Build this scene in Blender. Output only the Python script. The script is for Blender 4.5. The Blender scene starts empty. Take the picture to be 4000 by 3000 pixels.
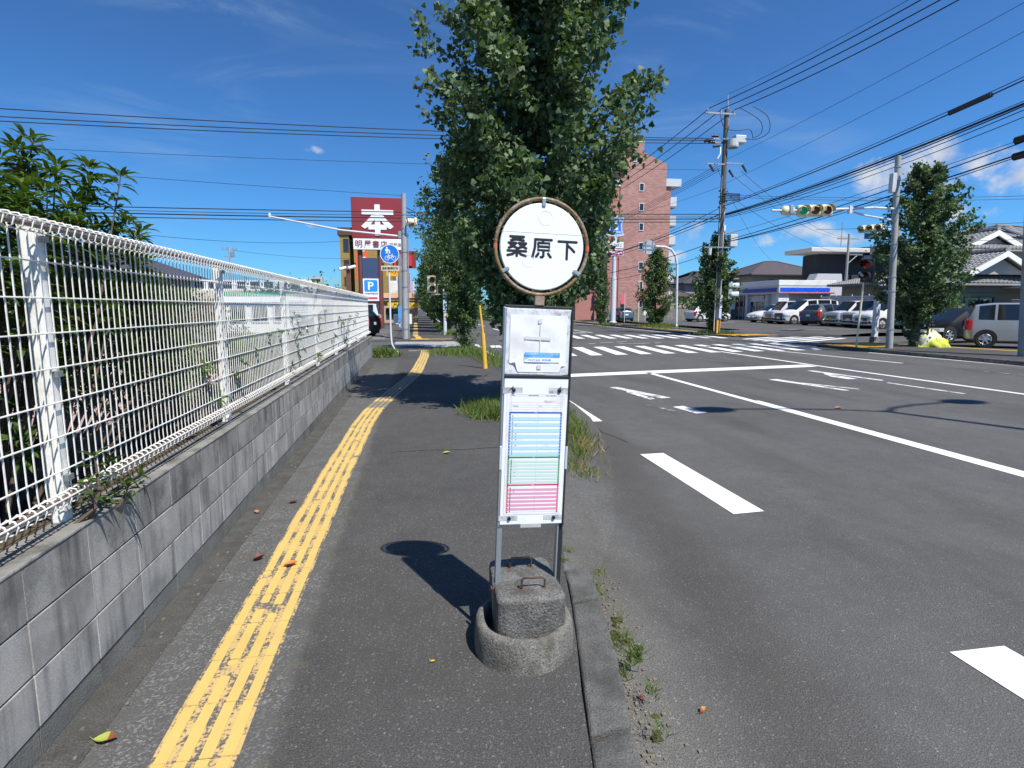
import bpy, bmesh, math, random
import numpy as np
from mathutils import Vector, Matrix
R = random.Random(11)
NR = np.random.RandomState(5)
S = bpy.context.scene
COL = S.collection
PI = math.pi

# ------------------------------------------------------------------ camera, sky, sun, exposure
cam_d = bpy.data.cameras.new('camera'); cam = bpy.data.objects.new('camera', cam_d); COL.objects.link(cam)
cam_d.sensor_width = 36.0; cam_d.lens = 2228.145 / 4000 * 36; cam_d.clip_end = 3000; cam_d.clip_start = 0.02
cam.location = (0, 0, 1.5976)
cam.rotation_euler = (PI / 2 - 0.1342, 0, -0.1655)
S.camera = cam
SUN = Vector((0.60, -1.15, 1.86)).normalized()
sun_d = bpy.data.lights.new('sun', 'SUN'); sun_d.energy = 5.0; sun_d.angle = math.radians(0.53); sun_d.color = (1.0, 0.955, 0.88)
sun = bpy.data.objects.new('sun', sun_d); COL.objects.link(sun)
sun.rotation_euler = SUN.to_track_quat('Z', 'Y').to_euler(); sun.location = (20, -40, 60)
S.view_settings.view_transform = 'Standard'; S.view_settings.look = 'None'
S.view_settings.exposure = 0.38; S.view_settings.gamma = 1.0; S.view_settings.use_curve_mapping = False
S.cycles.max_bounces = 6; S.cycles.transparent_max_bounces = 12; S.cycles.use_denoising = True
S.cycles.sample_clamp_indirect = 6

class NT:
    """tiny node-tree writer"""
    def __init__(s, tree): s.t = tree; s.n = tree.nodes; s.l = tree.links
    def new(s, typ, **kw):
        n = s.n.new(typ)
        for k, v in kw.items():
            if k.startswith('_'): setattr(n, k[1:], v)
            else: s.put(n, k, v)
        return n
    def put(s, n, k, v):
        k = int(k[1:]) if k[0] == 'i' and k[1:].isdigit() else k.replace('__', ' ')
        i = n.inputs[k]
        if isinstance(v, bpy.types.NodeSocket): s.l.new(v, i)
        elif isinstance(v, bpy.types.Node): s.l.new(v.outputs[0], i)
        else:
            if i.type == 'RGBA' and len(v) == 3: v = (*v, 1)
            i.default_value = v
    def math(s, op, a, b=0.0, c=None, clamp=False):
        n = s.n.new('ShaderNodeMath'); n.operation = op; n.use_clamp = clamp
        s.put(n, 'i0', a); s.put(n, 'i1', b)
        if c is not None: s.put(n, 'i2', c)
        return n.outputs[0]
    def mix(s, f, a, b, blend='MIX'):
        n = s.n.new('ShaderNodeMixRGB'); n.blend_type = blend
        s.put(n, 'i0', f); s.put(n, 'i1', a); s.put(n, 'i2', b)
        return n.outputs[0]
    def ramp(s, f, pts):
        n = s.n.new('ShaderNodeValToRGB'); s.l.new(f, n.inputs[0]); e = n.color_ramp.elements
        while len(e) < len(pts): e.new(0.5)
        for el, (p, c) in zip(e, pts):
            el.position = p; el.color = (c, c, c, 1) if isinstance(c, (int, float)) else (*c, 1)
        return n.outputs[0]
    def noise(s, vec, scale, detail=3.0, rough=0.55, dist=0.0):
        n = s.n.new('ShaderNodeTexNoise'); s.put(n, 'Scale', scale); s.put(n, 'Detail', detail); s.put(n, 'Roughness', rough); s.put(n, 'Distortion', dist)
        if vec is not None: s.put(n, 'Vector', vec)
        return n.outputs[0]
    def smooth(s, x, a, b):
        n = s.n.new('ShaderNodeMapRange'); n.interpolation_type = 'SMOOTHSTEP'
        s.put(n, 'i0', x); s.put(n, 'i1', a); s.put(n, 'i2', b)
        return n.outputs[0]

def make_world():
    w = bpy.data.worlds.new('World'); S.world = w; w.use_nodes = True
    n = NT(w.node_tree); n.n.clear()
    sky = n.n.new('ShaderNodeTexSky'); sky.sky_type = 'NISHITA'; sky.sun_disc = False
    sky.sun_elevation = math.asin(SUN.z); sky.sun_rotation = math.atan2(SUN.x, SUN.y)
    sky.air_density = 1.0; sky.dust_density = 0.15; sky.ozone_density = 4.0; sky.altitude = 100
    tc = n.n.new('ShaderNodeTexCoord')
    sep = n.new('ShaderNodeSeparateXYZ', i0=tc.outputs['Generated'])
    x, y, z = sep.outputs
    az = n.math('ARCTAN2', x, y); el = n.math('ARCSINE', z)
    tint = n.mix(n.smooth(el, 0.02, 0.5), (0.31, 0.71, 1.10), (0.39, 0.68, 0.99), 'MIX')
    col = n.mix(1.0, sky.outputs[0], tint, 'MULTIPLY')
    # clear air evens the sky out away from the point opposite the sun
    side = n.math('MINIMUM', n.math('ADD', 1.34, n.math('MULTIPLY', n.math('COSINE', n.math('ADD', az, 0.48)), -0.30)), 1.32)
    col = n.mix(1.0, col, n.new('ShaderNodeCombineXYZ', i0=side, i1=side, i2=side).outputs[0], 'MULTIPLY')
    # cumulus: soft lumps low in the sky, (azimuth, elevation, half width, half height)
    blobs = [(.735, .182, .050, .028), (.785, .192, .045, .036), (.83, .185, .060, .022), (.88, .160, .050, .022), (.94, .150, .06, .030), (.99, .19, .06, .02),
             (.575, .104, .034, .011), (.635, .114, .042, .015), (.46, .120, .030, .020), (.69, .10, .05, .015), (.80, .125, .06, .014), (.43, .085, .03, .012),
             (-.16, .243, .024, .008), (-.165, .130, .012, .008), (-.40, .035, .06, .012), (1.3, .14, .12, .05), (1.8, .2, .14, .05),
             (-1.3, .12, .15, .03), (2.4, .15, .16, .05), (-2.2, .16, .16, .05), (3.0, .12, .12, .03)]
    v = n.new('ShaderNodeCombineXYZ', i0=az, i1=el, i2=0.0).outputs[0]
    mask = None
    for a, e, ra, re in blobs:
        dx = n.math('DIVIDE', n.math('SUBTRACT', az, a), ra); dy = n.math('DIVIDE', n.math('SUBTRACT', el, e), re)
        q = n.math('SUBTRACT', 1.0, n.math('ADD', n.math('MULTIPLY', dx, dx), n.math('MULTIPLY', dy, dy)))
        mask = q if mask is None else n.math('SMOOTH_MAX', mask, q, 0.3)
    f1 = n.noise(v, 22.0, 6.0, 0.6, 0.4)
    mask = n.math('ADD', n.math('MAXIMUM', mask, -1.0), n.math('MULTIPLY', n.math('SUBTRACT', f1, 0.5), 4.2))
    cm = n.math('MULTIPLY', n.smooth(mask, 0.1, 1.5), 0.86)
    shade = n.smooth(n.noise(n.new('ShaderNodeMapping', i0=v, i1=(0, -0.012, 0)).outputs[0], 22.0, 4.0, .5), 0.3, 0.6)
    ccol = n.mix(shade, (4.4, 4.8, 5.8), (6.8, 6.9, 7.2))
    # cirrus wisps
    m2 = n.new('ShaderNodeMapping', i0=tc.outputs['Generated'], i2=(0.2, 0.5, 0.6), i3=(1.2, 4.0, 6.0)).outputs[0]
    wisp = n.math('MULTIPLY', n.smooth(n.noise(m2, 1.6, 8.0, .62, 1.2), 0.46, 0.85), n.smooth(n.noise(tc.outputs['Generated'], 2.3, 2.0), 0.40, 0.62))
    col = n.mix(n.math('MULTIPLY', wisp, 0.5), col, (3.6, 5.0, 6.8))
    col = n.mix(cm, col, ccol)
    bg = n.new('ShaderNodeBackground', i0=col, i1=0.086)
    n.new('ShaderNodeOutputWorld', i0=bg.outputs[0])
make_world()

# ------------------------------------------------------------------ materials
MATS = {}
def mat(name, col, rough=0.6, metal=0.0, var=0.0, vscale=4.0, bump=0.0, bscale=60.0, dirt=None, dirt_amt=0.0, dirt_scale=3.0, spec=0.5, rnd=0.0, world=False, coat=0.0, streak=0.0, grain=0.0, gscale=150.0):
    if name in MATS: return MATS[name]
    m = bpy.data.materials.new(name); MATS[name] = m; m.use_nodes = True
    n = NT(m.node_tree); b = n.n['Principled BSDF']
    if world: vec = n.n.new('ShaderNodeNewGeometry').outputs['Position']
    else:
        tc = n.n.new('ShaderNodeTexCoord'); oi = n.n.new('ShaderNodeObjectInfo')
        vec = n.new('ShaderNodeVectorMath', _operation='ADD', i0=tc.outputs['Object'], i1=n.math('MULTIPLY', oi.outputs['Random'], 37.0)).outputs[0]
    c = n.new('ShaderNodeRGB').outputs[0]; c.default_value = (*col, 1)
    if var: c = n.mix(1.0, c, n.ramp(n.noise(vec, vscale, 4.0), [(0.25, 1 - var), (0.75, 1 + var)]), 'MULTIPLY')
    if rnd:
        oi2 = n.n.new('ShaderNodeObjectInfo')
        k = n.math('ADD', 1 - rnd, n.math('MULTIPLY', oi2.outputs['Random'], 2 * rnd))
        c = n.mix(1.0, c, n.new('ShaderNodeCombineXYZ', i0=k, i1=k, i2=k).outputs[0], 'MULTIPLY')
    if grain: c = n.mix(1.0, c, n.ramp(n.noise(vec, gscale, 3.0, .7), [(0.36, 1 - grain), (0.64, 1 + grain * .6)]), 'MULTIPLY')
    if streak:
        mp = n.new('ShaderNodeMapping', i0=vec, i3=(9, 9, 0.7)).outputs[0]
        c = n.mix(n.math('MULTIPLY', n.smooth(n.noise(mp, 1.5, 4.0), 0.45, 0.75), streak), c, dirt or (0.05, 0.05, 0.05))
    if dirt and dirt_amt:
        c = n.mix(n.math('MULTIPLY', n.smooth(n.noise(vec, dirt_scale, 6.0, .65), 0.45, 0.7), dirt_amt), c, dirt)
    n.put(b, 'Base Color', c); b.inputs['Roughness'].default_value = rough; b.inputs['Metallic'].default_value = metal
    b.inputs['Specular IOR Level'].default_value = spec
    if coat: b.inputs['Coat Weight'].default_value = coat; b.inputs['Coat Roughness'].default_value = 0.05
    if bump:
        bn = n.new('ShaderNodeBump', Strength=bump, Distance=0.01, Height=n.noise(vec, bscale, 4.0)); n.put(b, 'Normal', bn.outputs[0])
    return m

def leaf_mat(name, col, col2, trans=0.3, rough=0.42):
    m = bpy.data.materials.new(name); MATS[name] = m; m.use_nodes = True
    n = NT(m.node_tree); b = n.n['Principled BSDF']; out = n.n['Material Output']
    g = n.n.new('ShaderNodeNewGeometry'); oi = n.n.new('ShaderNodeObjectInfo')
    r = n.math('FRACT', n.math('ADD', g.outputs['Random Per Island'], oi.outputs['Random']))
    c = n.mix(r, col, col2); n.put(b, 'Base Color', c)
    b.inputs['Roughness'].default_value = max(rough, .5); b.inputs['Specular IOR Level'].default_value = 0.22
    tr = n.new('ShaderNodeBsdfTranslucent', Color=n.mix(1.0, c, (1.3, 1.5, 0.5), 'MULTIPLY'))
    mx = n.new('ShaderNodeMixShader', i0=trans, i1=b.outputs[0], i2=tr.outputs[0])
    n.l.new(mx.outputs[0], out.inputs[0])
    return m

def ground_mat(name, base, speck_col, speck=0.25, sscale=95.0, stain=0.22, patch=None, road=False, rough=0.85):
    m = bpy.data.materials.new(name); MATS[name] = m; m.use_nodes = True
    n = NT(m.node_tree); b = n.n['Principled BSDF']
    pos = n.n.new('ShaderNodeNewGeometry').outputs['Position']
    vor = n.n.new('ShaderNodeTexVoronoi'); n.put(vor, 'Vector', pos); n.put(vor, 'Scale', sscale)
    vs = n.new('ShaderNodeSeparateXYZ', i0=vor.outputs['Color']).outputs[0]
    f = n.noise(pos, 260.0, 2.0); big = n.noise(pos, 0.45, 5.0, .6); mid = n.noise(pos, 5.0, 4.0, .6)
    f9 = n.noise(pos, 130.0, 2.0, .7)
    c = n.mix(n.ramp(n.math('ADD', n.math('MULTIPLY', f, .4), n.math('MULTIPLY', f9, .6)), [(0.36, 0.0), (0.66, 1.0)]), tuple(k * 0.42 for k in base), tuple(k * 1.6 for k in base))
    grains = n.math('MULTIPLY', n.math('MULTIPLY', n.smooth(vs, 1.0 - speck, 1.0), n.smooth(n.noise(pos, 45.0, 2.0), 0.35, 0.65)), 0.75)
    c = n.mix(grains, c, speck_col)
    vor2 = n.n.new('ShaderNodeTexVoronoi'); n.put(vor2, 'Vector', pos); n.put(vor2, 'Scale', sscale * 0.55)
    v2 = n.new('ShaderNodeSeparateXYZ', i0=vor2.outputs['Color']).outputs[1]
    c = n.mix(n.math('MULTIPLY', n.math('MULTIPLY', n.math('GREATER_THAN', v2, 0.985), n.math('LESS_THAN', vor2.outputs['Distance'], 0.30)), 0.6), c, tuple(k * 1.8 for k in speck_col))
    c = n.mix(1.0, c, n.ramp(big, [(0.28, 1 - stain), (0.72, 1 + stain * 0.6)]), 'MULTIPLY')
    c = n.mix(1.0, c, n.ramp(mid, [(0.3, 0.9), (0.7, 1.08)]), 'MULTIPLY')
    if road:
        s = n.new('ShaderNodeSeparateXYZ', i0=pos); x, y, _ = s.outputs
        # grit washed against the bus-bay kerb, and brown drips along the lanes
        t = n.math('SUBTRACT', n.math('SUBTRACT', x, n.math('MULTIPLY', y, 0.19)), 0.36)
        t = n.math('ADD', t, n.math('MULTIPLY', n.math('SUBTRACT', n.noise(pos, 1.7, 4.0), 0.5), 0.4))
        grit = n.math('MULTIPLY', n.smooth(t, 0.62, 0.12), n.smooth(y, 6.0, 2.5))
        c = n.mix(n.math('MULTIPLY', grit, 0.8), c, n.mix(1.0, c, (1.55, 1.5, 1.38), 'MULTIPLY'))
        t2 = n.math('ABSOLUTE', n.math('SUBTRACT', n.math('SUBTRACT', x, n.math('MULTIPLY', y, 0.17)), 1.18))
        t2 = n.math('ADD', t2, n.math('MULTIPLY', n.math('SUBTRACT', n.noise(pos, 1.1, 4.0), 0.5), 0.5))
        drip = n.math('MULTIPLY', n.math('MULTIPLY', n.smooth(t2, 0.42, 0.05), n.smooth(y, 9.0, 5.5)), n.smooth(y, 0.4, 2.6))
        c = n.mix(n.math('MULTIPLY', drip, 0.55), c, n.mix(1.0, c, (0.60, 0.53, 0.46), 'MULTIPLY'))
        st = n.noise(n.new('ShaderNodeMapping', i0=pos, i3=(0.9, 0.22, 1)).outputs[0], 1.0, 4.0, .6)
        c = n.mix(n.math('MULTIPLY', n.smooth(st, 0.45, 0.70), 0.55), c, (0.060, 0.053, 0.045))
        fol = n.smooth(n.math('ABSOLUTE', n.math('SUBTRACT', n.math('FRACT', n.math('DIVIDE', n.math('SUBTRACT', x, 0.7), 1.65)), 0.5)), 0.05, 0.45)
        c = n.mix(n.math('MULTIPLY', fol, 0.10), c, (0.13, 0.13, 0.125))
    if patch:
        s = n.new('ShaderNodeSeparateXYZ', i0=pos); x = s.outputs[0]
        vor3 = n.n.new('ShaderNodeTexVoronoi'); n.put(vor3, 'Vector', n.new('ShaderNodeVectorMath', _operation='ADD', i0=pos, i1=n.math('MULTIPLY', n.noise(pos, 60., 2.), .02)).outputs[0]); n.put(vor3, 'Scale', 120.0)
        v3s = n.new('ShaderNodeSeparateXYZ', i0=vor3.outputs['Color'])
        coarse = n.math('MULTIPLY', n.math('MULTIPLY', n.math('GREATER_THAN', v3s.outputs[0], 0.70), .75), n.smooth(n.noise(pos, 5.0, 3.0), .30, .62))
        xx = n.math('ADD', x, n.math('MULTIPLY', n.math('SUBTRACT', n.noise(pos, 6.0, 3.0), 0.5), 0.05))
        c = n.mix(n.math('MULTIPLY', n.smooth(xx, -0.52, -0.60), n.smooth(s.outputs[1], 20, 12)), c, n.mix(coarse, n.mix(f9, tuple(k * .55 for k in patch), tuple(k * 1.35 for k in patch)), n.mix(v3s.outputs[1], (0.11, 0.11, 0.108), (0.27, 0.27, 0.265))))
        edge = n.math('MULTIPLY', n.smooth(xx, -0.66, -0.56), n.smooth(xx, -0.48, -0.56))
        c = n.mix(n.math('MULTIPLY', n.math('MULTIPLY', edge, n.smooth(n.noise(pos, 9.0, 5.0), .48, .70)), 0.55), c, (0.125, 0.118, 0.088))
    n.put(b, 'Base Color', c); b.inputs['Roughness'].default_value = rough; b.inputs['Specular IOR Level'].default_value = 0.3
    h = n.math('ADD', f, n.math('MULTIPLY', vor.outputs['Distance'], 0.9))
    bn = n.new('ShaderNodeBump', Strength=0.55, Distance=0.006, Height=h); n.put(b, 'Normal', bn.outputs[0])
    return m

def paint_mat(name, col, under, wear, scale=7.0, rough=0.6, long=1.0):
    """road paint, worn through to the asphalt in ragged spots"""
    m = bpy.data.materials.new(name); MATS[name] = m; m.use_nodes = True
    n = NT(m.node_tree); b = n.n['Principled BSDF']
    pos = n.n.new('ShaderNodeNewGeometry').outputs['Position']
    w = n.math('ADD', n.math('MULTIPLY', n.noise(n.new('ShaderNodeMapping', i0=pos, i3=(1, long, 1)).outputs[0], scale, 6.0, .7), 0.6), n.math('MULTIPLY', n.noise(pos, 70.0, 3.0), 0.4))
    mk = n.smooth(w, wear - 0.05, wear + 0.03)
    c = n.mix(1.0, n.new('ShaderNodeRGB').outputs[0], n.ramp(n.noise(pos, 3.0, 5.0), [(.3, .90), (.7, 1.04)]), 'MULTIPLY')
    n.n['RGB'].outputs[0].default_value = (*col, 1)
    c = n.mix(mk, c, n.mix(n.noise(pos, 90., 2.), tuple(k * .6 for k in under), tuple(k * 1.5 for k in under)))
    n.put(b, 'Base Color', c); b.inputs['Roughness'].default_value = rough
    bn = n.new('ShaderNodeBump', Strength=0.3, Distance=0.004, Height=n.noise(pos, 120.0, 3.0)); n.put(b, 'Normal', bn.outputs[0])
    return m

def emit_mat(name, col, strength):
    m = bpy.data.materials.new(name); MATS[name] = m; m.use_nodes = True
    b = m.node_tree.nodes['Principled BSDF']; b.inputs['Base Color'].default_value = (*col, 1)
    b.inputs['Emission Color'].default_value = (*col, 1); b.inputs['Emission Strength'].default_value = strength
    return m

# ------------------------------------------------------------------ mesh writer
def root_inv(o):
    M = Matrix.Identity(4)
    while o is not None: M = o.matrix_basis @ M; o = o.parent
    return M.inverted()
class MB:
    def __init__(s): s.v = []; s.f = []; s.m = []
    def face(s, pts, m=0):
        i = len(s.v); s.v += [tuple(p) for p in pts]; s.f.append(tuple(range(i, i + len(pts)))); s.m.append(m); return s
    def box(s, x0, x1, y0, y1, z0, z1, m=0, M=None):
        p = [(x, y, z) for z in (z0, z1) for y in (y0, y1) for x in (x0, x1)]
        if M is not None: p = [tuple(M @ Vector(q)) for q in p]
        i = len(s.v); s.v += p
        for q in ((0, 2, 3, 1), (4, 5, 7, 6), (0, 1, 5, 4), (2, 6, 7, 3), (0, 4, 6, 2), (1, 3, 7, 5)):
            s.f.append(tuple(i + k for k in q)); s.m.append(m)
        return s
    def prism(s, poly, lo, hi, axis='y', m=0):
        """poly: 2D ring; axis y -> (x,z), x -> (y,z), z -> (x,y)"""
        def P(a, b, c): return {'y': (a, c, b), 'x': (c, a, b), 'z': (a, b, c)}[axis]
        i = len(s.v); k = len(poly)
        s.v += [P(a, b, lo) for a, b in poly] + [P(a, b, hi) for a, b in poly]
        s.f.append(tuple(range(i, i + k))); s.m.append(m); s.f.append(tuple(range(i + 2 * k - 1, i + k - 1, -1))); s.m.append(m)
        for j in range(k):
            q = (j + 1) % k; s.f.append((i + j, i + k + j, i + k + q, i + q)); s.m.append(m)
        return s
    def tube(s, pts, r, n=8, m=0, cap=True, sq=None):
        pts = [Vector(p) for p in pts]; k = len(pts); rs = r if isinstance(r, (list, tuple)) else [r] * k
        i0 = len(s.v); up = None
        for j, p in enumerate(pts):
            d = (pts[min(j + 1, k - 1)] - pts[max(j - 1, 0)])
            d = d.normalized() if d.length > 1e-9 else Vector((0, 0, 1))
            if up is None: up = d.orthogonal().normalized()
            else:
                up = up - d * up.dot(d)
                up = up.normalized() if up.length > 1e-6 else d.orthogonal().normalized()
            w = d.cross(up)
            for a in range(n):
                t = 2 * PI * a / n; o = (up * math.cos(t) + w * math.sin(t)) * rs[j]
                if sq: o = Vector((o.x * sq[0], o.y * sq[1], o.z * sq[2]))
                s.v.append(tuple(p + o))
        for j in range(k - 1):
            for a in range(n):
                b = (a + 1) % n; x = i0 + j * n
                s.f.append((x + a, x + b, x + n + b, x + n + a)); s.m.append(m)
        if cap:
            s.f.append(tuple(i0 + a for a in reversed(range(n)))); s.m.append(m)
            s.f.append(tuple(i0 + (k - 1) * n + a for a in range(n))); s.m.append(m)
        return s
    def lathe(s, prof, c=(0, 0, 0), n=24, m=0, axis='z', a0=0.0, a1=2 * PI):
        full = abs(a1 - a0 - 2 * PI) < 1e-6; cols = n if full else n + 1; i0 = len(s.v)
        for j in range(cols):
            t = a0 + (a1 - a0) * j / n
            for r, h in prof:
                p = {'z': (r * math.cos(t), r * math.sin(t), h), 'y': (r * math.cos(t), h, r * math.sin(t)), 'x': (h, r * math.cos(t), r * math.sin(t))}[axis]
                s.v.append((p[0] + c[0], p[1] + c[1], p[2] + c[2]))
        k = len(prof)
        for j in range(n):
            q = (j + 1) % cols
            for a in range(k - 1):
                s.f.append((i0 + j * k + a, i0 + q * k + a, i0 + q * k + a + 1, i0 + j * k + a + 1)); s.m.append(m)
        return s
    def disc(s, c, r, n=24, axis='y', m=0):
        pts = []
        for j in range(n):
            t = 2 * PI * j / n; a, b = r * math.cos(t), r * math.sin(t)
            p = {'y': (a, 0, b), 'x': (0, a, b), 'z': (a, b, 0)}[axis]; pts.append((c[0] + p[0], c[1] + p[1], c[2] + p[2]))
        s.face(pts, m); return s
    def mesh(s, name, mats, smooth=False, fix=True, M=None, sharp=0.6, merge=False):
        me = bpy.data.meshes.new(name); me.from_pydata(s.v, [], s.f)
        for m in (mats if isinstance(mats, (list, tuple)) else [mats]): me.materials.append(m)
        me.polygons.foreach_set('material_index', s.m)
        if M is not None: me.transform(M)
        if fix or smooth:
            bm = bmesh.new(); bm.from_mesh(me)
            if merge: bmesh.ops.remove_doubles(bm, verts=bm.verts, dist=1e-5)
            if fix: bmesh.ops.recalc_face_normals(bm, faces=bm.faces)
            if smooth:
                for f in bm.faces: f.smooth = True
                for e in bm.edges:
                    if len(e.link_faces) != 2 or e.calc_face_angle(0) > sharp: e.smooth = False
            bm.to_mesh(me); bm.free()
        return me
    def build(s, name, mats, parent=None, smooth=False, bevel=0.0, world=False, fix=True, sharp=0.6, merge=False, seg=2):
        M = root_inv(parent) if (world and parent is not None) else None
        o = link(name, s.mesh(name, mats, smooth, fix, M, sharp, merge), parent)
        if bevel:
            b = o.modifiers.new('bevel', 'BEVEL'); b.width = bevel; b.segments = seg; b.limit_method = 'ANGLE'
        return o

def link(name, me, parent=None):
    o = bpy.data.objects.new(name, me); COL.objects.link(o)
    if parent is not None: o.parent = parent
    return o
def tag(o, label=None, cat=None, group=None, kind=None):
    for k, v in (('label', label), ('category', cat), ('group', group), ('kind', kind)):
        if v: o[k] = v
    return o
def thing(name, label, cat, loc=(0, 0, 0), rot=0.0, group=None):
    o = bpy.data.objects.new(name, None); COL.objects.link(o); o.empty_display_size = 0.1
    o.matrix_basis = Matrix.Translation(Vector(loc)) @ Matrix.Rotation(rot, 4, 'Z')
    return tag(o, label, cat, group)
def struct(o): o['kind'] = 'structure'; return o
def copy_tree(o, parent=None):
    c = o.copy(); COL.objects.link(c); c.parent = parent
    for ch in o.children: copy_tree(ch, c)
    return c
def clone(o, loc, rot, label, group=None, scale=1.0):
    c = copy_tree(o); c.location = loc; c.rotation_euler = (0, 0, rot); c.scale = (scale, scale, scale); c['label'] = label
    if group: c['group'] = group
    return c

def text_mesh(body, width=None, height=None, offset=0.0, depth=0.0):
    c = bpy.data.curves.new('lettering', 'FONT'); c.body = body; c.offset = offset; c.extrude = depth; c.resolution_u = 3
    o = bpy.data.objects.new('lettering', c); COL.objects.link(o)
    me = bpy.data.meshes.new_from_object(o.evaluated_get(bpy.context.evaluated_depsgraph_get()))
    bpy.data.objects.remove(o); bpy.data.curves.remove(c)
    co = np.zeros(len(me.vertices) * 3); me.vertices.foreach_get('co', co); co = co.reshape(-1, 3)
    lo, hi = co.min(0), co.max(0); co -= (lo + hi) / 2; d = hi - lo
    sx = width / d[0] if width else None; sy = height / d[1] if height else None
    sx = sx or sy; sy = sy or sx
    co[:, 0] *= sx; co[:, 1] *= sy; me.vertices.foreach_set('co', co.ravel())
    return me
def text(body, m, parent, c, width=None, height=None, offset=0.0, yaw=0.0, name='lettering', world=True, roll=0.0):
    """flat lettering standing upright, facing -Y (yaw turns it about Z), centred on c"""
    me = text_mesh(body, width, height, offset); me.materials.append(m)
    M = Matrix.Translation(Vector(c)) @ Matrix.Rotation(yaw, 4, 'Z') @ Matrix.Rotation(PI / 2, 4, 'X') @ Matrix.Rotation(roll, 4, 'Z')
    if world and parent is not None: M = root_inv(parent) @ M
    me.transform(M)
    return link(name, me, parent)

# ------------------------------------------------------------------ foliage writer
FAN = (np.array([(0, 0, 0), (.42, .0, .02), (.72, .52, .10), (.98, .22, -.03), (.86, .0, .05), (.98, -.24, -.03), (.70, -.54, .10)], float),
       np.array([(0, 2, 1), (1, 2, 3), (1, 3, 4), (1, 4, 5), (1, 5, 6), (0, 1, 6)]))
OVAL = (np.array([(0, 0, 0), (.33, .135, .05), (.36, 0, .0), (.33, -.135, .05), (.70, .10, -.05), (.71, 0, -.10), (.70, -.10, -.05), (1.0, 0, -.30)], float),
        np.array([(0, 2, 1), (0, 3, 2), (1, 2, 5), (1, 5, 4), (2, 3, 6), (2, 6, 5), (4, 5, 7), (5, 6, 7)]))
DIAM = (np.array([(0, 0, 0), (.5, .34, .06), (.95, 0, -.05), (.5, -.34, .06)], float), np.array([(0, 1, 2), (0, 2, 3)]))
def frame_of(A, N):
    A = A / (np.linalg.norm(A, axis=1, keepdims=True) + 1e-9)
    B = np.cross(N, A); B /= (np.linalg.norm(B, axis=1, keepdims=True) + 1e-9)
    return A, B, np.cross(A, B)
def foliage_mesh(name, P, A, N, Sz, shape, m):
    V0, T0 = shape; A, B, N = frame_of(A, N)
    V = P[:, None, :] + Sz[:, None, None] * (V0[None, :, 0:1] * A[:, None, :] + V0[None, :, 1:2] * B[:, None, :] + V0[None, :, 2:3] * N[:, None, :])
    k = len(V0); n = len(P)
    T = (T0[None] + (np.arange(n) * k)[:, None, None]).reshape(-1, 3)
    V = V.reshape(-1, 3)
    me = bpy.data.meshes.new(name); me.vertices.add(len(V)); me.vertices.foreach_set('co', V.ravel())
    me.loops.add(T.size); me.loops.foreach_set('vertex_index', T.ravel().astype(np.int32))
    me.polygons.add(len(T)); me.polygons.foreach_set('loop_start', (np.arange(len(T)) * 3).astype(np.int32))
    me.update(calc_edges=True); me.materials.append(m); me.validate()
    return me
def rvec(n): 
    v = NR.normal(size=(n, 3)); return v / np.linalg.norm(v, axis=1, keepdims=True)
def foliage(parent, P, A, N, Sz, shape, m, single=0, part='foliage'):
    """the leaves that show largest are parts of their own, the rest one part of stuff"""
    if single:
        loc = np.array(parent.matrix_basis.translation)
        d = np.linalg.norm(P + loc - np.array([0, 0, 1.6]), axis=1); idx = np.argsort(d / Sz); near, rest = idx[:single], idx[single:]
        one = foliage_mesh('leaf', np.zeros((1, 3)), np.array([[1., 0, 0]]), np.array([[0, 0, 1.]]), np.array([1.]), shape, m)
        Aa, Bb, Nn = frame_of(A[near], N[near])
        for q, i in enumerate(near):
            o = link('leaf', one, parent); s_ = Sz[i]
            Mx = Matrix.Identity(4)
            for r_ in range(3):
                Mx[r_][0] = Aa[q][r_] * s_; Mx[r_][1] = Bb[q][r_] * s_; Mx[r_][2] = Nn[q][r_] * s_; Mx[r_][3] = P[i][r_]
            o.matrix_basis = Mx
        P, A, N, Sz = P[rest], A[rest], N[rest], Sz[rest]
    o = link(part, foliage_mesh(part, P, A, N, Sz, shape, m), parent); o['kind'] = 'stuff'
    return o

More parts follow.
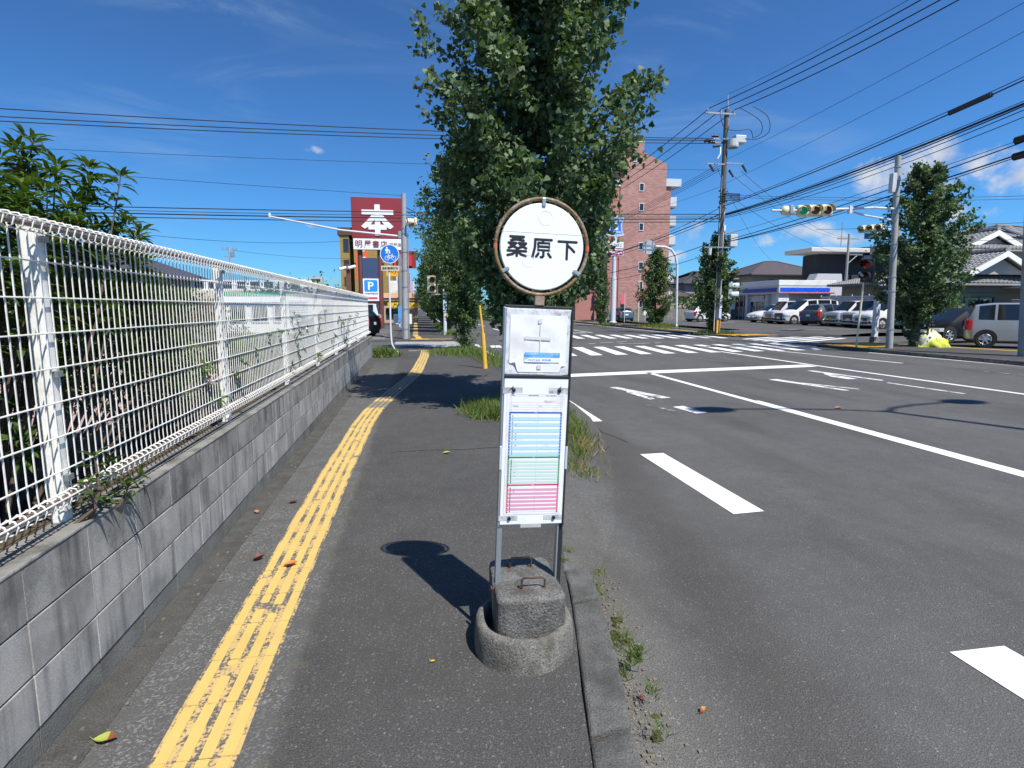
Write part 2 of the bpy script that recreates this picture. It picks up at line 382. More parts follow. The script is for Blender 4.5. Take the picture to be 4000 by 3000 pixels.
def tree_data(h, prof, n_limb, twigs, per, lsize, trunk_r, seed, low=0.0, shoots=0, lift=0.55):
    """upright street tree: trunk, limbs and leaves on twigs. prof: [(z, radius)]. returns trunk MB and leaf arrays"""
    rr = np.random.RandomState(seed); zs = [p[0] for p in prof]; rs = [p[1] for p in prof]
    rad = lambda z: float(np.interp(z, zs, rs))
    t = MB(); pts = []; k = 9
    for i in range(k):
        f = i / (k - 1); pts.append((0.05 * math.sin(3 * f + seed), 0.05 * math.cos(4 * f + seed) - .05, f * h * 0.93))
    t.tube(pts, [trunk_r * (1.25 if i == 0 else 1) * (1 - 0.86 * i / (k - 1)) for i in range(k)], 10)
    def trunk_at(z):
        f = min(max(z / (h * 0.93), 0), 1); j = min(int(f * (k - 1)), k - 2); q = f * (k - 1) - j
        return Vector(pts[j]).lerp(Vector(pts[j + 1]), q)
    P, A, N, Z = [], [], [], []
    zmin, zmax = prof[0][0], prof[-1][0]
    for i in range(n_limb):
        f = (i + rr.rand()) / n_limb; z1 = zmin + (zmax - zmin) * f ** 0.9; a = i * 2.399963 + rr.normal() * .35
        rmax = rad(z1) * (0.72 + 0.36 * rr.rand()); z0 = max(zmin * 0.6, z1 - rmax * lift * (0.6 + 0.8 * rr.rand()))
        base = trunk_at(z0); tip = Vector((math.cos(a) * rmax, math.sin(a) * rmax, z1))
        mid = base.lerp(tip, 0.5) + Vector((0, 0, -0.10 * rmax + rr.normal() * .05))
        lp = [base, base.lerp(mid, .55), mid, mid.lerp(tip, .55), tip]
        r0 = max(0.012, trunk_r * 0.30 * (1 - z0 / h))
        t.tube(lp, [r0, r0 * .8, r0 * .6, r0 * .4, r0 * .15], 5, cap=False)
        for j in range(twigs):
            q = 0.06 + 0.94 * (j + rr.rand()) / twigs
            seg = min(int(q * 4), 3); o = lp[seg].lerp(lp[seg + 1], q * 4 - seg)
            d = Vector(rr.normal(size=3)) * .7 + Vector((math.cos(a), math.sin(a), 0.55)) * .75; d.normalize()
            L = (0.22 + 0.30 * rr.rand()) * (0.45 + 0.3 * rad(z1))
            e = o + d * L
            if rr.rand() < .5: t.tube([o, e], [r0 * .25, r0 * .1], 3, cap=False)
            m_ = int(per * (0.6 + 0.8 * rr.rand())); u = rr.rand(m_)[:, None]
            base_p = np.array(o) + (np.array(e) - np.array(o)) * u + rr.normal(size=(m_, 3)) * 0.045 * (1 + lsize * 4)
            ax = rr.normal(size=(m_, 3)) * .8 + np.array([math.cos(a) * .35, math.sin(a) * .35, -0.25])
            P.append(base_p); A.append(ax); N.append(rr.normal(size=(m_, 3)) + np.array([0, 0, .5])); Z.append(lsize * (0.65 + 0.6 * rr.rand(m_)))
    for i in range(shoots):     # leafy shoots low on the trunk
        z = low * rr.rand() ** 1.0; a = rr.rand() * 6.283; L = 0.25 + 0.5 * rr.rand(); b = trunk_at(z)
        d = Vector((math.cos(a) * .8, math.sin(a) * .8, .7)).normalized(); e = b + d * L; t.tube([b, e], [.012, .004], 3, cap=False)
        m_ = int(per * 1.6); u = rr.rand(m_)[:, None]
        P.append(np.array(b) + (np.array(e) - np.array(b)) * u + rr.normal(size=(m_, 3)) * .06); A.append(rr.normal(size=(m_, 3)))
        N.append(rr.normal(size=(m_, 3)) + np.array([0, 0, .5])); Z.append(lsize * (0.65 + 0.6 * rr.rand(m_)))
    return t, np.concatenate(P), np.concatenate(A), np.concatenate(N), np.concatenate(Z)
# ------------------------------------------------------------------ ground, road, pavements
RZ = -0.10
M_road = ground_mat('road_asphalt', (0.100, 0.0985, 0.094), (0.20, 0.20, 0.195), 0.22, 130.0, 0.14, road=True)
M_side = ground_mat('pavement_asphalt', (0.073, 0.071, 0.067), (0.19, 0.185, 0.175), 0.20, 130.0, 0.22, patch=(0.098, 0.096, 0.090))
M_lot = ground_mat('car_park_asphalt', (0.098, 0.095, 0.09), (0.17, 0.17, 0.17), 0.15, 60.0, 0.2)
M_conc = mat('weathered_concrete', (0.23, 0.225, 0.21), .9, var=.25, vscale=5, bump=.6, bscale=90, dirt=(0.07, 0.068, 0.058), dirt_amt=.8, dirt_scale=4)
M_kerb = mat('kerb_concrete', (0.115, 0.113, 0.105), .9, var=.35, vscale=7, bump=.8, bscale=110, dirt=(0.05, 0.05, 0.045), dirt_amt=.75, dirt_scale=5, rnd=.06, grain=.45)
M_gutter = mat('gutter_concrete', (0.080, 0.077, 0.068), .9, var=.3, vscale=8, bump=.8, bscale=120, dirt=(0.05, 0.047, 0.038), dirt_amt=.7, dirt_scale=3.5, grain=.5)
M_soil = mat('dry_soil', (0.10, 0.075, 0.05), .95, var=.4, vscale=9, bump=1, bscale=40)
M_field = mat('far_ground', (0.11, 0.11, 0.10), .95, var=.3, vscale=.05, world=True)
M_white = paint_mat('road_paint_white', (0.78, 0.78, 0.76), (0.085, 0.085, 0.085), 0.635, 5.0)
M_whitew = paint_mat('road_paint_worn', (0.74, 0.74, 0.72), (0.085, 0.085, 0.085), 0.565, 4.5)
M_whitevw = paint_mat('road_paint_ghost', (0.55, 0.55, 0.54), (0.085, 0.085, 0.085), 0.47, 5.0)
M_yel = paint_mat('tactile_yellow', (0.60, 0.42, 0.125), (0.10, 0.095, 0.085), 0.70, 9.0, .7)
M_yelb = paint_mat('tactile_yellow_base', (0.54, 0.375, 0.15), (0.10, 0.097, 0.09), 0.515, 8.0, .8, .5)
M_beige = paint_mat('tactile_worn_beige', (0.30, 0.26, 0.18), (0.08, 0.078, 0.07), 0.55, 16.0, .8)
M_beigeb = paint_mat('tactile_worn_base', (0.19, 0.165, 0.12), (0.07, 0.07, 0.065), 0.52, 12.0, .8)
M_oran = paint_mat('tactile_orange', (0.70, 0.40, 0.05), (0.08, 0.08, 0.08), 0.66, 10.0, .7)
M_tilepink = mat('pink_paving', (0.42, 0.29, 0.25), .85, var=.18, vscale=2, rnd=.12)

def sheet(name, poly, z, m, parent=None, skirt=0.0, kind=True):
    b = MB()
    if skirt: b.prism(poly, z - skirt, z, 'z')
    else: b.face([(x, y, z) for x, y in poly])
    o = b.build(name, m, parent, world=parent is not None)
    if parent is None and kind: struct(o)
    return o

sheet('ground', [(-900, -300), (900, -300), (900, 1800), (-900, 1800)], -0.16, M_field)
road = sheet('road', [(-60, -60), (60, -60), (60, 400), (-60, 400)], RZ, M_road)

# near pavement: bus-bay edge bends away from the kerb, then runs straight to the corner
EDGE = [(-0.35, -8), (0.02, -3), (0.28, 0), (0.46, 1.2), (0.58, 1.75), (0.65, 2.12), (0.73, 2.48), (0.80, 2.84), (0.86, 3.2), (1.10, 4.2), (1.42, 5.4), (1.78, 6.4), (2.12, 7.4), (2.34, 8.4), (2.42, 9.6), (2.42, 17.0), (2.30, 19.6), (1.95, 21.3), (1.2, 22.0), (-1.2, 22.4), (-6, 22.8), (-6, 18.16), (-1.36, 18.16), (-1.36, -8)]
pav = sheet('pavement', EDGE, 0.0, M_side, skirt=0.11)
# asphalt ramp where the kerb stops and the drive-in begins
b = MB(); rp = [(0.86, 3.2), (1.10, 4.2), (1.42, 5.4), (1.78, 6.4), (2.12, 7.4), (2.34, 8.4), (2.42, 9.6), (2.42, 17.0), (2.30, 19.6), (1.95, 21.3), (1.2, 22.0), (-1.2, 22.4), (-6, 22.8)]
ro = []
for i, (x, y) in enumerate(rp):
    w = (0.17, .42, .5, .45, .35, .3, .3)[i] if i < 7 else 0.4
    a, c = rp[max(i - 1, 0)], rp[min(i + 1, len(rp) - 1)]; d = Vector((c[0] - a[0], c[1] - a[1])).normalized()
    ro.append((x + d.y * w, y - d.x * w))
for i in range(len(rp) - 1):
    b.face([(*rp[i], -0.001), (*ro[i], RZ + 0.001), (*ro[i + 1], RZ + 0.001), (*rp[i + 1], -0.001)])
b.build('ramp', M_road, pav, world=True, smooth=True, merge=True, sharp=2)

# kerb stones beside the bus stop
kin = [(-0.35, -8), (0.02, -3), (0.28, 0), (0.46, 1.2), (0.58, 1.75), (0.65, 2.12), (0.73, 2.48), (0.80, 2.84), (0.85, 3.12)]
kout = [(-0.13, -8), (0.23, -3), (0.49, 0), (0.66, 1.2), (0.78, 1.85), (0.84, 2.12), (0.91, 2.48), (0.97, 2.84), (1.02, 3.30)]
kerb = struct(thing('kerb', None, None, (0.5, 0, 0)))
def lerp_path(p, y):
    if y <= p[0][1]: return p[0][0]
    for (x0, y0), (x1, y1) in zip(p, p[1:]):
        if y0 <= y <= y1: return x0 + (x1 - x0) * (y - y0) / (y1 - y0)
    return p[-1][0]
for y0, y1 in ((2.83, 3.22), (1.87, 2.82), (0.91, 1.86), (-.05, .90), (-1.01, -.06), (-1.97, -1.02), (-2.93, -1.98)):
    q = [(lerp_path(kin, y0) + .005, y0), (lerp_path(kout, y0), y0 + .03), (lerp_path(kout, (y0 + y1) / 2) + .004, (y0 + y1) / 2 + .015), (lerp_path(kout, y1 - .05), y1), (lerp_path(kin, y1 - .02) + .005, y1 - .02), (lerp_path(kin, (y0 + y1) / 2) + .005, (y0 + y1) / 2)]
    MB().prism(q, -0.16, 0.012, 'z').build('kerb_stone', M_kerb, kerb, bevel=.018, world=True, seg=3)

# gutter strip along the block wall
gut = struct(thing('gutter', None, None, (-1.25, 0, 0)))
for i in range(32):
    y0 = -1.5 + i * 0.61
    MB().box(-1.357, -1.20 + 0.004 * math.sin(i), y0, y0 + .604, -0.08, 0.0035 + .001 * (i % 2)).build('gutter_slab', M_gutter, gut, bevel=.002, world=True)

# far side pavement of the left street, with the bookshop car park beyond
sheet('far_pavement', [(-1.15, 28.6), (1.2, 28.2), (2.2, 28.9), (2.45, 30.5), (2.45, 260), (-1.15, 260)], 0.0, M_side, skirt=0.11)
sheet('car_park', [(-40, 29.0), (-1.16, 28.65), (-1.16, 260), (-40, 260)], -0.02, M_lot, skirt=0.1)
# raised yard behind the block wall
yard = sheet('yard', [(-40, -10), (-2.6, -10), (-2.6, 18.0), (-40, 18.0)], 0.56, M_soil, skirt=0.7)
sheet('planting_bed', [(-2.6, -10), (-1.51, -10), (-1.51, 18.0), (-2.6, 18.0)], 0.60, M_soil, skirt=0.7)
b = MB(); tl = MB().box(0, .295, 0, .145, 0.0, .02).mesh('paver', M_tilepink)
for i in range(13):
    for j in range(20):
        x, y = -2.95 - i * .30 - (.15 if j % 2 else 0), 1.5 + j * .15
        o = link('paver', tl, yard); o.location = (x, y, 0.561); 
rest = MB()
for i in range(13):
    for j in range(20, 100):
        x, y = -2.95 - i * .30 - (.15 if j % 2 else 0), 1.5 + j * .15
        rest.box(x, x + .295, y, y + .145, .561, .581)
rest.build('pavers', M_tilepink, yard)['kind'] = 'stuff'

# right side: pavement, kerbs, convenience-shop car park
sheet('right_pavement', [(17.55, 10.0), (17.35, 14.7), (17.0, 20.2), (17.0, 22.0), (17.9, 23.0), (24.0, 23.2), (24.0, 10.0)], 0.0, M_side, skirt=0.11)
sheet('corner_pavement', [(17.0, 31.2), (17.6, 30.2), (19.5, 29.4), (24.0, 29.2), (24.0, 33.0), (19.9, 33.5), (19.9, 260), (17.0, 260)], 0.0, M_side, skirt=0.11)
b = MB()
b.face([(19.9, 33.5, .001), (24, 33, .001), (26, 33, .12), (26, 100, .12), (22, 100, .12), (22, 36, .06), (19.9, 36, .001)])
b.face([(26, 33, .12), (120, 33, .12), (120, 100, .12), (26, 100, .12)])
b.face([(24, 29.2, .001), (26, 29.2, .12), (26, 33, .12), (24, 33, .001)]); b.face([(26, 29.2, .12), (120, 29.2, .12), (120, 33, .12), (26, 33, .12)])
b.face([(23.0, 29.2, RZ + .002), (120, 29.2, .1), (120, 23.2, .1), (23.0, 23.2, RZ + .002)])
b.face([(24.0, 10, .001), (120, 10, .1), (120, 23.2, .1), (24, 23.2, .001)])
struct(b.build('shop_car_park', M_lot))
for nm, x0, x1, ys, n in (('right_kerb', 16.88, 17.0, 31.6, 56), ):
    k = struct(thing(nm, None, None, (16.9, 32, 0)))
    for i in range(n):
        MB().box(x0, x1, ys + i * .61, ys + i * .61 + .6, -.15, .035).build('kerb_stone', M_kerb, k, bevel=.015, world=True)
k = struct(thing('near_right_kerb', None, None, (17.2, 15, 0)))
for i in range(17):
    y0 = 10.0 + i * .61; xa = lerp_path([(17.55, 10.0), (17.35, 14.7), (17.0, 20.2), (17.0, 22.0)], y0); xb = lerp_path([(17.55, 10.0), (17.35, 14.7), (17.0, 20.2), (17.0, 22.0)], y0 + .6)
    MB().prism([(xa - .13, y0), (xa, y0), (xb, y0 + .6), (xb - .13, y0 + .6)], -.15, .035, 'z').build('kerb_stone', M_kerb, k, bevel=.015, world=True)

# ------------------------------------------------------------------ painted markings, each a thin sheet 4 mm above the road
def mark(name, pts, m=None, z=RZ + .004, parent=road):
    b = MB(); b.face([(x, y, z) for x, y in pts]); return b.build(name, m or M_white, parent)
def stripe(name, a, c, w, m=None, z=RZ + .004, parent=road):
    a, c = Vector(a), Vector(c); d = (c - a).normalized(); p = Vector((-d.y, d.x)) * w / 2
    return mark(name, [a + p, c + p, c - p, a - p], m, z, parent)
mark('lane_dash', [(2.53, 6.12), (2.82, 6.13), (2.84, 4.18), (2.55, 4.16)]); mark('lane_dash', [(2.57, 2.23), (2.89, 2.23), (2.92, 0.3), (2.60, 0.3)])
mark('lane_dash', [(2.52, 8.05), (2.72, 8.05), (2.74, 10.0), (2.56, 10.0)]); mark('lane_dash', [(2.58, -1.5), (2.9, -1.5), (2.92, -3.4), (2.6, -3.4)])
for i in range(4): mark('lane_dash', [(2.56, 12.0 + 4 * i), (2.74, 12.0 + 4 * i), (2.74, 14.0 + 4 * i), (2.56, 14.0 + 4 * i)])
mark('stop_line', [(2.95, 13.32), (5.52, 13.71), (11.33, 14.62), (11.33, 15.20), (5.82, 14.36), (2.95, 13.86)])
stripe('lane_line', (5.93, 14.0), (6.02, 8.0), .15); stripe('lane_line', (6.02, 8.0), (6.17, -6.0), .15)
stripe('old_lane_line', (6.11, 9.4), (6.31, -6.0), .07, M_white)
stripe('centre_line', (11.5, 20.3), (11.5, 14.75), .15); stripe('centre_line', (11.5, 14.75), (12.3, -4), .15)
stripe('right_dash', (10.47, 11.2), (10.63, 9.5), .10, M_whitew); stripe('right_dash', (10.7, 8.2), (10.75, 7.4), .08, M_whitevw)
stripe('outer_line', (13.82, 20.6), (14.57, 15.1), .13)
stripe('edge_line', (16.75, 18.9), (17.25, 13.7), .13); stripe('edge_line', (17.25, 13.7), (17.5, 6), .13)
stripe('ghost_line', (14.9, 13.0), (15.1, 10.5), .1, M_whitevw)
# crossing over the main road on this side of the junction
for i in range(13):
    x0 = 4.35 + i * 0.97; y0 = 19.25 + .11 * (i - 1)
    mark('crossing_bar', [(x0 - .23, y0), (x0 + .23, y0 + .04), (x0 + .66, y0 + 4.1), (x0 + .20, y0 + 4.06)])
# crossing beyond the junction
for i in range(13):
    x0 = 6.15 + i * 0.88; y0 = 29.9 - .1 * max(0, i - 3)
    mark('crossing_bar', [(x0 - .22, y0), (x0 + .22, y0), (x0 + .62, y0 + 4.0), (x0 + .18, y0 + 4.0)])
# crossing over the left side street
for i in range(6):
    y0 = 24.95 + i * 0.86
    mark('crossing_bar', [(-1.0 if i else .35, y0 + .10 * 0), (2.1 - .06 * i, y0 - .55), (2.1 - .06 * i, y0 - .19), (-1.0 if i else .35, y0 + .36)])
# crossing over the right side street
for i in range(5):
    y0 = 24.25 + i * 0.86
    b = MB(); b.face([(17.15, y0, RZ + .004), (17.15, y0 + .45, RZ + .004), (22.9, y0 + 3.6, RZ + .02), (22.9, y0 + 3.15, RZ + .02)]); b.build('crossing_bar', M_white, road)
# stop line beyond, far lane lines
mark('far_stop_line', [(6.0, 36.6), (11.0, 36.2), (11.0, 36.7), (6.0, 37.1)])
for i in range(9): stripe('lane_dash', (6.0, 40 + 11 * i), (6.0, 45 + 11 * i), .15)
stripe('centre_line', (11.5, 36.5), (11.5, 160), .15); stripe('edge_line', (2.75, 31), (2.75, 160), .15); stripe('edge_line', (16.6, 33), (16.6, 160), .15)
for x, y in ((3.4, 23.8), (4.6, 23.2), (3.5, 20.6)): mark('crossing_bar', [(x - .3, y), (x + .15, y), (x + .25, y + 1.3), (x - .2, y + 1.3)])
# bicycle-lane ghost marks between the crossings
for x0, x1, y in ((8.6, 9.4, 26.2), (9.6, 10.2, 26.6), (9.3, 10.9, 25.4), (11.2, 11.6, 25.7), (7.9, 8.3, 25.6)): stripe('ghost_line', (x0, y), (x1, y + .2), .12, M_whitew)
# lane arrows
def arrow(x, y, L, m, turn=0):
    stripe('lane_arrow', (x, y), (x + .04, y + L), .17, m)
    if turn == 0:
        mark('lane_arrow', [(x - .02, y + L - .9), (x + .52, y + L - 2.0), (x + .68, y + L - 2.0), (x + .16, y + L - .55)], m, RZ + .006)
    else:
        mark('lane_arrow', [(x + .05, y + L - .5), (x + .05, y + L - .25), (x + .55 * turn, y + L - .9), (x + .50 * turn, y + L - 1.2)], m, RZ + .006)
        mark('lane_arrow', [(x + .35 * turn, y + L + .1), (x + 1.05 * turn, y + L - 1.1), (x + .45 * turn, y + L - 1.9)], m, RZ + .006)
mark('lane_arrow', [(4.02, 11.5), (4.20, 11.55), (4.72, 10.0), (4.50, 9.95)], M_whitew); mark('lane_arrow', [(4.22, 11.05), (4.12, 10.75), (4.22, 9.85), (4.36, 9.9)], M_whitew, RZ + .006)
mark('lane_arrow', [(4.30, 9.05), (4.52, 9.1), (4.62, 8.45), (4.40, 8.4)], M_whitew); mark('lane_arrow', [(3.9, 9.3), (4.0, 9.3), (4.25, 8.5), (4.15, 8.5)], M_whitevw)
mark('lane_arrow', [(8.15, 12.15), (8.40, 12.2), (8.75, 10.3), (8.62, 10.25)], M_whitew); mark('lane_arrow', [(8.42, 11.5), (8.55, 11.5), (9.10, 10.45), (9.02, 10.35)], M_whitew, RZ + .006)
mark('lane_arrow', [(10.3, 13.7), (10.5, 13.75), (10.75, 11.6), (10.62, 11.55)], M_whitew); mark('lane_arrow', [(10.25, 13.0), (10.40, 13.1), (10.3, 11.9), (10.05, 11.9), (10.0, 12.4)], M_whitew, RZ + .006)
# parking bay lines in the bookshop car park
for i in range(9):
    y = 29.9 + i * .95 if i < 5 else 34.6 + (i - 5) * 2.4
    stripe('bay_line', (-1.6 - .02 * i, y), (-5.6, y - .25), .12, M_white, -.016, road)
stripe('bay_line', (26.0, 49.8), (31.5, 53.0), .15, M_white, .124, road); stripe('bay_line', (24.0, 34.0), (31, 34.6), .12, M_white, .124, road)

# ------------------------------------------------------------------ tactile paving: every slab near enough to tell apart is a part
tact = struct(thing('tactile_path', None, None, (-0.8, 2, 0)))
CL = [(-0.835, 0.2), (-0.815, 2.0), (-0.80, 5.5), (-0.75, 8.0), (-0.69, 9.05), (-0.48, 10.75), (-0.11, 13.35), (0.01, 14.8), (0.24, 18.9), (0.30, 21.3)]
def cl(y): return lerp_path(CL, y)
ms = [M_yelb, M_yel]; mb_ = [M_beigeb, M_beige]
def tile(y, dy, w, mm, parent, worn=0.0, bars=4, name='tactile_slab', cx=None):
    b = MB(); x0 = cl(y) if cx is None else cx; x1 = cl(y + dy) if cx is None else cx
    h = dy * .497; ang = math.atan2(x1 - x0, dy)
    Mx = Matrix.Translation(Vector(((x0 + x1) / 2, y + dy / 2, 0))) @ Matrix.Rotation(-ang + R.gauss(0, .006), 4, 'Z')
    b.box(-w / 2, w / 2, -h, h, -.02, .004, 0, Mx)
    bw = w / bars
    for k in range(bars):
        c = -w / 2 + bw * (k + .5); segs = [(-h + .001, h - .001)]
        if R.random() < worn:
            cut = R.uniform(-h * .5, h * .6); segs = [(-h + .004, cut - R.uniform(.01, .05)), (cut + R.uniform(.01, .06), h - .004)]
        for s0, s1 in segs:
            if s1 - s0 < .03: continue
            e = bw * .30; r_ = .003 if len(segs) == 1 else .010; pts = [(c - e, s0 + r_), (c - e + r_, s0), (c + e - r_, s0), (c + e, s0 + r_), (c + e, s1 - r_), (c + e - r_, s1), (c - e + r_, s1), (c - e, s1 - r_)]
            i0 = len(b.v); b.prism(pts, .0035, .0070, 'z', 1); b.v[i0:] = [tuple(Mx @ Vector(p)) for p in b.v[i0:]]
    return b.build(name, mm, parent, world=True)
y = 0.18
while y < 21.3:
    beige = 9.05 <= y < 9.6 or 9.9 <= y < 13.3
    tile(y, .30, .30 if y < 9 else .31, mb_ if beige else ms, tact, (.10 if y < 6 else .05)); y += .301
for i, (x, y) in enumerate(((-.15, 21.35), (.17, 21.3), (.49, 21.25), (-.14, 21.05))):
    tile(y, .3, .3, mb_, tact, 0, 4, cx=x)
# beyond the side street: slabs to the corner, then one long run too far away to tell apart
t2 = struct(thing('far_tactile_path', None, None, (0, 30, 0)))
for i in range(6):
    for dx in (-.3, 0, .3):
        if i < 2 or dx == 0: tile(28.75 + i * .3, .3, .3, [M_oran, M_oran], t2, 0, 4, cx=.18 + dx - (.02 * i))
for i in range(12): tile(28.8 + R.random() * .1, .28, .28, [M_oran, M_oran], t2, 0, 3, cx=.75 + i * .29) if i < 4 else None
for i in range(34):
    yy = 30.6 + i * .3; tile(yy, .3, .3, [M_yelb, M_yel], t2, 0, 4, cx=.12 - min(.17, .03 * i))
b = MB(); b.face([(-.2, 40.8, .004), (.1, 40.8, .004), (.03, 200, .004), (-.27, 200, .004)]); b.build('tactile_run', M_yel, t2, world=True)
# orange blister fields at the right-hand corners
t3 = struct(thing('corner_tactile_paving', None, None, (18, 30, 0)))
for i in range(9):
    for j in range(5):
        tile(29.75 + j * .3 + .02 * i, .3, .3, [M_oran, M_oran], t3, 0, 5, cx=18.0 + i * .3 - .12 * j) if (i + j) % 9 else None
b = MB(); b.face([(17.9, 32.2, .005), (18.2, 32.2, .005), (18.4, 90, .005), (18.1, 90, .005)]); b.build('tactile_run', M_oran, t3, world=True)
t4 = struct(thing('near_corner_tactile_paving', None, None, (18, 21, 0)))
for i in range(9):
    for j in range(7):
        tile(20.1 + j * .3 + .07 * i, .3, .3, [M_oran, M_oran], t4, 0, 5, cx=17.6 + i * .3 - .05 * j) if (j < 6 or i > 2) else None
b = MB(); b.face([(20.35, 21.9, .005), (20.5, 22.2, .005), (22.6, 15, .005), (22.3, 15, .005)]); b.build('tactile_run', M_oran, t4, world=True)

# hairline cracks in the drive-in asphalt
M_crack = mat('crack_dark', (0.018, 0.017, 0.015), .95)
for pts in ([(2.45, 7.9), (2.50, 7.55), (2.47, 7.3), (2.56, 7.0), (2.60, 6.7)], [(-.45, 12.4), (.2, 12.1), (.9, 12.3), (1.5, 13.0), (1.75, 13.8)], [(1.3, 4.6), (1.5, 4.9), (1.45, 5.2)], [(6.3, 17.9), (8.0, 17.0), (10.2, 15.9), (12.4, 14.4)], [(-.3, 6.3), (.1, 6.33), (.5, 6.29), (.9, 6.34), (1.3, 6.3)]):
    z = .003 if pts[0][1] > 12 and pts[0][0] < 2 or pts[0][0] < 0 else RZ + .003
    for a, c in zip(pts, pts[1:]): stripe('crack', a, c, .012, M_crack, z, road)
# ------------------------------------------------------------------ block wall and mesh fence
M_block = mat('concrete_block', (0.37, 0.362, 0.338), .9, var=.2, vscale=4, grain=.22, gscale=170, bump=.22, bscale=210, dirt=(0.10, 0.102, 0.095), dirt_amt=.45, dirt_scale=3.5, rnd=.10, streak=.8)
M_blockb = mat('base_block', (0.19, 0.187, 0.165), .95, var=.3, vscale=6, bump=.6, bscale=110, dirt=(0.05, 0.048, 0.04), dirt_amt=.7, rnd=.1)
M_mortar = mat('mortar', (0.06, 0.06, 0.056), .95, var=.25, vscale=20, bump=.5)
M_cap = mat('wall_top', (0.22, 0.215, 0.195), .95, var=.3, vscale=8, bump=.6, bscale=100, dirt=(0.06, 0.055, 0.04), dirt_amt=.7, dirt_scale=6)
M_fwhite = mat('fence_white', (0.84, 0.83, 0.78), .38, var=.06, vscale=6, dirt=(0.35, 0.30, 0.22), dirt_amt=.35, dirt_scale=14)
M_steel = mat('galvanised_steel', (0.42, 0.44, 0.45), .42, .7, var=.12, vscale=12)
M_pipe = mat('dull_brown_pipe', (0.30, 0.235, 0.20), .35, .55, var=.25, vscale=10)
WX = -1.358; ZT = 0.706; YA, YB = -1.49, 18.11
wall = thing('block_wall', 'low grey concrete block wall carrying the white mesh fence along the pavement', 'wall', (WX, 8, 0))
MB().box(WX - .148, WX - .007, YA, YB - .005, -.1, ZT - .012).build('mortar_core', M_mortar, wall, world=True)
bl = MB().box(-.146, 0, .0014, .3986, .0035, .1965)
bv = [(-.0, 0), (.0025, 0)]
M_blockt = mat('stained_block', (0.30, 0.295, 0.27), .9, var=.25, vscale=4, grain=.28, gscale=170, bump=.22, bscale=210, dirt=(0.075, 0.075, 0.068), dirt_amt=.75, dirt_scale=3.0, rnd=.12, streak=.9)
bme = bl.mesh('block', M_block); bmt = bl.mesh('block', M_blockt)
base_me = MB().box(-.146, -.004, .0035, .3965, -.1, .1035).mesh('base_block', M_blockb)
for k in range(49):
    for c in range(3):
        o = link('block', bmt if c == 2 else bme, wall); o.location = (R.gauss(0, .0012), YA + .4 * k - 8, .106 + .2 * c)
        bw = o.modifiers.new('bevel', 'BEVEL'); bw.width = .0022; bw.segments = 1
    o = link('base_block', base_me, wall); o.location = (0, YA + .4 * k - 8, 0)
MB().box(WX - .150, WX + .003, YA - .02, YB + .004, ZT - .004, ZT + .012).build('coping', M_cap, wall, bevel=.006, world=True)

FX = -1.415
fence = thing('mesh_fence', 'white welded wire mesh fence with rolled top and bottom edges on the block wall', 'fence', (FX, 8, 0.7))
def wire_mb(y=0.0, b=None):
    b = b or MB(); r = .0033
    z0, z1 = .835, 1.905; p = []
    for a in range(8): t = math.radians(250 - 310 * a / 7); p.append((FX + .002 + .029 * math.cos(t), y, z1 + .029 * math.sin(t)))
    p = p[::1]
    ring_t = [(FX + .006 + .030 * math.cos(math.radians(t)), y, z1 + .030 * math.sin(math.radians(t))) for t in (-150, -90, -40, 10, 60, 110, 160, 205)]
    ring_b = [(FX + .006 + .030 * math.cos(math.radians(t)), y, z0 + .030 * math.sin(math.radians(t))) for t in (150, 100, 50, 0, -50, -100, -150, -190)]
    body = [(FX - .022, y, z1 - .052), (FX - .022, y, z0 + .052)]
    b.tube(list(reversed(ring_t)) + body[:1] + body[1:] + ring_b, r, 5)
    return b
fm = fence.matrix_basis.inverted()
wme = wire_mb().mesh('wire', M_fwhite, smooth=True, M=fm, sharp=1.2)
NW = 300; Y0W = 2.26
for i in range(NW):
    o = link('wire', wme, fence); o.location = (0, Y0W + i * .0526, 0)
b = MB()
for i in range(1, 80): wire_mb(Y0W - i * .0526, b)
b.build('wires', M_fwhite, fence, world=True)['kind'] = 'stuff'
YE = Y0W + NW * .0526
def hbar(name, x, z, r, m, n=6): MB().tube([(x, -1.9, z), (x, YE, z)], r, n).build(name, m, fence, world=True, smooth=True)
for i in range(7): hbar('cross_wire', FX - .017, 1.772 - i * .139, .0034, M_fwhite)
for z in (1.905, .835):
    hbar('rail', FX + .004, z, .0115, M_pipe, 8)
    for dx, dz in ((.030, .012), (.0, .026), (-.012, -.024)): hbar('edge_wire', FX + .004 + dx, z + dz, .0034, M_fwhite)
for y in (-1.7, .44, 2.56, 4.68, 6.83, 8.94, 10.98, 13.10, 15.14, 17.2):
    p = MB().box(FX - .085, FX - .032, y - .03, y + .03, ZT, 1.925).build('post', M_fwhite, fence, bevel=.006, world=True)
    MB().box(FX - .09, FX - .027, y - .035, y + .035, 1.926, 1.937).build('cap', M_fwhite, p, world=False).data.transform(fm)
    for z in (1.86, 1.33, .90): MB().box(FX - .034, FX - .008, y - .02, y + .02, z - .012, z + .012).build('clamp', M_steel, p).data.transform(fm)

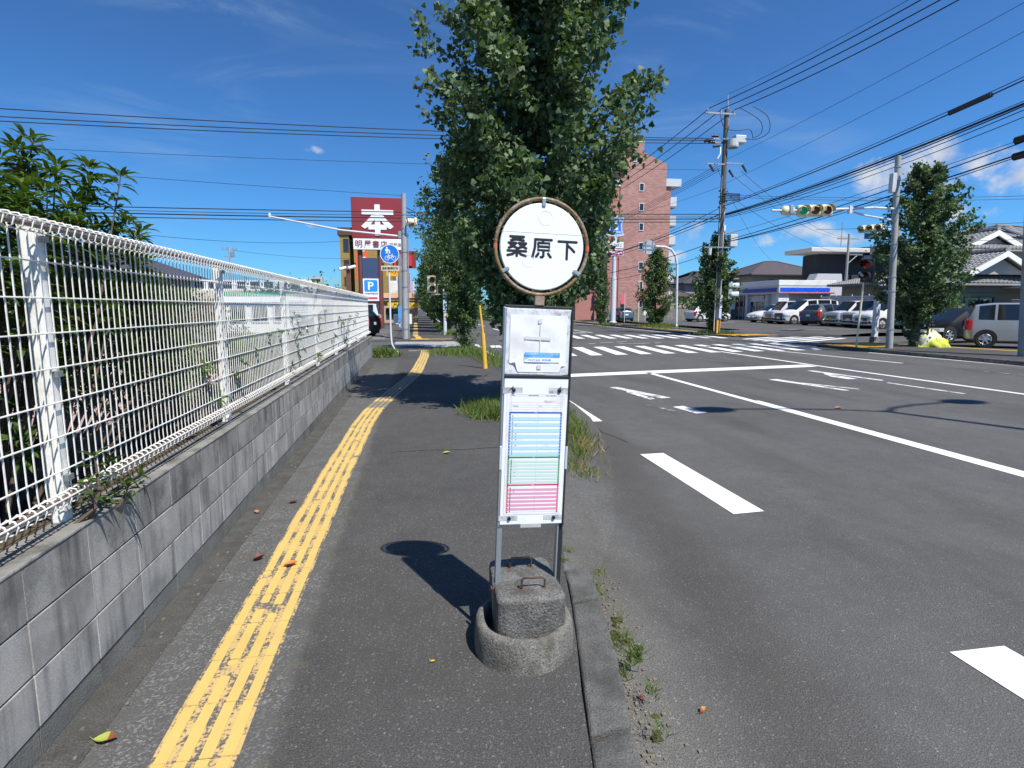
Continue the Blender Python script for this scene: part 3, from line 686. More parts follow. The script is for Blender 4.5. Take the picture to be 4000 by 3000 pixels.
# ------------------------------------------------------------------ bus stop
M_disc = mat('enamel_white', (0.80, 0.81, 0.84), .35, var=.03, vscale=6, spec=.5)
M_black = mat('lettering_black', (0.012, 0.012, 0.014), .5)
M_rust = mat('rusty_ring', (0.20, 0.125, 0.06), .65, .3, var=.35, vscale=14, bump=.5, bscale=90, dirt=(0.42, 0.38, 0.33), dirt_amt=.65, dirt_scale=9)
M_rustd = mat('rusty_neck', (0.30, 0.22, 0.17), .7, .2, var=.3, vscale=18, dirt=(0.22, 0.06, 0.02), dirt_amt=.95, dirt_scale=14, bump=.3)
M_alu = mat('aluminium', (0.48, 0.52, 0.56), .38, .75, var=.08, vscale=8)
M_dark = mat('dark_frame_and_shade', (0.03, 0.032, 0.035), .5, .3)
M_board = mat('white_board', (0.78, 0.80, 0.83), .4, var=.04, vscale=5, dirt=(0.42, 0.42, 0.42), dirt_amt=.30, dirt_scale=6)
M_boardd = mat('grimy_board', (0.66, 0.67, 0.68), .5, var=.08, vscale=14, dirt=(0.22, 0.22, 0.22), dirt_amt=.85, dirt_scale=18)
M_paper = mat('notice_paper', (0.76, 0.77, 0.78), .6, var=.04, vscale=9, dirt=(0.56, 0.54, 0.48), dirt_amt=.55, dirt_scale=6)
M_tape = mat('grey_tape', (0.60, 0.60, 0.59), .4, var=.15, vscale=40)
M_stain = mat('rust_stain', (0.70, 0.68, 0.56), .6, var=.15, vscale=20)
M_base = mat('rough_concrete', (0.150, 0.147, 0.136), .95, var=.35, vscale=9, grain=.55, gscale=120, bump=.9, bscale=90, dirt=(0.045, 0.042, 0.034), dirt_amt=.75, dirt_scale=7)
M_ringc = mat('mossy_concrete', (0.19, 0.182, 0.160), .95, var=.3, vscale=8, grain=.5, gscale=110, bump=.8, bscale=100, dirt=(0.06, 0.055, 0.035), dirt_amt=.85, dirt_scale=5)
def flat(n, c, r=.55): return mat(n, c, r)
bs = thing('bus_stop', 'round white bus stop sign over a tall timetable board on a concrete foot', 'bus stop', (0.49, 2.55, 0))
LEAN = Matrix.Rotation(math.radians(2.1), 4, 'Y')     # the whole frame leans to the right
def bb(b, name, m, par=bs, **k):
    o = b.build(name, m, None, **k); o.data.transform(LEAN); o.parent = par; return o
def bt(s, m, x, z, w=None, h=None, off=0., y=-.02, par=bs, roll=0.0):
    o = text(s, m, None, (x, y, z), w, h, off); o.data.transform(LEAN); o.parent = par; return o
CZ = 1.862
disc = bb(MB().lathe([(0.0, -.020), (.186, -.020), (.1895, -.016), (.1895, -.010), (.186, -.008), (0.0, -.008)], (0, 0, CZ), 64, axis='y'), 'sign_disc', M_disc, smooth=True, sharp=.5, merge=True)
bb(MB().lathe([(.2085 + .0085 * math.cos(t), -.012 + .0085 * math.sin(t)) for t in [i * PI / 5 for i in range(11)]], (0, 0, CZ), 72, axis='y'), 'ring', M_rust, smooth=True, sharp=2, merge=True)
for a, nm in ((90, 'clip'), (213, 'clip'), (-33, 'clip')):
    t = math.radians(a); Mx = Matrix.Translation((.193 * math.cos(t), -.014, CZ + .193 * math.sin(t))) @ Matrix.Rotation(-t, 4, 'Y')
    bb(MB().box(-.018, .018, -.012, .004, -.008, .008, 0, Mx), nm, M_steel, bevel=.002)
bb(MB().disc((0, -.0215, CZ + .180 - .002), .0045, 10), 'bolt_hole', M_black)
for t0, x in (('l', -.2085), ('r', .2085)):
    bb(MB().lathe([(.2088 + .0092 * math.cos(t), -.012 + .0092 * math.sin(t)) for t in [i * PI / 4 for i in range(9)]], (0, 0, CZ), 3, axis='y', a0=(PI if x < 0 else 0) - .03, a1=(PI if x < 0 else 0) + .07), 'red_band', mat('faded_red', (0.55, 0.12, 0.06), .6), smooth=True)
# faint embossed seam and crests left from an older plate
b = MB(); b.box(-.185, .178, -.0212, -.0202, CZ + .060, CZ + .0605)
for c in ((.01, .125, .03), (-.06, -.065, .026)):
    b.lathe([(c[2], -.0208), (c[2] + .0006, -.0212), (c[2] + .0012, -.0208)], (c[0], 0, CZ + c[1]), 30, axis='y')
bb(b, 'embossed_crest', mat('enamel_shadow_line', (0.72, 0.73, 0.76), .4))
k_ = .1895 / 378.0
STROKES = [
    [[(268, 415), (388, 415)], [(382, 417), (345, 434), (276, 448)], [(292, 428), (336, 440), (388, 446)], [(256, 470), (322, 470)], [(318, 472), (300, 496), (258, 513)], [(272, 482), (300, 500), (326, 510)],
     [(344, 470), (410, 470)], [(406, 472), (385, 498), (342, 513)], [(356, 482), (386, 500), (412, 512)], [(248, 537), (412, 537)], [(330, 515), (330, 581)], [(324, 542), (292, 566), (248, 577)], [(336, 542), (368, 566), (410, 578)]],
    [[(490, 429), (640, 429)], [(493, 430), (490, 500), (472, 580)], [(568, 432), (556, 456)], [(520, 458), (620, 458), (620, 520), (520, 520), (520, 458)], [(522, 489), (618, 489)], [(569, 522), (569, 570), (562, 580), (546, 580)], [(524, 548), (514, 566), (504, 578)], [(612, 548), (626, 566), (636, 578)]],
    [[(702, 436), (868, 436)], [(783, 437), (783, 588)], [(790, 470), (822, 494), (850, 521)]]]
for s_ in STROKES:
    b = MB()
    for st in s_:
        pts = [((px - 556) * k_, -.0205, CZ + (493 - py) * k_) for px, py in st]
        r0 = 12.0 * k_; d0 = (Vector(pts[0]) - Vector(pts[1])).normalized(); d1 = (Vector(pts[-1]) - Vector(pts[-2])).normalized()
        pp = [Vector(pts[0]) + d0 * r0 * .75] + [Vector(p) for p in pts] + [Vector(pts[-1]) + d1 * r0 * .75]
        # round pen
        rs = [r0 * .45] + [r0] * len(pts) + [r0 * .45]
        b.tube(pp, rs, 10, sq=(1, .10, 1))
        for p in pts: b.lathe([(r0, -.0009), (r0 * .9, -.00095)], (p[0], p[1], p[2]), 10, axis='y')
    bb(b, 'character', M_black, fix=True)
# neck and the two uprights
bb(MB().box(-.022, .022, -.018, .016, 1.605, 1.652), 'neck', M_rustd, bevel=.003)
b = MB(); b.box(-.158, -.134, -.012, -.008, .245, 1.595); b.box(-.158, -.154, -.008, .022, .245, 1.595)
bb(b, 'upright', M_alu, bevel=.0012)
b = MB(); b.box(.132, .140, -.012, -.008, .21, 1.595); b.box(.132, .136, -.008, .026, .21, 1.595); b.box(.136, .160, .022, .026, .21, 1.595); b.box(.140, .160, -.012, -.0085, .21, 1.595, 1)  # last box: dark strip painted in for the shade inside the channel
bb(b, 'upright', [M_alu, M_dark], bevel=.0012)
bb(MB().box(-.156, .158, -.013, .020, 1.592, 1.604), 'frame_top', M_dark, bevel=.002)
bb(MB().box(.150, .158, -.030, .020, .575, 1.592), 'frame_side', M_dark, bevel=.001)
bb(MB().box(-.158, -.150, -.022, .020, .575, 1.592), 'frame_side', M_alu, bevel=.001)
# upper board with a peeling notice
ub = bb(MB().box(-.149, .149, -.020, -.004, 1.292, 1.590), 'upper_board', M_boardd, bevel=.002)
bb(MB().box(-.149, .149, -.030, -.012, 1.278, 1.2905), 'board_edge', M_dark, bevel=.002)
gp = MB(); nx, nz = 24, 24
def paper_pt(i, j):
    u, v = i / nx, j / nz; x = -.131 + .262 * u; z = 1.304 + .258 * v
    cl_ = max(0, .15 - math.hypot(u * 1.0, v * 1.0)); cr = max(0, .11 - math.hypot((1 - u), v))
    y = -.0225 - .055 * cl_ - .045 * cr - .0012 * math.sin(9 * u + 5 * v) * math.sin(7 * v)
    return (x + .5 * cl_ * .35 - .5 * cr * .35, y, z + .3 * cl_ + .3 * cr)
for i in range(nx):
    for j in range(nz):
        gp.face([paper_pt(i, j), paper_pt(i + 1, j), paper_pt(i + 1, j + 1), paper_pt(i, j + 1)])
bb(gp, 'notice', M_paper, ub, smooth=True, merge=True, sharp=1.5)
def patch(name, x0, x1, z0, z1, y, m, par, sl=0.0, sh=0.0):
    b = MB(); b.face([(x0, y, z0), (x1, y, z0 + sl * (x1 - x0)), (x1 + sh, y, z1 + sl * (x1 - x0)), (x0 + sh, y, z1)]); return bb(b, name, m, par)
patch('tape', -.066, .056, 1.452, 1.466, -.0262, M_tape, ub, -.02)
patch('tape', -.004, .014, 1.525, 1.545, -.0262, M_tape, ub); patch('tape', -.002, .017, 1.318, 1.338, -.0262, M_tape, ub)
patch('stain', .006, .011, 1.35, 1.522, -.0258, M_stain, ub); patch('stain', .0, .03, 1.294, 1.309, -.0206, M_stain, ub)
M_sky = flat('sticker_blue', (0.05, 0.36, 0.80)); M_wht = flat('print_white', (0.78, 0.80, 0.82)); M_navy = flat('print_navy', (0.05, 0.16, 0.45)); M_ink = flat('print_ink', (0.06, 0.06, 0.07))
stk = patch('sticker', -.062, .102, 1.350, 1.394, -.0266, M_wht, ub)
patch('band', -.062, .102, 1.371, 1.394, -.0269, M_sky, stk)
bt('バスの接近情報をリアルタイムでお届けします', M_wht, .020, 1.3876, .152, .0075, .012, -.0272, stk)
bt('Real-time bus information', M_wht, .022, 1.3790, .10, .0030, 0, -.0272, stk); bt('Please check bus arrivals here', M_wht, .022, 1.3746, .09, .0028, 0, -.0272, stk)
bt('バスどこ大分', M_navy, -.018, 1.3592, .058, .0098, .03, -.0272, stk)
b = MB(); b.prism([(.020, 1.357), (.054, 1.357), (.054, 1.354), (.063, 1.3605), (.054, 1.367), (.054, 1.364), (.020, 1.364)], -.0269, -.0266, 'y'); bb(b, 'arrow', M_sky, stk)
bt('ここから検索', M_wht, .036, 1.3605, .028, .0045, .02, -.0272, stk)
b = MB(); b.lathe([(.0052, -.0274), (.0068, -.0274)], (-.050, 0, 1.3735), 20, axis='y'); b.tube([(-.054, -.0274, 1.368), (-.0585, -.0274, 1.3625)], .0012, 5); bb(b, 'magnifier', M_navy, stk)
# lower board with the timetable sheet
lb = bb(MB().box(-.149, .149, -.026, -.006, .585, 1.276), 'lower_board', M_board, bevel=.002)
for x in (-.105, .108):
    for z in (1.222, .616):
        bb(MB().lathe([(0, -.038), (.007, -.036), (.0088, -.030), (.0088, -.0262)], (x, 0, z), 16, axis='y'), 'bolt', M_black, lb, smooth=True, sharp=.7)
        b = MB(); b.box(x - .05, x + .04, -.02675, -.0264, z - .018 if z > 1 else z - .012, z + .012); bb(b, 'grime', mat('smudge', (0.50, 0.51, 0.52), .5, var=.25, vscale=25, dirt=(0.16, 0.16, 0.15), dirt_amt=.8, dirt_scale=26), lb)
for x in (-.110, .112): bb(MB().tube([(x - .012, -.03, 1.226), (x + .004, -.031, 1.240)], .0016, 6), 'hook', M_dark, lb)
for x in (-.1545, .1555): bb(MB().box(x - .006, x + .005, -.031, -.004, .85, .96), 'clip', mat('clear_clip', (0.45, 0.52, 0.60), .25), lb, bevel=.002)
bb(MB().box(-.050, .048, -.030, -.026, .570, .584), 'lip', mat('lip_grey', (0.42, 0.42, 0.40), .6, var=.2, vscale=30), lb)
sh = bb(MB().box(-.134, .137, -.0275, -.0268, .634, 1.207), 'timetable_sheet', M_paper, lb)
Q = .0003
def q(b, x0, x1, z0, z1, y): b.box(x0, x1, y, y + .00015, z0, z1)
SX0, SX1 = -.122, .125
b = MB()
for z in (1.2015, 1.194, 1.164, 1.153, 1.143, 1.131, 1.121): q(b, SX0, SX1, z, z + .0006, -.0278)
for x in (SX0, SX0 + .008, SX1 - .008, SX1 - .0006): q(b, x, x + .0006, 1.121, 1.2015, -.02785)
q(b, .012, .0126, .642, 1.16, -.02795)
bb(b, 'table_rules', mat('rule_grey', (0.22, 0.23, 0.26), .6), sh)
for s_, x, z, w in (('通過予定時刻表', -.012, 1.1975, .048), ('桑原下', -.107, 1.1975, .018), ('大分駅方面', -.095, 1.148, .026), ('経由', .022, 1.148, .008), ('2022年10月1日改正', .070, 1.1972, .05)): bt(s_, M_ink, x, z, w, .0042, .02, -.0281, sh)
bt('時刻表は変更となる場合があります', flat('print_red', (0.55, 0.04, 0.06)), .065, 1.172, .056, .004, .02, -.0281, sh); bt('ご注意ください', flat('print_red', (0.55, 0.04, 0.06)), .058, 1.166, .04, .0035, .02, -.0281, sh)
def block(name, z0, z1, dark, pale, n, head):
    fb = MB(); q(fb, SX0, SX1, z1 - .0065, z1, -.0282); q(fb, SX0, SX0 + .0068, z0, z1 - .0065, -.0282); q(fb, SX1 - .0068, SX1, z0, z1 - .0065, -.0282)
    f_ = bb(fb, name, dark, sh); pb = MB(); tb = MB(); rb = MB(); h = (z1 - .0065 - z0 - .010) / n
    for i in range(n):
        z = z1 - .0125 - i * h
        if i % 2 == 1: q(pb, SX0 + .0069, SX1 - .0069, z - h, z, -.0280)
        q(rb, SX0 + .0069, SX1 - .0069, z - h, z - h + .0004, -.0283)
        for k in range(1, 4):
            if k < 3 or R.random() < .5: q(tb, SX0 + .0150, SX0 + .0190, z - h * k / 3.4 - .001, z - h * k / 3.4 + .001, -.0284)
        if R.random() < .25: q(tb, SX0 + .030, SX0 + .036, z - h * .6, z - h * .4, -.0284)
        q(tb, SX0 + .002, SX0 + .0045, z - h * .65, z - h * .35, -.02835) if False else None
        wb = MB(); q(wb, SX0 + .0022, SX0 + .0046, z - h * .68, z - h * .30, -.0285); q(wb, SX1 - .0046, SX1 - .0022, z - h * .68, z - h * .30, -.0285); bb(wb, 'hour_number', M_wht, f_)
    bb(pb, 'shaded_rows', pale, sh); bb(rb, 'row_rules', mat('rule_grey', (0.22, 0.23, 0.26), .6), sh); bb(tb, 'times', M_ink, sh)
    bt(head, M_wht, 0, z1 - .0032, .012, .0045, .03, -.0286, f_)
block('weekday_table', .912, 1.121, flat('print_blue', (0.012, 0.10, 0.42)), flat('pale_blue', (0.40, 0.66, 0.88)), 14, '平日')
block('saturday_table', .780, .9115, flat('print_green', (0.01, 0.17, 0.07)), flat('pale_green', (0.52, 0.72, 0.60)), 14, '土曜')
block('holiday_table', .642, .7795, flat('print_crimson', (0.55, 0.012, 0.07)), flat('pale_pink', (0.78, 0.28, 0.42)), 13, '日祝')
bb(MB().box(SX0 + .07, SX1 - .03, -.0289, -.0287, .642, .69), 'water_stain', None, sh) if False else None
# concrete foot: cast block with two lifting staples standing in a round collar
cb = MB(); nb = 9; pr = [(-.162, -.17), (-.13, -.195), (.12, -.20), (.158, -.17), (.155, .20), (.13, .24), (-.13, .24), (-.150, .21)]
cb.prism([(x, y) for x, y in pr], .05, .302, 'z'); cb.build('foot_block', M_base, bs, bevel=.022, seg=3)
cob = MB(); prof = [(.180, .0), (.184, .128), (.192, .146), (.207, .154), (.223, .148), (.233, .128), (.238, .07), (.240, 0.0)]
cob.lathe(prof, (-.018, -.055, 0), 56); cob.disc((-.018, -.055, .05), .175, 40, 'z')
co = cob.build('foot_collar', M_ringc, bs, smooth=True, sharp=.9)
for v in co.data.vertices:      # cast by hand, so slightly out of round
    n_ = 1 + .018 * math.sin(3 * math.atan2(v.co.y, v.co.x) + 1) + .010 * math.sin(7 * math.atan2(v.co.y, v.co.x)); v.co.x *= n_; v.co.y *= n_
for y in (-.10, .12):
    x0 = -.035 if y < 0 else -.055
    MB().tube([(x0, y, .29), (x0, y, .346), (x0 + .008, y, .355), (x0 + .100, y, .352), (x0 + .108, y - .006, .343), (x0 + .106, y, .29)], .0048, 7).build('staple', mat('rusty_rebar', (0.075, 0.05, 0.04), .6, .4, var=.4, vscale=30), bs, smooth=True, sharp=1)
    for x in (x0, x0 + .106): MB().disc((x, y, .3032), .014, 10, 'z').build('rust_mark', mat('rust_bloom', (0.17, 0.065, 0.035), .9, var=.4, vscale=50), bs)
MB().lathe([(0, -.172), (.012, -.170), (.014, -.160)], (0, -.02, .28), 10, axis='x').build('bolt', mat('rusty_bolt', (0.18, 0.05, 0.03), .7), bs)
MB().box(-.162, -.158, -.035, -.01, .02, .34).build('strap', M_steel, bs)

# ------------------------------------------------------------------ shrubs behind the fence
M_sleaf = leaf_mat('shrub_leaf', (0.040, 0.085, 0.018), (0.125, 0.175, 0.036), .25, .30)
M_sleafd = leaf_mat('hedge_leaf', (0.034, 0.075, 0.016), (0.105, 0.16, 0.035), .22, .34)
M_bark = mat('shrub_bark', (0.10, 0.07, 0.05), .9, var=.3, vscale=15, bump=.5)
def shrub(name, label, cat, loc, tips, per, size, stems, m=None, single=0, rosette=True, group=None):
    """tips: leafy shoot ends (x, y, z in world); stems run from the foot to each tip"""
    t = thing(name, label, cat, loc, 0, group); L = Vector(loc); sb = MB(); P, A, N, Z = [], [], [], []
    for k, tp in enumerate(tips):
        e = Vector(tp) - L; foot = Vector((e.x * .25 + R.gauss(0, .04), e.y * .45 + R.gauss(0, .04), -.02)); mid = foot.lerp(e, .55) + Vector((R.gauss(0, .05), R.gauss(0, .05), -.02))
        if k % stems == 0: sb.tube([foot, foot.lerp(mid, .5), mid, mid.lerp(e, .6), e], [.014, .011, .008, .005, .003], 5, cap=False)
        d = np.array((e - mid).normalized())
        for w in range(3 if rosette else 2):
            o = np.array(e) - d * (.055 * w + .02 * R.random()) * size / .1 * (1.0 if rosette else 2)
            n = max(3, int(per * (1 - .2 * w))); a = NR.rand() * 6 + np.arange(n) * 2.399
            up = np.array([0, 0, 1.0]); s1 = np.cross(d, up + .01); s1 /= np.linalg.norm(s1); s2 = np.cross(s1, d)
            rad = s1[None] * np.cos(a)[:, None] + s2[None] * np.sin(a)[:, None]
            ax = rad * (.85 + .3 * w) + d[None] * (.75 - .35 * w) + NR.normal(size=(n, 3)) * .16 + np.array([0, 0, -.12])
            nn = d[None] * 1.0 - rad * .35 + np.array([0, 0, .5]) + NR.normal(size=(n, 3)) * .15
            P.append(np.tile(o, (n, 1)) + rad * .006 + NR.normal(size=(n, 3)) * .004); A.append(ax); N.append(nn); Z.append(size * (.65 + .5 * NR.rand(n)))
    sb.build('stems', M_bark, t)
    foliage(t, np.concatenate(P), np.concatenate(A), np.concatenate(N), np.concatenate(Z), OVAL, m or M_sleaf, single)
    return t
rr = np.random.RandomState(3)
def top_z(y): return float(np.interp(y, [1.0, 2.0, 2.5, 2.9, 3.3, 3.8, 4.3, 5.2, 6.5], [2.1, 2.2, 2.28, 2.30, 2.30, 2.20, 2.02, 1.70, 1.45]))
tips = []
for _ in range(640):
    y = 1.4 + 3.0 * rr.rand(); x = -1.62 - 1.0 * rr.rand() ** 1.3; zt = top_z(y) - .35 * abs(x + 2.0) - .1 * rr.rand(); z = 1.0 + (zt - 1.0) * rr.rand() ** .55
    tips.append((x, y, z))
# the sprays that stand up against the sky
for x, z in ((-1.98, 2.49), (-1.91, 2.47), (-2.03, 2.44), (-2.08, 2.38), (-1.94, 2.40), (-1.88, 2.36), (-1.84, 2.27), (-1.78, 2.24), (-1.66, 2.36), (-1.62, 2.34), (-1.58, 2.30), (-1.68, 2.28), (-1.73, 2.25), (-1.66, 2.20), (-1.73, 2.14), (-1.69, 2.14), (-1.59, 2.07), (-1.54, 2.04), (-1.51, 2.01), (-1.63, 2.07), (-1.98, 2.33), (-1.92, 2.28), (-2.05, 2.31), (-2.1, 2.25), (-1.98, 2.22), (-1.88, 2.19)):
    for _ in range(1): tips.append((x + rr.normal() * .015, 3.5 + rr.normal() * .10, z - .02 * _ + rr.normal() * .02))
shrub('evergreen_shrub', 'tall glossy evergreen shrub rising over the near end of the white fence', 'shrub', (-2.0, 2.7, .6), tips, 9, .098, 5, single=300)
def hedge(label, y0, y1, zlo, zhi, n, size, x0=-1.62, dx=.95, poke=6):
    tp = []
    for _ in range(n):
        y = y0 + (y1 - y0) * rr.rand(); x = x0 - dx * rr.rand() ** 1.2; z = .82 + (zlo + (zhi - zlo) * (.5 + .5 * math.sin(y * 2.3)) - .82) * rr.rand() ** .6
        tp.append((x, y, z))
    for _ in range(poke): tp.append((-1.34 - .10 * rr.rand(), y0 + (y1 - y0) * rr.rand(), .82 + .7 * rr.rand()))
    return shrub('hedge_shrub', label, 'shrub', (x0 - dx / 2, (y0 + y1) / 2, .6), tp, 8, size, 6, M_sleafd, 0, False, 'hedge shrubs behind the fence')
hedge('dark hedge shrub behind the fence, next after the tall evergreen shrub', 3.9, 6.0, 1.3, 1.62, 330, .07, poke=5)
hedge('lower hedge shrub behind the third fence panel with shoots through the mesh', 5.9, 8.4, 1.05, 1.36, 270, .065, poke=8)
hedge('low hedge shrub behind the middle of the fence before the white kiosk', 8.3, 11.2, .95, 1.28, 240, .065, poke=8)
hedge('sparse low shrub behind the far part of the fence', 11.2, 14.6, .9, 1.2, 180, .065, dx=.4, poke=9)
shrub('creeper', 'small green creeper growing through the mesh near the first fence post', 'plant', (-1.40, 2.6, .7), [(-1.36, 2.62, .98), (-1.34, 2.7, .92), (-1.37, 2.55, .88), (-1.33, 2.78, .80), (-1.35, 2.85, .76), (-1.38, 2.66, .84), (-1.36, 3.0, .78)], 6, .075, 2)
# ------------------------------------------------------------------ ginkgo street trees
M_gk = leaf_mat('ginkgo_leaf', (0.042, 0.082, 0.036), (0.165, 0.225, 0.110), .25, .34)
M_gk2 = leaf_mat('ginkgo_leaf_far', (0.038, 0.078, 0.026), (0.15, 0.215, 0.08), .25, .38)
M_trunk = mat('ginkgo_bark', (0.085, 0.072, 0.058), .95, var=.4, vscale=12, bump=1.0, bscale=35, rnd=.1)
def ginkgo(label, loc, h, prof, n_limb, twigs, per, ls, tr, seed, m, single=0, shape=FAN, low=0., shoots=0, group='ginkgo trees along the street', rot=0.0):
    t = thing('ginkgo_tree', label, 'tree', loc, rot, group)
    tb, P, A, N, Z = tree_data(h, prof, n_limb, twigs, per, ls, tr, seed, low, shoots)
    tb.build('trunk', M_trunk, t, smooth=True, sharp=1.2)
    foliage(t, P, A, N, Z, shape, m, single, 'crown')
    return t
PROF_BIG = [(1.35, .3), (1.75, .6), (2.3, 1.1), (3.0, 1.38), (3.6, 1.55), (4.3, 1.62), (4.9, 1.66), (5.4, 1.55), (6.0, 1.25), (6.9, .85), (7.6, .3)]
ginkgo('large ginkgo tree right behind the bus stop sign', (1.78, 8.8, 0), 7.7, PROF_BIG, 120, 18, 26, .085, .13, 4, M_gk, 300)
PROF_MID = [(1.0, .75), (1.7, 1.2), (2.6, 1.75), (3.6, 2.0), (4.8, 1.9), (5.6, 1.5), (6.6, 1.0), (7.4, .3)]
PROF_T2 = [(1.0, .5), (1.7, .72), (2.4, .85), (3.0, 1.45), (3.8, 1.9), (4.8, 1.85), (5.6, 1.5), (6.6, 1.0), (7.4, .3)]
t2 = ginkgo('leafy ginkgo at the street corner with shoots down its trunk, left of the bus stop', (1.75, 21.6, 0), 7.4, PROF_T2, 84, 14, 20, .105, .13, 8, M_gk2, 0, DIAM, 1.9, 46)
r1 = ginkgo('ginkgo behind the pedestrian signal on the far corner', (1.98, 36.6, 0), 7.2, PROF_MID, 76, 13, 18, .14, .13, 21, M_gk2, 0, DIAM, 1.5, 30)
for i, (lb, y) in enumerate((('third ginkgo of the left row beyond the crossing', 43), ('fourth ginkgo of the left row beyond the crossing', 50), ('fifth ginkgo of the left row beyond the crossing', 58), ('sixth ginkgo of the left row, small with distance', 68), ('seventh ginkgo of the left row, near the vanishing point', 80), ('farthest ginkgo of the left row, near the vanishing point', 95))):
    clone(r1, (1.95 + .15 * math.sin(i * 2), y, 0), i * 1.3, lb, scale=.92 + .1 * math.sin(i * 3))
PROF_R = [(1.2, .7), (1.8, 1.3), (2.8, 1.6), (3.8, 1.75), (4.6, 1.75), (5.2, 1.5), (5.9, 1.3), (6.5, .85), (7.2, .3)]
ginkgo('bushy ginkgo on the right kerb beside the yellow rubbish net', (20.05, 20.4, 0), 7.1, PROF_R, 96, 15, 20, .105, .17, 14, M_gk, 0, FAN, 1.8, 14)
PROF_U = [(1.5, .8), (2.2, 1.15), (3.0, 1.35), (3.8, 1.25), (4.6, .95), (5.3, .6), (5.8, .15)]
ginkgo('narrow ginkgo growing behind the tall utility pole', (17.6, 32.0, 0), 5.7, PROF_U, 66, 12, 20, .12, .10, 31, M_gk2, 0, FAN, 1.7, 50)
PROF_C = [(.5, .6), (1.2, 1.15), (2.2, 1.55), (3.2, 1.6), (4.4, 1.3), (5.4, .8), (6.3, .2)]
c1 = ginkgo('rounded ginkgo beside the grey arched pole across the road', (19.55, 45, 0), 6.3, PROF_C, 72, 12, 18, .15, .10, 41, M_gk2, 0, DIAM, 1.2, 30)
clone(c1, (16.35, 49.3, 0), 2.0, 'slim young ginkgo left of the convenience shop sign pole', scale=.72).scale = (.5, .5, .82)
clone(c1, (17.2, 66, 0), 3.0, 'distant ginkgo on the right side seen below the round sign', scale=1.0)

# ------------------------------------------------------------------ grass and litter
M_grass = leaf_mat('grass_blade', (0.075, 0.135, 0.028), (0.20, 0.24, 0.075), .3, .55)
M_dry = leaf_mat('dry_grass', (0.20, 0.15, 0.06), (0.33, 0.26, 0.12), .2, .7)
BL = (np.array([(0, .035, 0), (0, -.035, 0), (.5, .03, .10), (.5, -.03, .10), (1, 0, -.05)], float), np.array([(0, 1, 3), (0, 3, 2), (2, 3, 4)]))
def grass(label, spots, m=M_grass, z=0.0, name='grass'):
    """spots: (x, y, rx, ry, blades, height)"""
    P, A, N, Z = [], [], [], []
    for x, y, rx, ry, n, h in spots:
        q = NR.normal(size=(n, 2)) * .5; p = np.stack([x + q[:, 0] * rx, y + q[:, 1] * ry, np.full(n, z - .01)], -1)
        P.append(p); a = NR.normal(size=(n, 3)) * .5; a[:, 2] = .55 + .5 * NR.rand(n); A.append(a); N.append(NR.normal(size=(n, 3))); Z.append(h * (.45 + .8 * NR.rand(n)))
    o = link(name, foliage_mesh(name, np.concatenate(P), np.concatenate(A), np.concatenate(N), np.concatenate(Z), BL, m))
    return tag(o, label, 'grass', None, 'stuff')
grass('green grass tufts round the ginkgo foot left of the bus stop board', [(.98, 8.6, .28, .55, 900, .20), (1.2, 8.2, .35, .3, 700, .22), (1.5, 8.9, .6, .6, 900, .18), (1.1, 9.1, .3, .4, 350, .15)])
grass('strip of grass along the pavement edge right of the bus stop board', [(1.52, 5.55, .14, .3, 420, .08), (1.72, 6.2, .16, .5, 620, .11), (1.95, 6.9, .16, .5, 700, .13), (2.10, 7.8, .16, .6, 800, .13), (2.2, 8.7, .16, .7, 700, .13), (1.62, 5.3, .16, .2, 160, .06)], z=-.03)
grass('dry straw mixed in the grass strip at the pavement edge', [(1.6, 5.5, .2, .4, 220, .10), (1.9, 6.4, .2, .6, 260, .13), (2.1, 7.6, .16, .7, 200, .11), (1.15, 8.3, .3, .4, 160, .16)], M_dry, -.03, 'dry_grass')
grass('grass round the corner ginkgo and the yellow pole', [(1.6, 19.6, .9, 1.2, 1400, .24), (2.15, 17.6, .4, 1.6, 900, .22), (2.2, 15.6, .25, 1.2, 420, .18), (.9, 20.4, .6, .8, 420, .2), (1.8, 21.4, .8, .6, 500, .25)])
grass('big grass clump beside the far end of the block wall', [(-1.05, 18.9, .35, .4, 700, .36), (-1.5, 19.4, .6, .5, 420, .3), (-.75, 19.6, .25, .3, 160, .2)])
grass('small weeds in the cracks along the tactile paving and kerb', [(-.60, 2.9, .02, .25, 60, .035), (-.57, 3.6, .02, .3, 70, .04), (-.58, 4.5, .03, .25, 80, .04), (-.55, 5.0, .03, .3, 90, .04), (-.62, 2.35, .03, .1, 40, .03), (.26, 6.3, .2, .06, 90, .04), (.62, 6.3, .12, .04, 50, .035), (-.3, 13.8, .08, .3, 120, .08),
      (.90, 2.42, .03, .06, 60, .055), (.93, 2.30, .02, .05, 50, .06), (.88, 3.35, .05, .05, 90, .055), (.95, 3.5, .05, .04, 60, .05), (.87, 2.2, .02, .03, 40, .06), (1.0, 2.95, .03, .1, 60, .05), (1.02, 2.7, .05, .1, 60, .035), (.95, 2.1, .03, .06, 60, .05), (.99, 2.5, .04, .08, 70, .045), (.9, 1.9, .03, .08, 60, .04), (1.06, 3.15, .05, .08, 70, .05), (.97, 2.33, .02, .04, 60, .09)], z=-.005)
grass('undergrowth at the foot of the utility pole ginkgo', [(17.6, 31.9, .9, .7, 1100, .32), (18.2, 31.4, .6, .4, 420, .25)], M_gk2, 0, 'undergrowth')
grass('grass at the foot of the trees across the road', [(19.4, 44.4, 1.6, 1.2, 1000, .4), (16.7, 48.8, 1.0, .8, 420, .35), (18.3, 40.5, .8, 2.5, 500, .25), (2.1, 33.6, .5, 1.2, 700, .35), (1.9, 38, .4, 3, 700, .3), (1.9, 47, .4, 5, 700, .35)])
M_moss = mat('moss', (0.055, 0.06, 0.012), .95, var=.4, vscale=30, bump=1.0, bscale=90)
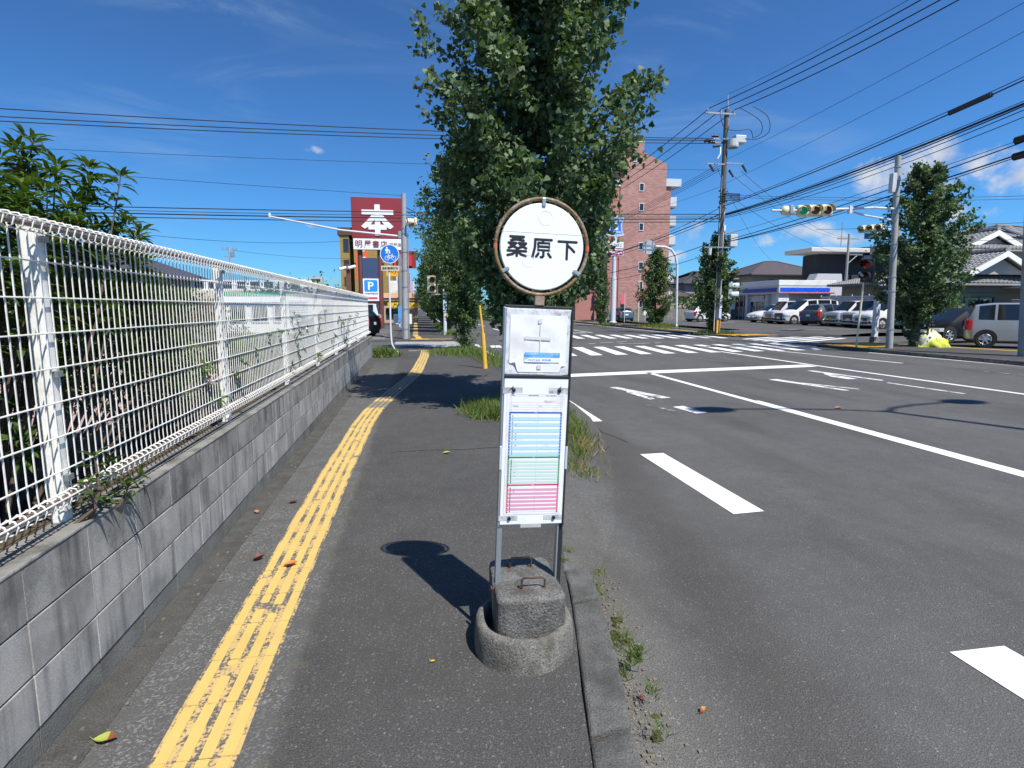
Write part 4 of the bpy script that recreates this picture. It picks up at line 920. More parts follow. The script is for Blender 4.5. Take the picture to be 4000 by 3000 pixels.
b = MB()
for x, y, s_ in ((1.05, 2.78, .034), (1.00, 2.62, .04), (1.03, 2.58, .034), (1.06, 2.52, .028), (1.03, 2.42, .018), (.95, 2.05, .016), (.99, 2.86, .018), (.90, 1.93, .024), (.92, 1.96, .018), (.985, 2.20, .016), (.99, 2.66, .03), (1.02, 2.73, .022)):
    prof = [(s_, 0), (s_ * .8, s_ * .25), (s_ * .4, s_ * .38), (.001, s_ * .42)]; i0 = len(b.v); b.lathe(prof, (x, y, RZ), 12)
    b.v[i0:] = [(p[0] + R.gauss(0, s_ * .16), p[1] + R.gauss(0, s_ * .16), p[2] + R.gauss(0, s_ * .04)) for p in b.v[i0:]]
tag(b.build('moss', M_moss, smooth=True, sharp=2), 'dark green moss cushions in the gutter beside the kerb', 'moss', None, 'stuff')
b = MB()
for _ in range(260):
    y = R.uniform(1.4, 3.6); x = lerp_path(kout, y) + abs(R.gauss(0, .08)) + .01; s_ = R.uniform(.003, .010); b.box(x - s_, x + s_, y - s_, y + s_ * .7, RZ, RZ + s_)
for _ in range(120):
    y = R.uniform(2, 13); x = -1.33 + abs(R.gauss(0, .14)); s_ = R.uniform(.003, .008); b.box(x - s_, x + s_, y - s_, y + s_, .004, .004 + s_)
tag(b.build('grit', mat('grit', (0.16, 0.14, 0.11), .95, var=.5, vscale=40)), 'loose grit along the kerb and the wall gutter', 'grit', None, 'stuff')
def litter(label, x, y, z, size, col, col2=None, rot=0.0, curl=.5):
    b = MB(); n = 7
    for i in range(n):
        for s_ in (-1, 1):
            def P(i, s): u = i / n; w = math.sin(PI * min(1, u * .95 + .03)) * .30; return ((u - .5) * size, s * w * size, .004 + size * curl * (abs(s) * w * 1.1 + .35 * (u - .4) ** 2 * 2))
            pts = [P(i, 0), P(i + 1, 0), P(i + 1, s_), P(i, s_)]
            b.face(pts if s_ > 0 else pts[::-1], 0 if i < 4 or not col2 else 1)
    b.tube([(-size * .5, 0, .008), (-size * .72, .01, .012)], .0012, 4)
    ms_ = [mat('leaf_litter_%d' % int(1000 * col[0]), col, .6, var=.2, vscale=30)] + ([mat('leaf_litter_%d' % int(1000 * col2[0]), col2, .6, var=.2, vscale=30)] if col2 else [])
    t = thing('fallen_leaf', label, 'fallen leaf', (x, y, z), rot, 'fallen leaves on the ground'); b.build('blade', ms_, t, smooth=True, merge=True, sharp=2); return t
litter('curled orange-brown leaf lying on the road near the kerb', 1.16, 2.04, RZ, .042, (0.20, 0.06, 0.02), (0.38, 0.17, 0.04), .6, 1.0)
litter('half green, half brown leaf near the foot of the block wall', -1.17, 2.14, .004, .085, (0.30, 0.35, 0.06), (0.22, 0.07, 0.03), -.1)
litter('orange leaf by the wall in the bottom left corner', -1.27, 1.99, .004, .035, (0.32, 0.11, 0.05), None, 1.0)
litter('orange leaf lying on the yellow tactile slabs', -.80, 3.53, .012, .085, (0.45, 0.17, 0.05), None, .2, .7)
litter('dark red curled leaf left of the tactile slabs', -1.02, 3.66, .003, .07, (0.12, 0.025, 0.02), None, .5, 1.3)
litter('thin dark leaf left of the tactile path by the wall', -1.03, 4.75, .003, .07, (0.09, 0.03, 0.025), None, .3)
litter('brown leaf on the gutter slab further along the wall', -1.26, 4.55, .008, .06, (0.40, 0.17, 0.09), None, 2.0)
litter('pale leaf on the pavement left of the timetable board', .30, 6.15, .003, .09, (0.30, 0.22, 0.13), None, .4)
litter('yellow speck of a leaf left of the round concrete foot', .04, 2.42, .003, .022, (0.60, 0.38, 0.03), None, 0)
litter('small yellow leaf on the road in the lamp shadow', 7.0, 8.45, RZ, .14, (0.45, 0.42, 0.05), None, 0)
litter('brown leaf in the gutter below the kerb stone', .93, 2.16, RZ, .035, (0.20, 0.07, 0.035), None, 1.9, .8)
litter('small orange leaf left of the sign upright', .30, 3.30, .003, .03, (0.50, 0.17, 0.08), None, .3)

# ------------------------------------------------------------------ small street furniture
M_ypole = mat('yellow_pole_paint', (0.72, 0.42, 0.05), .45, var=.08, vscale=9, dirt=(0.35, 0.25, 0.10), dirt_amt=.4, dirt_scale=10)
M_gpaint = mat('pale_pole_paint', (0.60, 0.62, 0.66), .4, var=.06, vscale=5, rnd=.05)
M_cpole = mat('concrete_pole', (0.33, 0.33, 0.325), .85, var=.12, vscale=3, bump=.2, dirt=(0.17, 0.17, 0.16), dirt_amt=.5, dirt_scale=1.5)
M_dpole = mat('weathered_pole', (0.105, 0.102, 0.092), .9, var=.25, vscale=2, bump=.3)
M_cable = mat('black_cable', (0.012, 0.012, 0.013), .6)
M_cream = mat('signal_cream', (0.72, 0.66, 0.42), .45, var=.06, vscale=5, dirt=(0.25, 0.16, 0.07), dirt_amt=.45, dirt_scale=6)
M_blk = mat('black_plastic', (0.015, 0.015, 0.016), .5)
M_stripe = mat('pole_guard_yellow', (0.70, 0.38, 0.03), .5, var=.15, vscale=6)
M_sblue = mat('sign_blue', (0.01, 0.16, 0.56), .4)
M_wsign = mat('sign_white', (0.78, 0.79, 0.80), .4, var=.03)
M_ins = mat('porcelain', (0.62, 0.62, 0.60), .3)
M_box = mat('grey_box', (0.50, 0.52, 0.52), .5, var=.06)
yp = thing('marker_pole', 'leaning yellow marker pole with a thick sleeve at its foot', 'pole', (1.76, 14.8, 0))
MB().tube([(0, 0, -.05), (-.055, 0, .92)], [.065, .052], 14).build('sleeve', M_ypole, yp, smooth=True); MB().tube([(-.05, 0, .85), (-.135, 0, 1.64)], [.034, .026], 12).build('rod', M_ypole, yp, smooth=True)
# blue round shared-path sign on its bent white pole
sp = thing('path_sign', 'round blue pedestrian and bicycle sign on a white pole bent at its foot', 'road sign', (-.62, 20.0, 0))
MB().tube([(.02, 0, -.05), (-.02, 0, .06), (-.14, 0, .16), (-.225, 0, .36), (-.245, 0, .7), (-.245, 0, 3.62)], .032, 10).build('pole', M_gpaint, sp, smooth=True)
sd = MB().lathe([(0, -.062), (.305, -.062), (.315, -.056), (.315, -.05), (0, -.05)], (-.21, 0, 3.36), 40, axis='y').build('disc', M_sblue, sp, smooth=True, sharp=.5, merge=True)
MB().lathe([(.292, -.0625), (.304, -.0632), (.312, -.0625)], (-.21, 0, 3.36), 40, axis='y').build('rim', M_wsign, sd)
b = MB(); y_ = -.066
def blob(x, z, r): b.lathe([(0, y_), (r, y_), (r, y_ + .003)], (x - .21, 0, z + 3.36), 14, axis='y')
def limb(pts, r): b.tube([(x - .21, y_, z + 3.36) for x, z in pts], r, 6, sq=(1, .12, 1))
blob(-.085, .205, .028); limb([(-.085, .17), (-.085, .10)], .036); limb([(-.10, .10), (-.115, .01)], .014); limb([(-.07, .10), (-.06, .01)], .014); limb([(-.12, .165), (-.135, .095)], .012); limb([(-.05, .165), (-.03, .095)], .012)
blob(.0, .115, .019); limb([(.0, .09), (.0, .05)], .022); limb([(-.008, .05), (-.012, .005)], .009); limb([(.008, .05), (.014, .005)], .009)
for x in (-.085, .135): b.lathe([(.062, y_), (.076, y_)], (x - .21, 0, 3.36 - .135), 20, axis='y')
limb([(-.085, -.135), (-.04, -.05), (.085, -.05), (.135, -.135)], .009); limb([(-.04, -.05), (.03, -.135), (.085, -.05)], .009); limb([(.03, -.135), (-.085, -.135)], .008); limb([(-.055, -.02), (-.02, -.02)], .009); limb([(.085, -.05), (.075, -.01), (.105, -.0)], .009)
b.build('pictogram', M_wsign, sd)
pl = MB().box(-.50, .10, -.060, -.048, 2.80, 2.97).build('plate', mat('plate_cream', (0.55, 0.50, 0.38), .5), sp, bevel=.02)
text('自転車通行可', M_blk, pl, (-.20, -.063, 2.885), .52, .095, .03, world=False)
# grey pole with a traffic light seen side-on and a long arm, by the bookshop
def band(b, x, y, z, r, m=0): b.lathe([(r, z - .03), (r + .012, z - .03), (r + .012, z + .03), (r, z + .03)], (x, y, 0), 16, m=m)
cp_ = thing('signal_pole', 'grey concrete signal pole by the bookshop with a long arm reaching left', 'pole', (-.55, 29.4, 0))
MB().tube([(0, 0, -.1), (0.08, 0, 7.1)], [.145, .115], 16).build('pole', M_cpole, cp_, smooth=True)
b = MB()
for z in (.5, 1.5, 2.6, 3.4, 4.3, 5.2, 5.45, 6.1): band(b, .01 * z, 0, z, .148 - .004 * z)
b.tube([(.18, -.03, 0), (.24, -.03, 5.2)], .03, 8); b.tube([(-.165, -.05, .1), (-.08, -.05, 5.0)], .016, 6); b.box(-.22, -.08, -.12, .08, 4.95, 5.30); b.build('fittings', M_steel, cp_)
MB().tube([(-.1, 0, 5.05), (-3.0, 0, 5.30), (-6.2, 0, 5.86)], [.05, .045, .035], 8).build('arm', M_gpaint, cp_, smooth=True)
MB().lathe([(.06, -.1), (.07, 0), (.04, .12)], (-6.2, 0, 5.9), 8).build('arm_end', M_gpaint, cp_)
def lamp_head(name, n, lens, par, loc, yaw, lit=None, horiz=True, d=.30, deep=.16, body=None, bevel=.07):
    """traffic light head: body, lenses and hoods, facing -Y before the turn"""
    M = Matrix.Translation(loc) @ Matrix.Rotation(yaw, 4, 'Z'); w = d * 1.32; L = w * n
    def tr(b): b.v = [tuple(M @ Vector(p)) for p in b.v]; return b
    hx, hz = (L / 2, w / 2) if horiz else (w / 2, L / 2)
    h = tr(MB().box(-hx, hx, 0, deep, -hz, hz)).build(name, body or M_cream, par, bevel=bevel, seg=3)
    for i in range(n):
        o = (i - (n - 1) / 2) * w; c = (o, 0, 0) if horiz else (0, 0, -o)
        lens_m = lens[i]
        tr(MB().lathe([(0, -.045), (d * .3, -.035), (d * .46, -.004)], c, 20, axis='y')).build('lens', lens_m, h, smooth=True)
        v = MB(); r_ = d * .54
        v.lathe([(r_, -.004), (r_ * .98, -.30 * d / .3), (r_ * .95, -.30 * d / .3), (r_ * .96, -.004)], c, 16, axis='y', a0=-.35, a1=PI + .35)
        tr(v).build('hood', [body or M_cream], h, smooth=True)
    return h
L_red = mat('lens_red', (0.10, 0.025, 0.02), .15, spec=.6); L_amb = mat('lens_amber', (0.16, 0.06, 0.015), .15, spec=.6); L_grn = mat('lens_green', (0.004, 0.16, 0.09), .15, spec=.6)
L_redlit = emit_mat('lens_red_lit', (0.30, 0.012, 0.01), .35); L_dk = mat('lens_dark', (0.05, 0.022, 0.02), .2)
lamp_head('signal_head', 3, [L_grn, L_amb, L_red], cp_, (.42, .1, 5.72), -PI / 2 + .25)
# pedestrian signal on the far corner
pp = thing('pedestrian_signal', 'pedestrian signal with a dark standing-figure lamp on a pale pole at the far corner', 'traffic light', (1.62, 33.0, 0))
MB().tube([(0, 0, -.1), (.03, 0, 3.2)], .10, 12).build('pole', M_gpaint, pp, smooth=True)
MB().tube([(-.72, -.1, 2.3), (.02, -.02, 2.3)], .03, 6).build('bracket', M_steel, pp); MB().tube([(-.40, -.06, 2.28), (-.40, -.06, 3.2)], .022, 6).build('bracket', M_steel, pp)
h1 = lamp_head('signal_head', 2, [L_dk, L_dk], pp, (-.72, -.2, 2.86), .15, horiz=False, d=.36, bevel=.04)
b = MB(); b.lathe([(0, 0), (.03, 0)], (-.72, -.262, 2.73), 8, axis='y'); b.tube([(-.72, -.262, 2.70), (-.72, -.262, 2.60)], .03, 6, sq=(1, .3, 1)); b.tube([(-.73, -.262, 2.6), (-.74, -.262, 2.50)], .014, 5); b.tube([(-.71, -.262, 2.6), (-.70, -.262, 2.5)], .014, 5); b.build('figure', mat('amber_figure', (0.55, 0.16, 0.05), .5), h1)
lamp_head('signal_head', 2, [L_dk, L_dk], pp, (.05, -.15, 2.95), PI / 2, horiz=False, d=.36, bevel=.04)
MB().box(.07, .26, -.18, .0, .98, 1.22).build('push_button', M_stripe, pp, bevel=.02); MB().box(-.09, .09, -.13, -.11, 1.3, 2.0).build('notice_plate', mat('plate_blue', (0.35, 0.52, 0.68), .5), pp)

# main signal pole on the right with an arm over the road
mp = thing('signal_pole', 'tall grey signal pole beside the bushy right-hand ginkgo', 'pole', (18.26, 19.6, 0))
MB().tube([(0, 0, -.1), (-.34, 0, 7.2)], [.128, .10], 18).build('pole', M_cpole, mp, smooth=True)
b = MB()
for z in (.75, 2.2, 2.75, 4.0, 5.15, 5.75, 6.35, 6.8): band(b, -.047 * z, 0, z, .13 - .0038 * z)
b.build('band', M_steel, mp)
MB().box(-.62, -.44, -.16, .04, 5.85, 6.55).build('control_box', M_box, mp, bevel=.02)
b = MB(); b.tube([(-.25, 0, 5.28), (-1.2, -.0, 5.30), (-3.0, -.0, 5.18)], .045, 8); b.tube([(-.22, 0, 4.85), (-1.5, 0, 5.0), (-2.2, 0, 5.15)], .035, 8); b.box(-2.25, -2.15, -.07, .07, 5.06, 5.34); b.build('arm', M_gpaint, mp, smooth=True)
sh_ = thing('traffic_light', 'cream traffic light with a lit green lens hanging over the road on the right', 'traffic light', (14.5, 19.6, 5.1))
L_grnlit = emit_mat('lens_green_on', (0.0, 0.20, 0.10), .35)
lamp_head('housing', 3, [L_grnlit, L_amb, L_red], sh_, (.05, -.12, .02), -.30, d=.32, deep=.24, bevel=.10)
b = MB(); b.lathe([(.0, -.34), (.11, -.32), (.17, -.24), (.185, 0), (.17, .1)], (-.78, .2, .03), 16, axis='x'); b.build('end_cap', M_cream, sh_, smooth=True, sharp=1)
b = MB(); b.box(-.88, -.76, -.02, .28, -.10, .20); b.tube([(-1.5, .2, .02), (.9, .06, .06)], .035, 8); b.build('hanger', M_steel, sh_, bevel=.01)
# second, farther traffic light held out from a post behind the tree
s2 = thing('traffic_light', 'smaller cream traffic light left of the bushy right-hand ginkgo, above a blue street plate', 'traffic light', (28.8, 31.0, 0))
MB().tube([(0, 0, -.1), (0, 0, 6.5)], [.16, .12], 12).build('post', M_cpole, s2, smooth=True); MB().tube([(0, 0, 6.2), (-2.6, 0, 6.25)], .045, 8).build('arm', M_gpaint, s2)
lamp_head('housing', 3, [L_grn, L_amb, L_red], s2, (-2.1, -.2, 6.22), -.95, d=.34, deep=.24, bevel=.12)
n2 = MB().box(-2.35, -.9, -.10, -.07, 5.62, 5.95).build('street_plate', mat('street_plate_blue', (0.03, 0.08, 0.20), .5), s2); text('桑原', M_wsign, n2, (-1.7, -.105, 5.79), .8, .2, world=False)
# red pedestrian light seen aslant
pr_ = thing('pedestrian_light', 'dark pedestrian light with a red lens on a thin cream post', 'traffic light', (17.05, 19.9, 0))
lamp_head('housing', 2, [mat('lens_red_deep', (0.38, 0.012, 0.01), .3), L_dk], pr_, (.12, -.1, 2.98), -1.0, horiz=False, d=.34, body=M_blk, bevel=.03, deep=.22)
MB().tube([(.0, 0, -.05), (.10, 0, 2.62)], .035, 8).build('post', M_cream, pr_, smooth=True); MB().tube([(-.02, -.05, 2.8), (-.20, -.12, 2.9)], [.06, .05], 8).build('lamp', M_gpaint, pr_)
# white gate post and rubbish net under the tree
gp_ = thing('gate_post', 'pale rectangular post between the signal pole and the ginkgo trunk', 'post', (20.6, 23.0, 0)); MB().box(-.10, .10, -.10, .10, -.1, 1.95).build('post', M_gpaint, gp_, bevel=.015); MB().box(-.14, .14, -.14, .14, -.1, .25).build('foot', M_conc, gp_, bevel=.02)
M_net = mat('yellow_net', (0.50, 0.52, 0.05), .7, var=.35, vscale=20, bump=1, bscale=60); M_bag = mat('pale_bag', (0.62, 0.64, 0.42), .4, var=.25, vscale=8, bump=.8, bscale=12)
nt = thing('rubbish_net', 'bright yellow rubbish net bundled over pale bags by the ginkgo foot', 'rubbish net', (20.55, 19.95, 0))
def lump(sx, sy, sz, c, seed, n=16, amp=.18):
    b = MB(); k = n // 2; rr_ = random.Random(seed); ph = [rr_.random() * 6 for _ in range(8)]
    for j in range(n):
        t = 2 * PI * j / n
        for a in range(k + 1):
            f = PI / 2 * a / k; q = 1 + amp * (math.sin(3 * t + ph[0] + 2 * f) + .6 * math.sin(5 * t + ph[1] + 4 * f) + .5 * math.sin(9 * t + ph[2] + 5 * f)) * .6
            b.v.append((c[0] + sx * math.cos(t) * math.cos(f) * q, c[1] + sy * math.sin(t) * math.cos(f) * q, c[2] + sz * math.sin(f) * q))
    for j in range(n):
        for a in range(k):
            x, y = j * (k + 1) + a, ((j + 1) % n) * (k + 1) + a; b.f.append((x, y, y + 1, x + 1)); b.m.append(0)
    return b
lump(.62, .42, .34, (.12, 0, 0), 2, 28, .22).build('net', M_net, nt, smooth=True, sharp=3); lump(.50, .34, .66, (.02, .12, 0), 5, 22, .12).build('bag', M_bag, nt, smooth=True, sharp=3)
MB().box(-.26, -.20, .0, .05, 0, 1.0).build('stake', M_bark, nt)
# utility pole at the right edge of view with hazard stripes
def utility(name, label, loc, h, r0, r1, m, guard=True, gz=(.45, 1.72), lean=0.0):
    t = thing(name, label, 'utility pole', loc); MB().tube([(0, 0, -.1), (lean * .1, 0, h * .1), (lean, 0, h)], [r0, r0, r1], 18).build('pole', m, t, smooth=True)
    if guard:
        g = MB().lathe([(r0 + .006, gz[0]), (r0 + .006, gz[1])], (0, 0, 0), 24).build('guard', M_blk, t)
        for k in range(6):
            b = MB(); a0 = k * PI / 3; b.lathe([(r0 + .0095, gz[0] + .02), (r0 + .0095, gz[1] - .02)], (0, 0, 0), 4, a0=a0, a1=a0 + PI / 6); b.build('stripe', M_stripe, g)
    return t
e1 = utility('utility_pole', 'pale utility pole with yellow and black guard at the right edge', (19.62, 15.5, 0), 13.0, .26, .19, M_cpole, True, (.55, 1.25), -1.2)
b = MB(); b.lathe([(.272, 1.42), (.272, 1.50)], (0, 0, 0), 24); b.lathe([(.272, 1.70), (.272, 1.76)], (0, 0, 0), 24); b.build('tape', M_stripe, e1); MB().box(-.40, -.27, -.15, .05, 2.25, 2.75).build('number_plate', mat('plate_green', (0.03, 0.16, 0.11), .5), e1)
e2 = utility('utility_pole', 'tall weathered utility pole crowded with wires across the junction', (17.5, 31.4, 0), 12.6, .19, .13, M_dpole, True, (.05, .85))
MB().tube([(0.10, -.10, 11.6), (.0, 0, 13.4)], .045, 8).build('top_mast', M_steel, e2, smooth=True)
def crossarm(z, x0, x1, y=-.15, s=.045, name='crossarm'): return MB().box(x0, x1, y - s, y + s, z - s, z + s).build(name, M_steel, e2)
def insul(x, z, y=-.15, up=1, dark=False):
    b = MB()
    for k in range(3): b.lathe([(.02, z + up * k * .06), (.055, z + up * (k * .06 + .02)), (.02, z + up * (k * .06 + .05))], (x, y, 0), 8)
    return b.build('insulator', M_blk if dark else M_ins, e2)
crossarm(12.32, -1.35, .42); [insul(x, 12.38) for x in (-1.22, -.42, .34)]
crossarm(10.95, -.9, 1.1, -.18); crossarm(10.85, -.9, .9, .15)
for x, z in ((-.75, 10.75), (-.55, 11.1), (-.45, 10.6), (-1.0, 10.9)): MB().tube([(x, -.2, z), (x - .35, -.1, z - .04 + R.gauss(0, .05))], .075, 8).build('insulator', M_blk, e2)
b = MB(); b.box(.35, 1.0, -.5, .1, 10.72, 11.15); b.lathe([(.30, 10.5), (.33, 10.55), (.33, 10.95)], (.35, -.2, 0), 12); b.build('switch_box', M_box, e2, bevel=.05)
MB().tube([(-.4, -.2, 10.5), (-.45, -.3, 10.1), (-.6, -.3, 9.85)], .05, 6).build('insulator', M_ins, e2)
crossarm(9.62, -1.15, -.05, -.1, .035); MB().box(-.05, 1.05, -.14, -.07, 9.66, 9.72, 0, Matrix.Rotation(-.0, 4, 'Y')).build('crossarm', M_steel, e2)
for x, z in ((-.95, 9.45), (1.05, 9.5), (.25, 9.2)): MB().tube([(x, -.1, z + .12), (x + .22, -.2, z - .28)], [.07, .05], 7).build('insulator', M_blk, e2)
for k in range(4): MB().tube([(-.25, -.2, 8.0 - .13 * k), (.95, -.2, 8.0 - .10 * k)], .035, 6).build('spacer', M_blk, e2)
b = MB()
for k in range(16): b.tube([(.19 * math.cos(k * 2.4), .19 * math.sin(k * 2.4), 7.2 + .07 * k), (.23 * math.cos(k * 2.4), .23 * math.sin(k * 2.4), 7.25 + .07 * k)], .05, 5)
b.build('clamps', M_dpole, e2)['kind'] = 'stuff'
MB().box(.45, .90, -.30, .10, 5.05, 5.75).build('junction_box', M_box, e2, bevel=.03); MB().box(.1, 1.0, -.20, -.12, 5.82, 5.88).build('crossarm', M_steel, e2); crossarm(5.0, -1.1, .75, -.2, .035); MB().lathe([(.09, 4.55), (.10, 4.6), (.10, 4.95)], (-.75, -.2, 0), 10).build('insulator', M_box, e2)
for k, (x, z, r_) in enumerate(((-.62, 3.95, .20), (-.45, 3.85, .24), (-.25, 4.05, .2), (-.05, 4.0, .22))):
    MB().lathe([(r_ + .02 * math.cos(a), -.24 - .05 * k + .02 * math.sin(a)) for a in [i * PI / 3 for i in range(7)]], (x, 0, z), 18, axis='y').build('cable_coil', M_cable, e2)
for x, z in ((.55, 3.55), (.80, 3.18)): MB().tube([(x - .2, -.25, z), (x + .25, -.3, z + .02)], .10, 8).build('splice_case', M_blk, e2)
b = MB(); b.tube([(-.20, -.06, .2), (-.12, -.06, 9)], .022, 6); b.tube([(.06, -.19, 1.0), (.05, -.16, 7.0)], .028, 6); b.tube([(.14, -.12, .2), (.10, -.1, 6)], .018, 6); b.build('riser_pipes', M_gpaint, e2)
MB().box(.0, .14, -.26, -.19, 1.55, 2.3).build('notice_plate', M_wsign, e2); MB().box(-.02, .13, -.25, -.18, .95, 1.5).build('notice_plate', M_sblue if False else mat('plate_pale_blue', (0.45, 0.55, 0.75), .5), e2)
MB().box(.05, .14, -.24, -.18, 5.95, 6.25).build('tag', M_wsign, e2)
# pedestrian signal strapped to that pole, seen side-on
ps = thing('pedestrian_light', 'pale pedestrian light strapped to the right of the weathered utility pole', 'traffic light', (18.15, 31.3, 2.55))
lamp_head('housing', 2, [L_dk, L_dk], ps, (.12, -.05, .0), 1.15, horiz=False, d=.38, bevel=.03, deep=.22, body=mat('housing_bluegrey', (0.50, 0.56, 0.62), .5))
MB().tube([(-.6, 0, .62), (.2, 0, .62)], .025, 6).build('bracket', M_steel, ps); MB().tube([(-.6, 0, -.7), (.2, 0, -.7)], .025, 6).build('bracket', M_steel, ps)
# bus-route style arched pole with the back of a round sign
ap = thing('arched_sign_pole', 'grey arched pole carrying the pale back of a round sign over the road', 'road sign', (19.05, 40, 0))
MB().tube([(.02, 0, -.1), (-.1, 0, 4.6), (-.25, 0, 5.3), (-.6, 0, 5.75), (-1.1, 0, 5.92), (-2.7, 0, 5.98)], .085, 12).build('pole', M_gpaint, ap, smooth=True)
MB().lathe([(0, -.06), (.50, -.06), (.50, -.04), (0, -.04)], (-2.35, 0, 5.88), 32, axis='y').build('sign_back', mat('sign_back_grey', (0.40, 0.43, 0.46), .5, .2, var=.25, vscale=3), ap)
b = MB(); [b.box(-2.8, -1.9, -.10, -.06, z, z + .06) for z in (5.70, 5.98)]; [b.box(x, x + .05, -.11, -.07, 5.5, 6.3) for x in (-2.6, -2.1)]; b.build('bracket', M_steel, ap)
MB().lathe([(.16, 0), (.12, .25), (.09, .3)], (0.02, 0, 0), 12).build('foot', M_steel, ap)
# double street lamp on the centre line, out of view to the right: its shadow lies across the road
sl = thing('street_lamp', 'double-headed street lamp whose long shadow lies across the road', 'street lamp', (11.1, 1.30, RZ))
b = MB(); b.tube([(0, 0, -.1), (0, 0, 11.0)], [.12, .07], 12)
b.build('pole', M_steel, sl, smooth=True)
for s_ in (-1, 1):
    MB().tube([(0, 0, 10.9), (s_ * .5, .02, 11.35), (s_ * 1.2, .04, 11.65), (s_ * 2.1, .06, 11.85)], .045, 8).build('arm', M_steel, sl, smooth=True)
    h_ = lump(.42, .28, .14, (s_ * 2.45, .06, 11.85), 3, 16, .0); h_.build('lamp_head', M_gpaint, sl, smooth=True)
# low clipped hedge on the far median, with a small red stop sign
P_ = np.stack([11.5 + .9 * NR.normal(size=5000) * .5, 62 + 40 * NR.rand(5000), .2 + 1.0 * NR.rand(5000)], -1)
hd = thing('median_hedge', 'low dark hedge on the centre strip far down the road', 'hedge', (10.5, 62, 0)); P_[:, 0] -= 12.3; P_[:, 1] -= 62
foliage(hd, P_, rvec(5000), rvec(5000), .22 + .15 * NR.rand(5000), DIAM, M_gk2)
st = thing('stop_sign', 'small red triangular stop sign far down the road', 'road sign', (7.4, 88, 0)); MB().tube([(0, 0, 0), (0, 0, 2.6)], .04, 6).build('post', M_gpaint, st); MB().prism([(-.55, 3.0), (.55, 3.0), (0, 2.1)], -.06, -.04).build('plate', mat('stop_red', (0.60, 0.02, 0.03), .5), st)
# ------------------------------------------------------------------ vehicles
M_glass = mat('car_glass', (0.012, 0.016, 0.018), .06, spec=.8)
M_tyre = mat('tyre', (0.018, 0.018, 0.018), .85)
M_rim = mat('alloy_rim', (0.55, 0.56, 0.58), .3, .8)
M_chrome = mat('chrome', (0.7, 0.7, 0.7), .12, 1.0)
M_headl = mat('headlamp', (0.62, 0.66, 0.70), .08, .35, spec=.8); M_taill = mat('tail_lamp', (0.45, 0.01, 0.012), .15, spec=.7)
M_plate = mat('number_plate_white', (0.75, 0.76, 0.74), .5); M_platey = mat('number_plate_yellow', (0.70, 0.50, 0.03), .5)
def paint(name, c, metal=.0): return mat(name, c, .28, metal, coat=.6, dirt=tuple(k * .75 for k in c), dirt_amt=.25, dirt_scale=2)
_rim = None
def wheel_meshes():
    global _rim
    if _rim: return _rim
    t = MB().lathe([(.215, -.09), (.30, -.10), (.318, -.06), (.318, .06), (.30, .10), (.215, .09)], (0, 0, 0), 24, axis='y').mesh('tyre', M_tyre, True, sharp=.9)
    r = MB(); r.lathe([(.215, -.085), (.205, -.095), (.195, -.085), (.190, .0)], (0, 0, 0), 24, axis='y'); r.disc((0, -.03, 0), .192, 24, m=1)
    for k in range(6):
        a = k * PI / 3; M = Matrix.Rotation(a, 4, 'Y'); r.box(.03, .20, -.095, -.05, -.028, .028, 0, M)
    r.lathe([(0, -.10), (.05, -.098), (.055, -.05)], (0, 0, 0), 12, axis='y')
    _rim = (t, r.mesh('rim', [M_rim, M_tyre], False)); return _rim
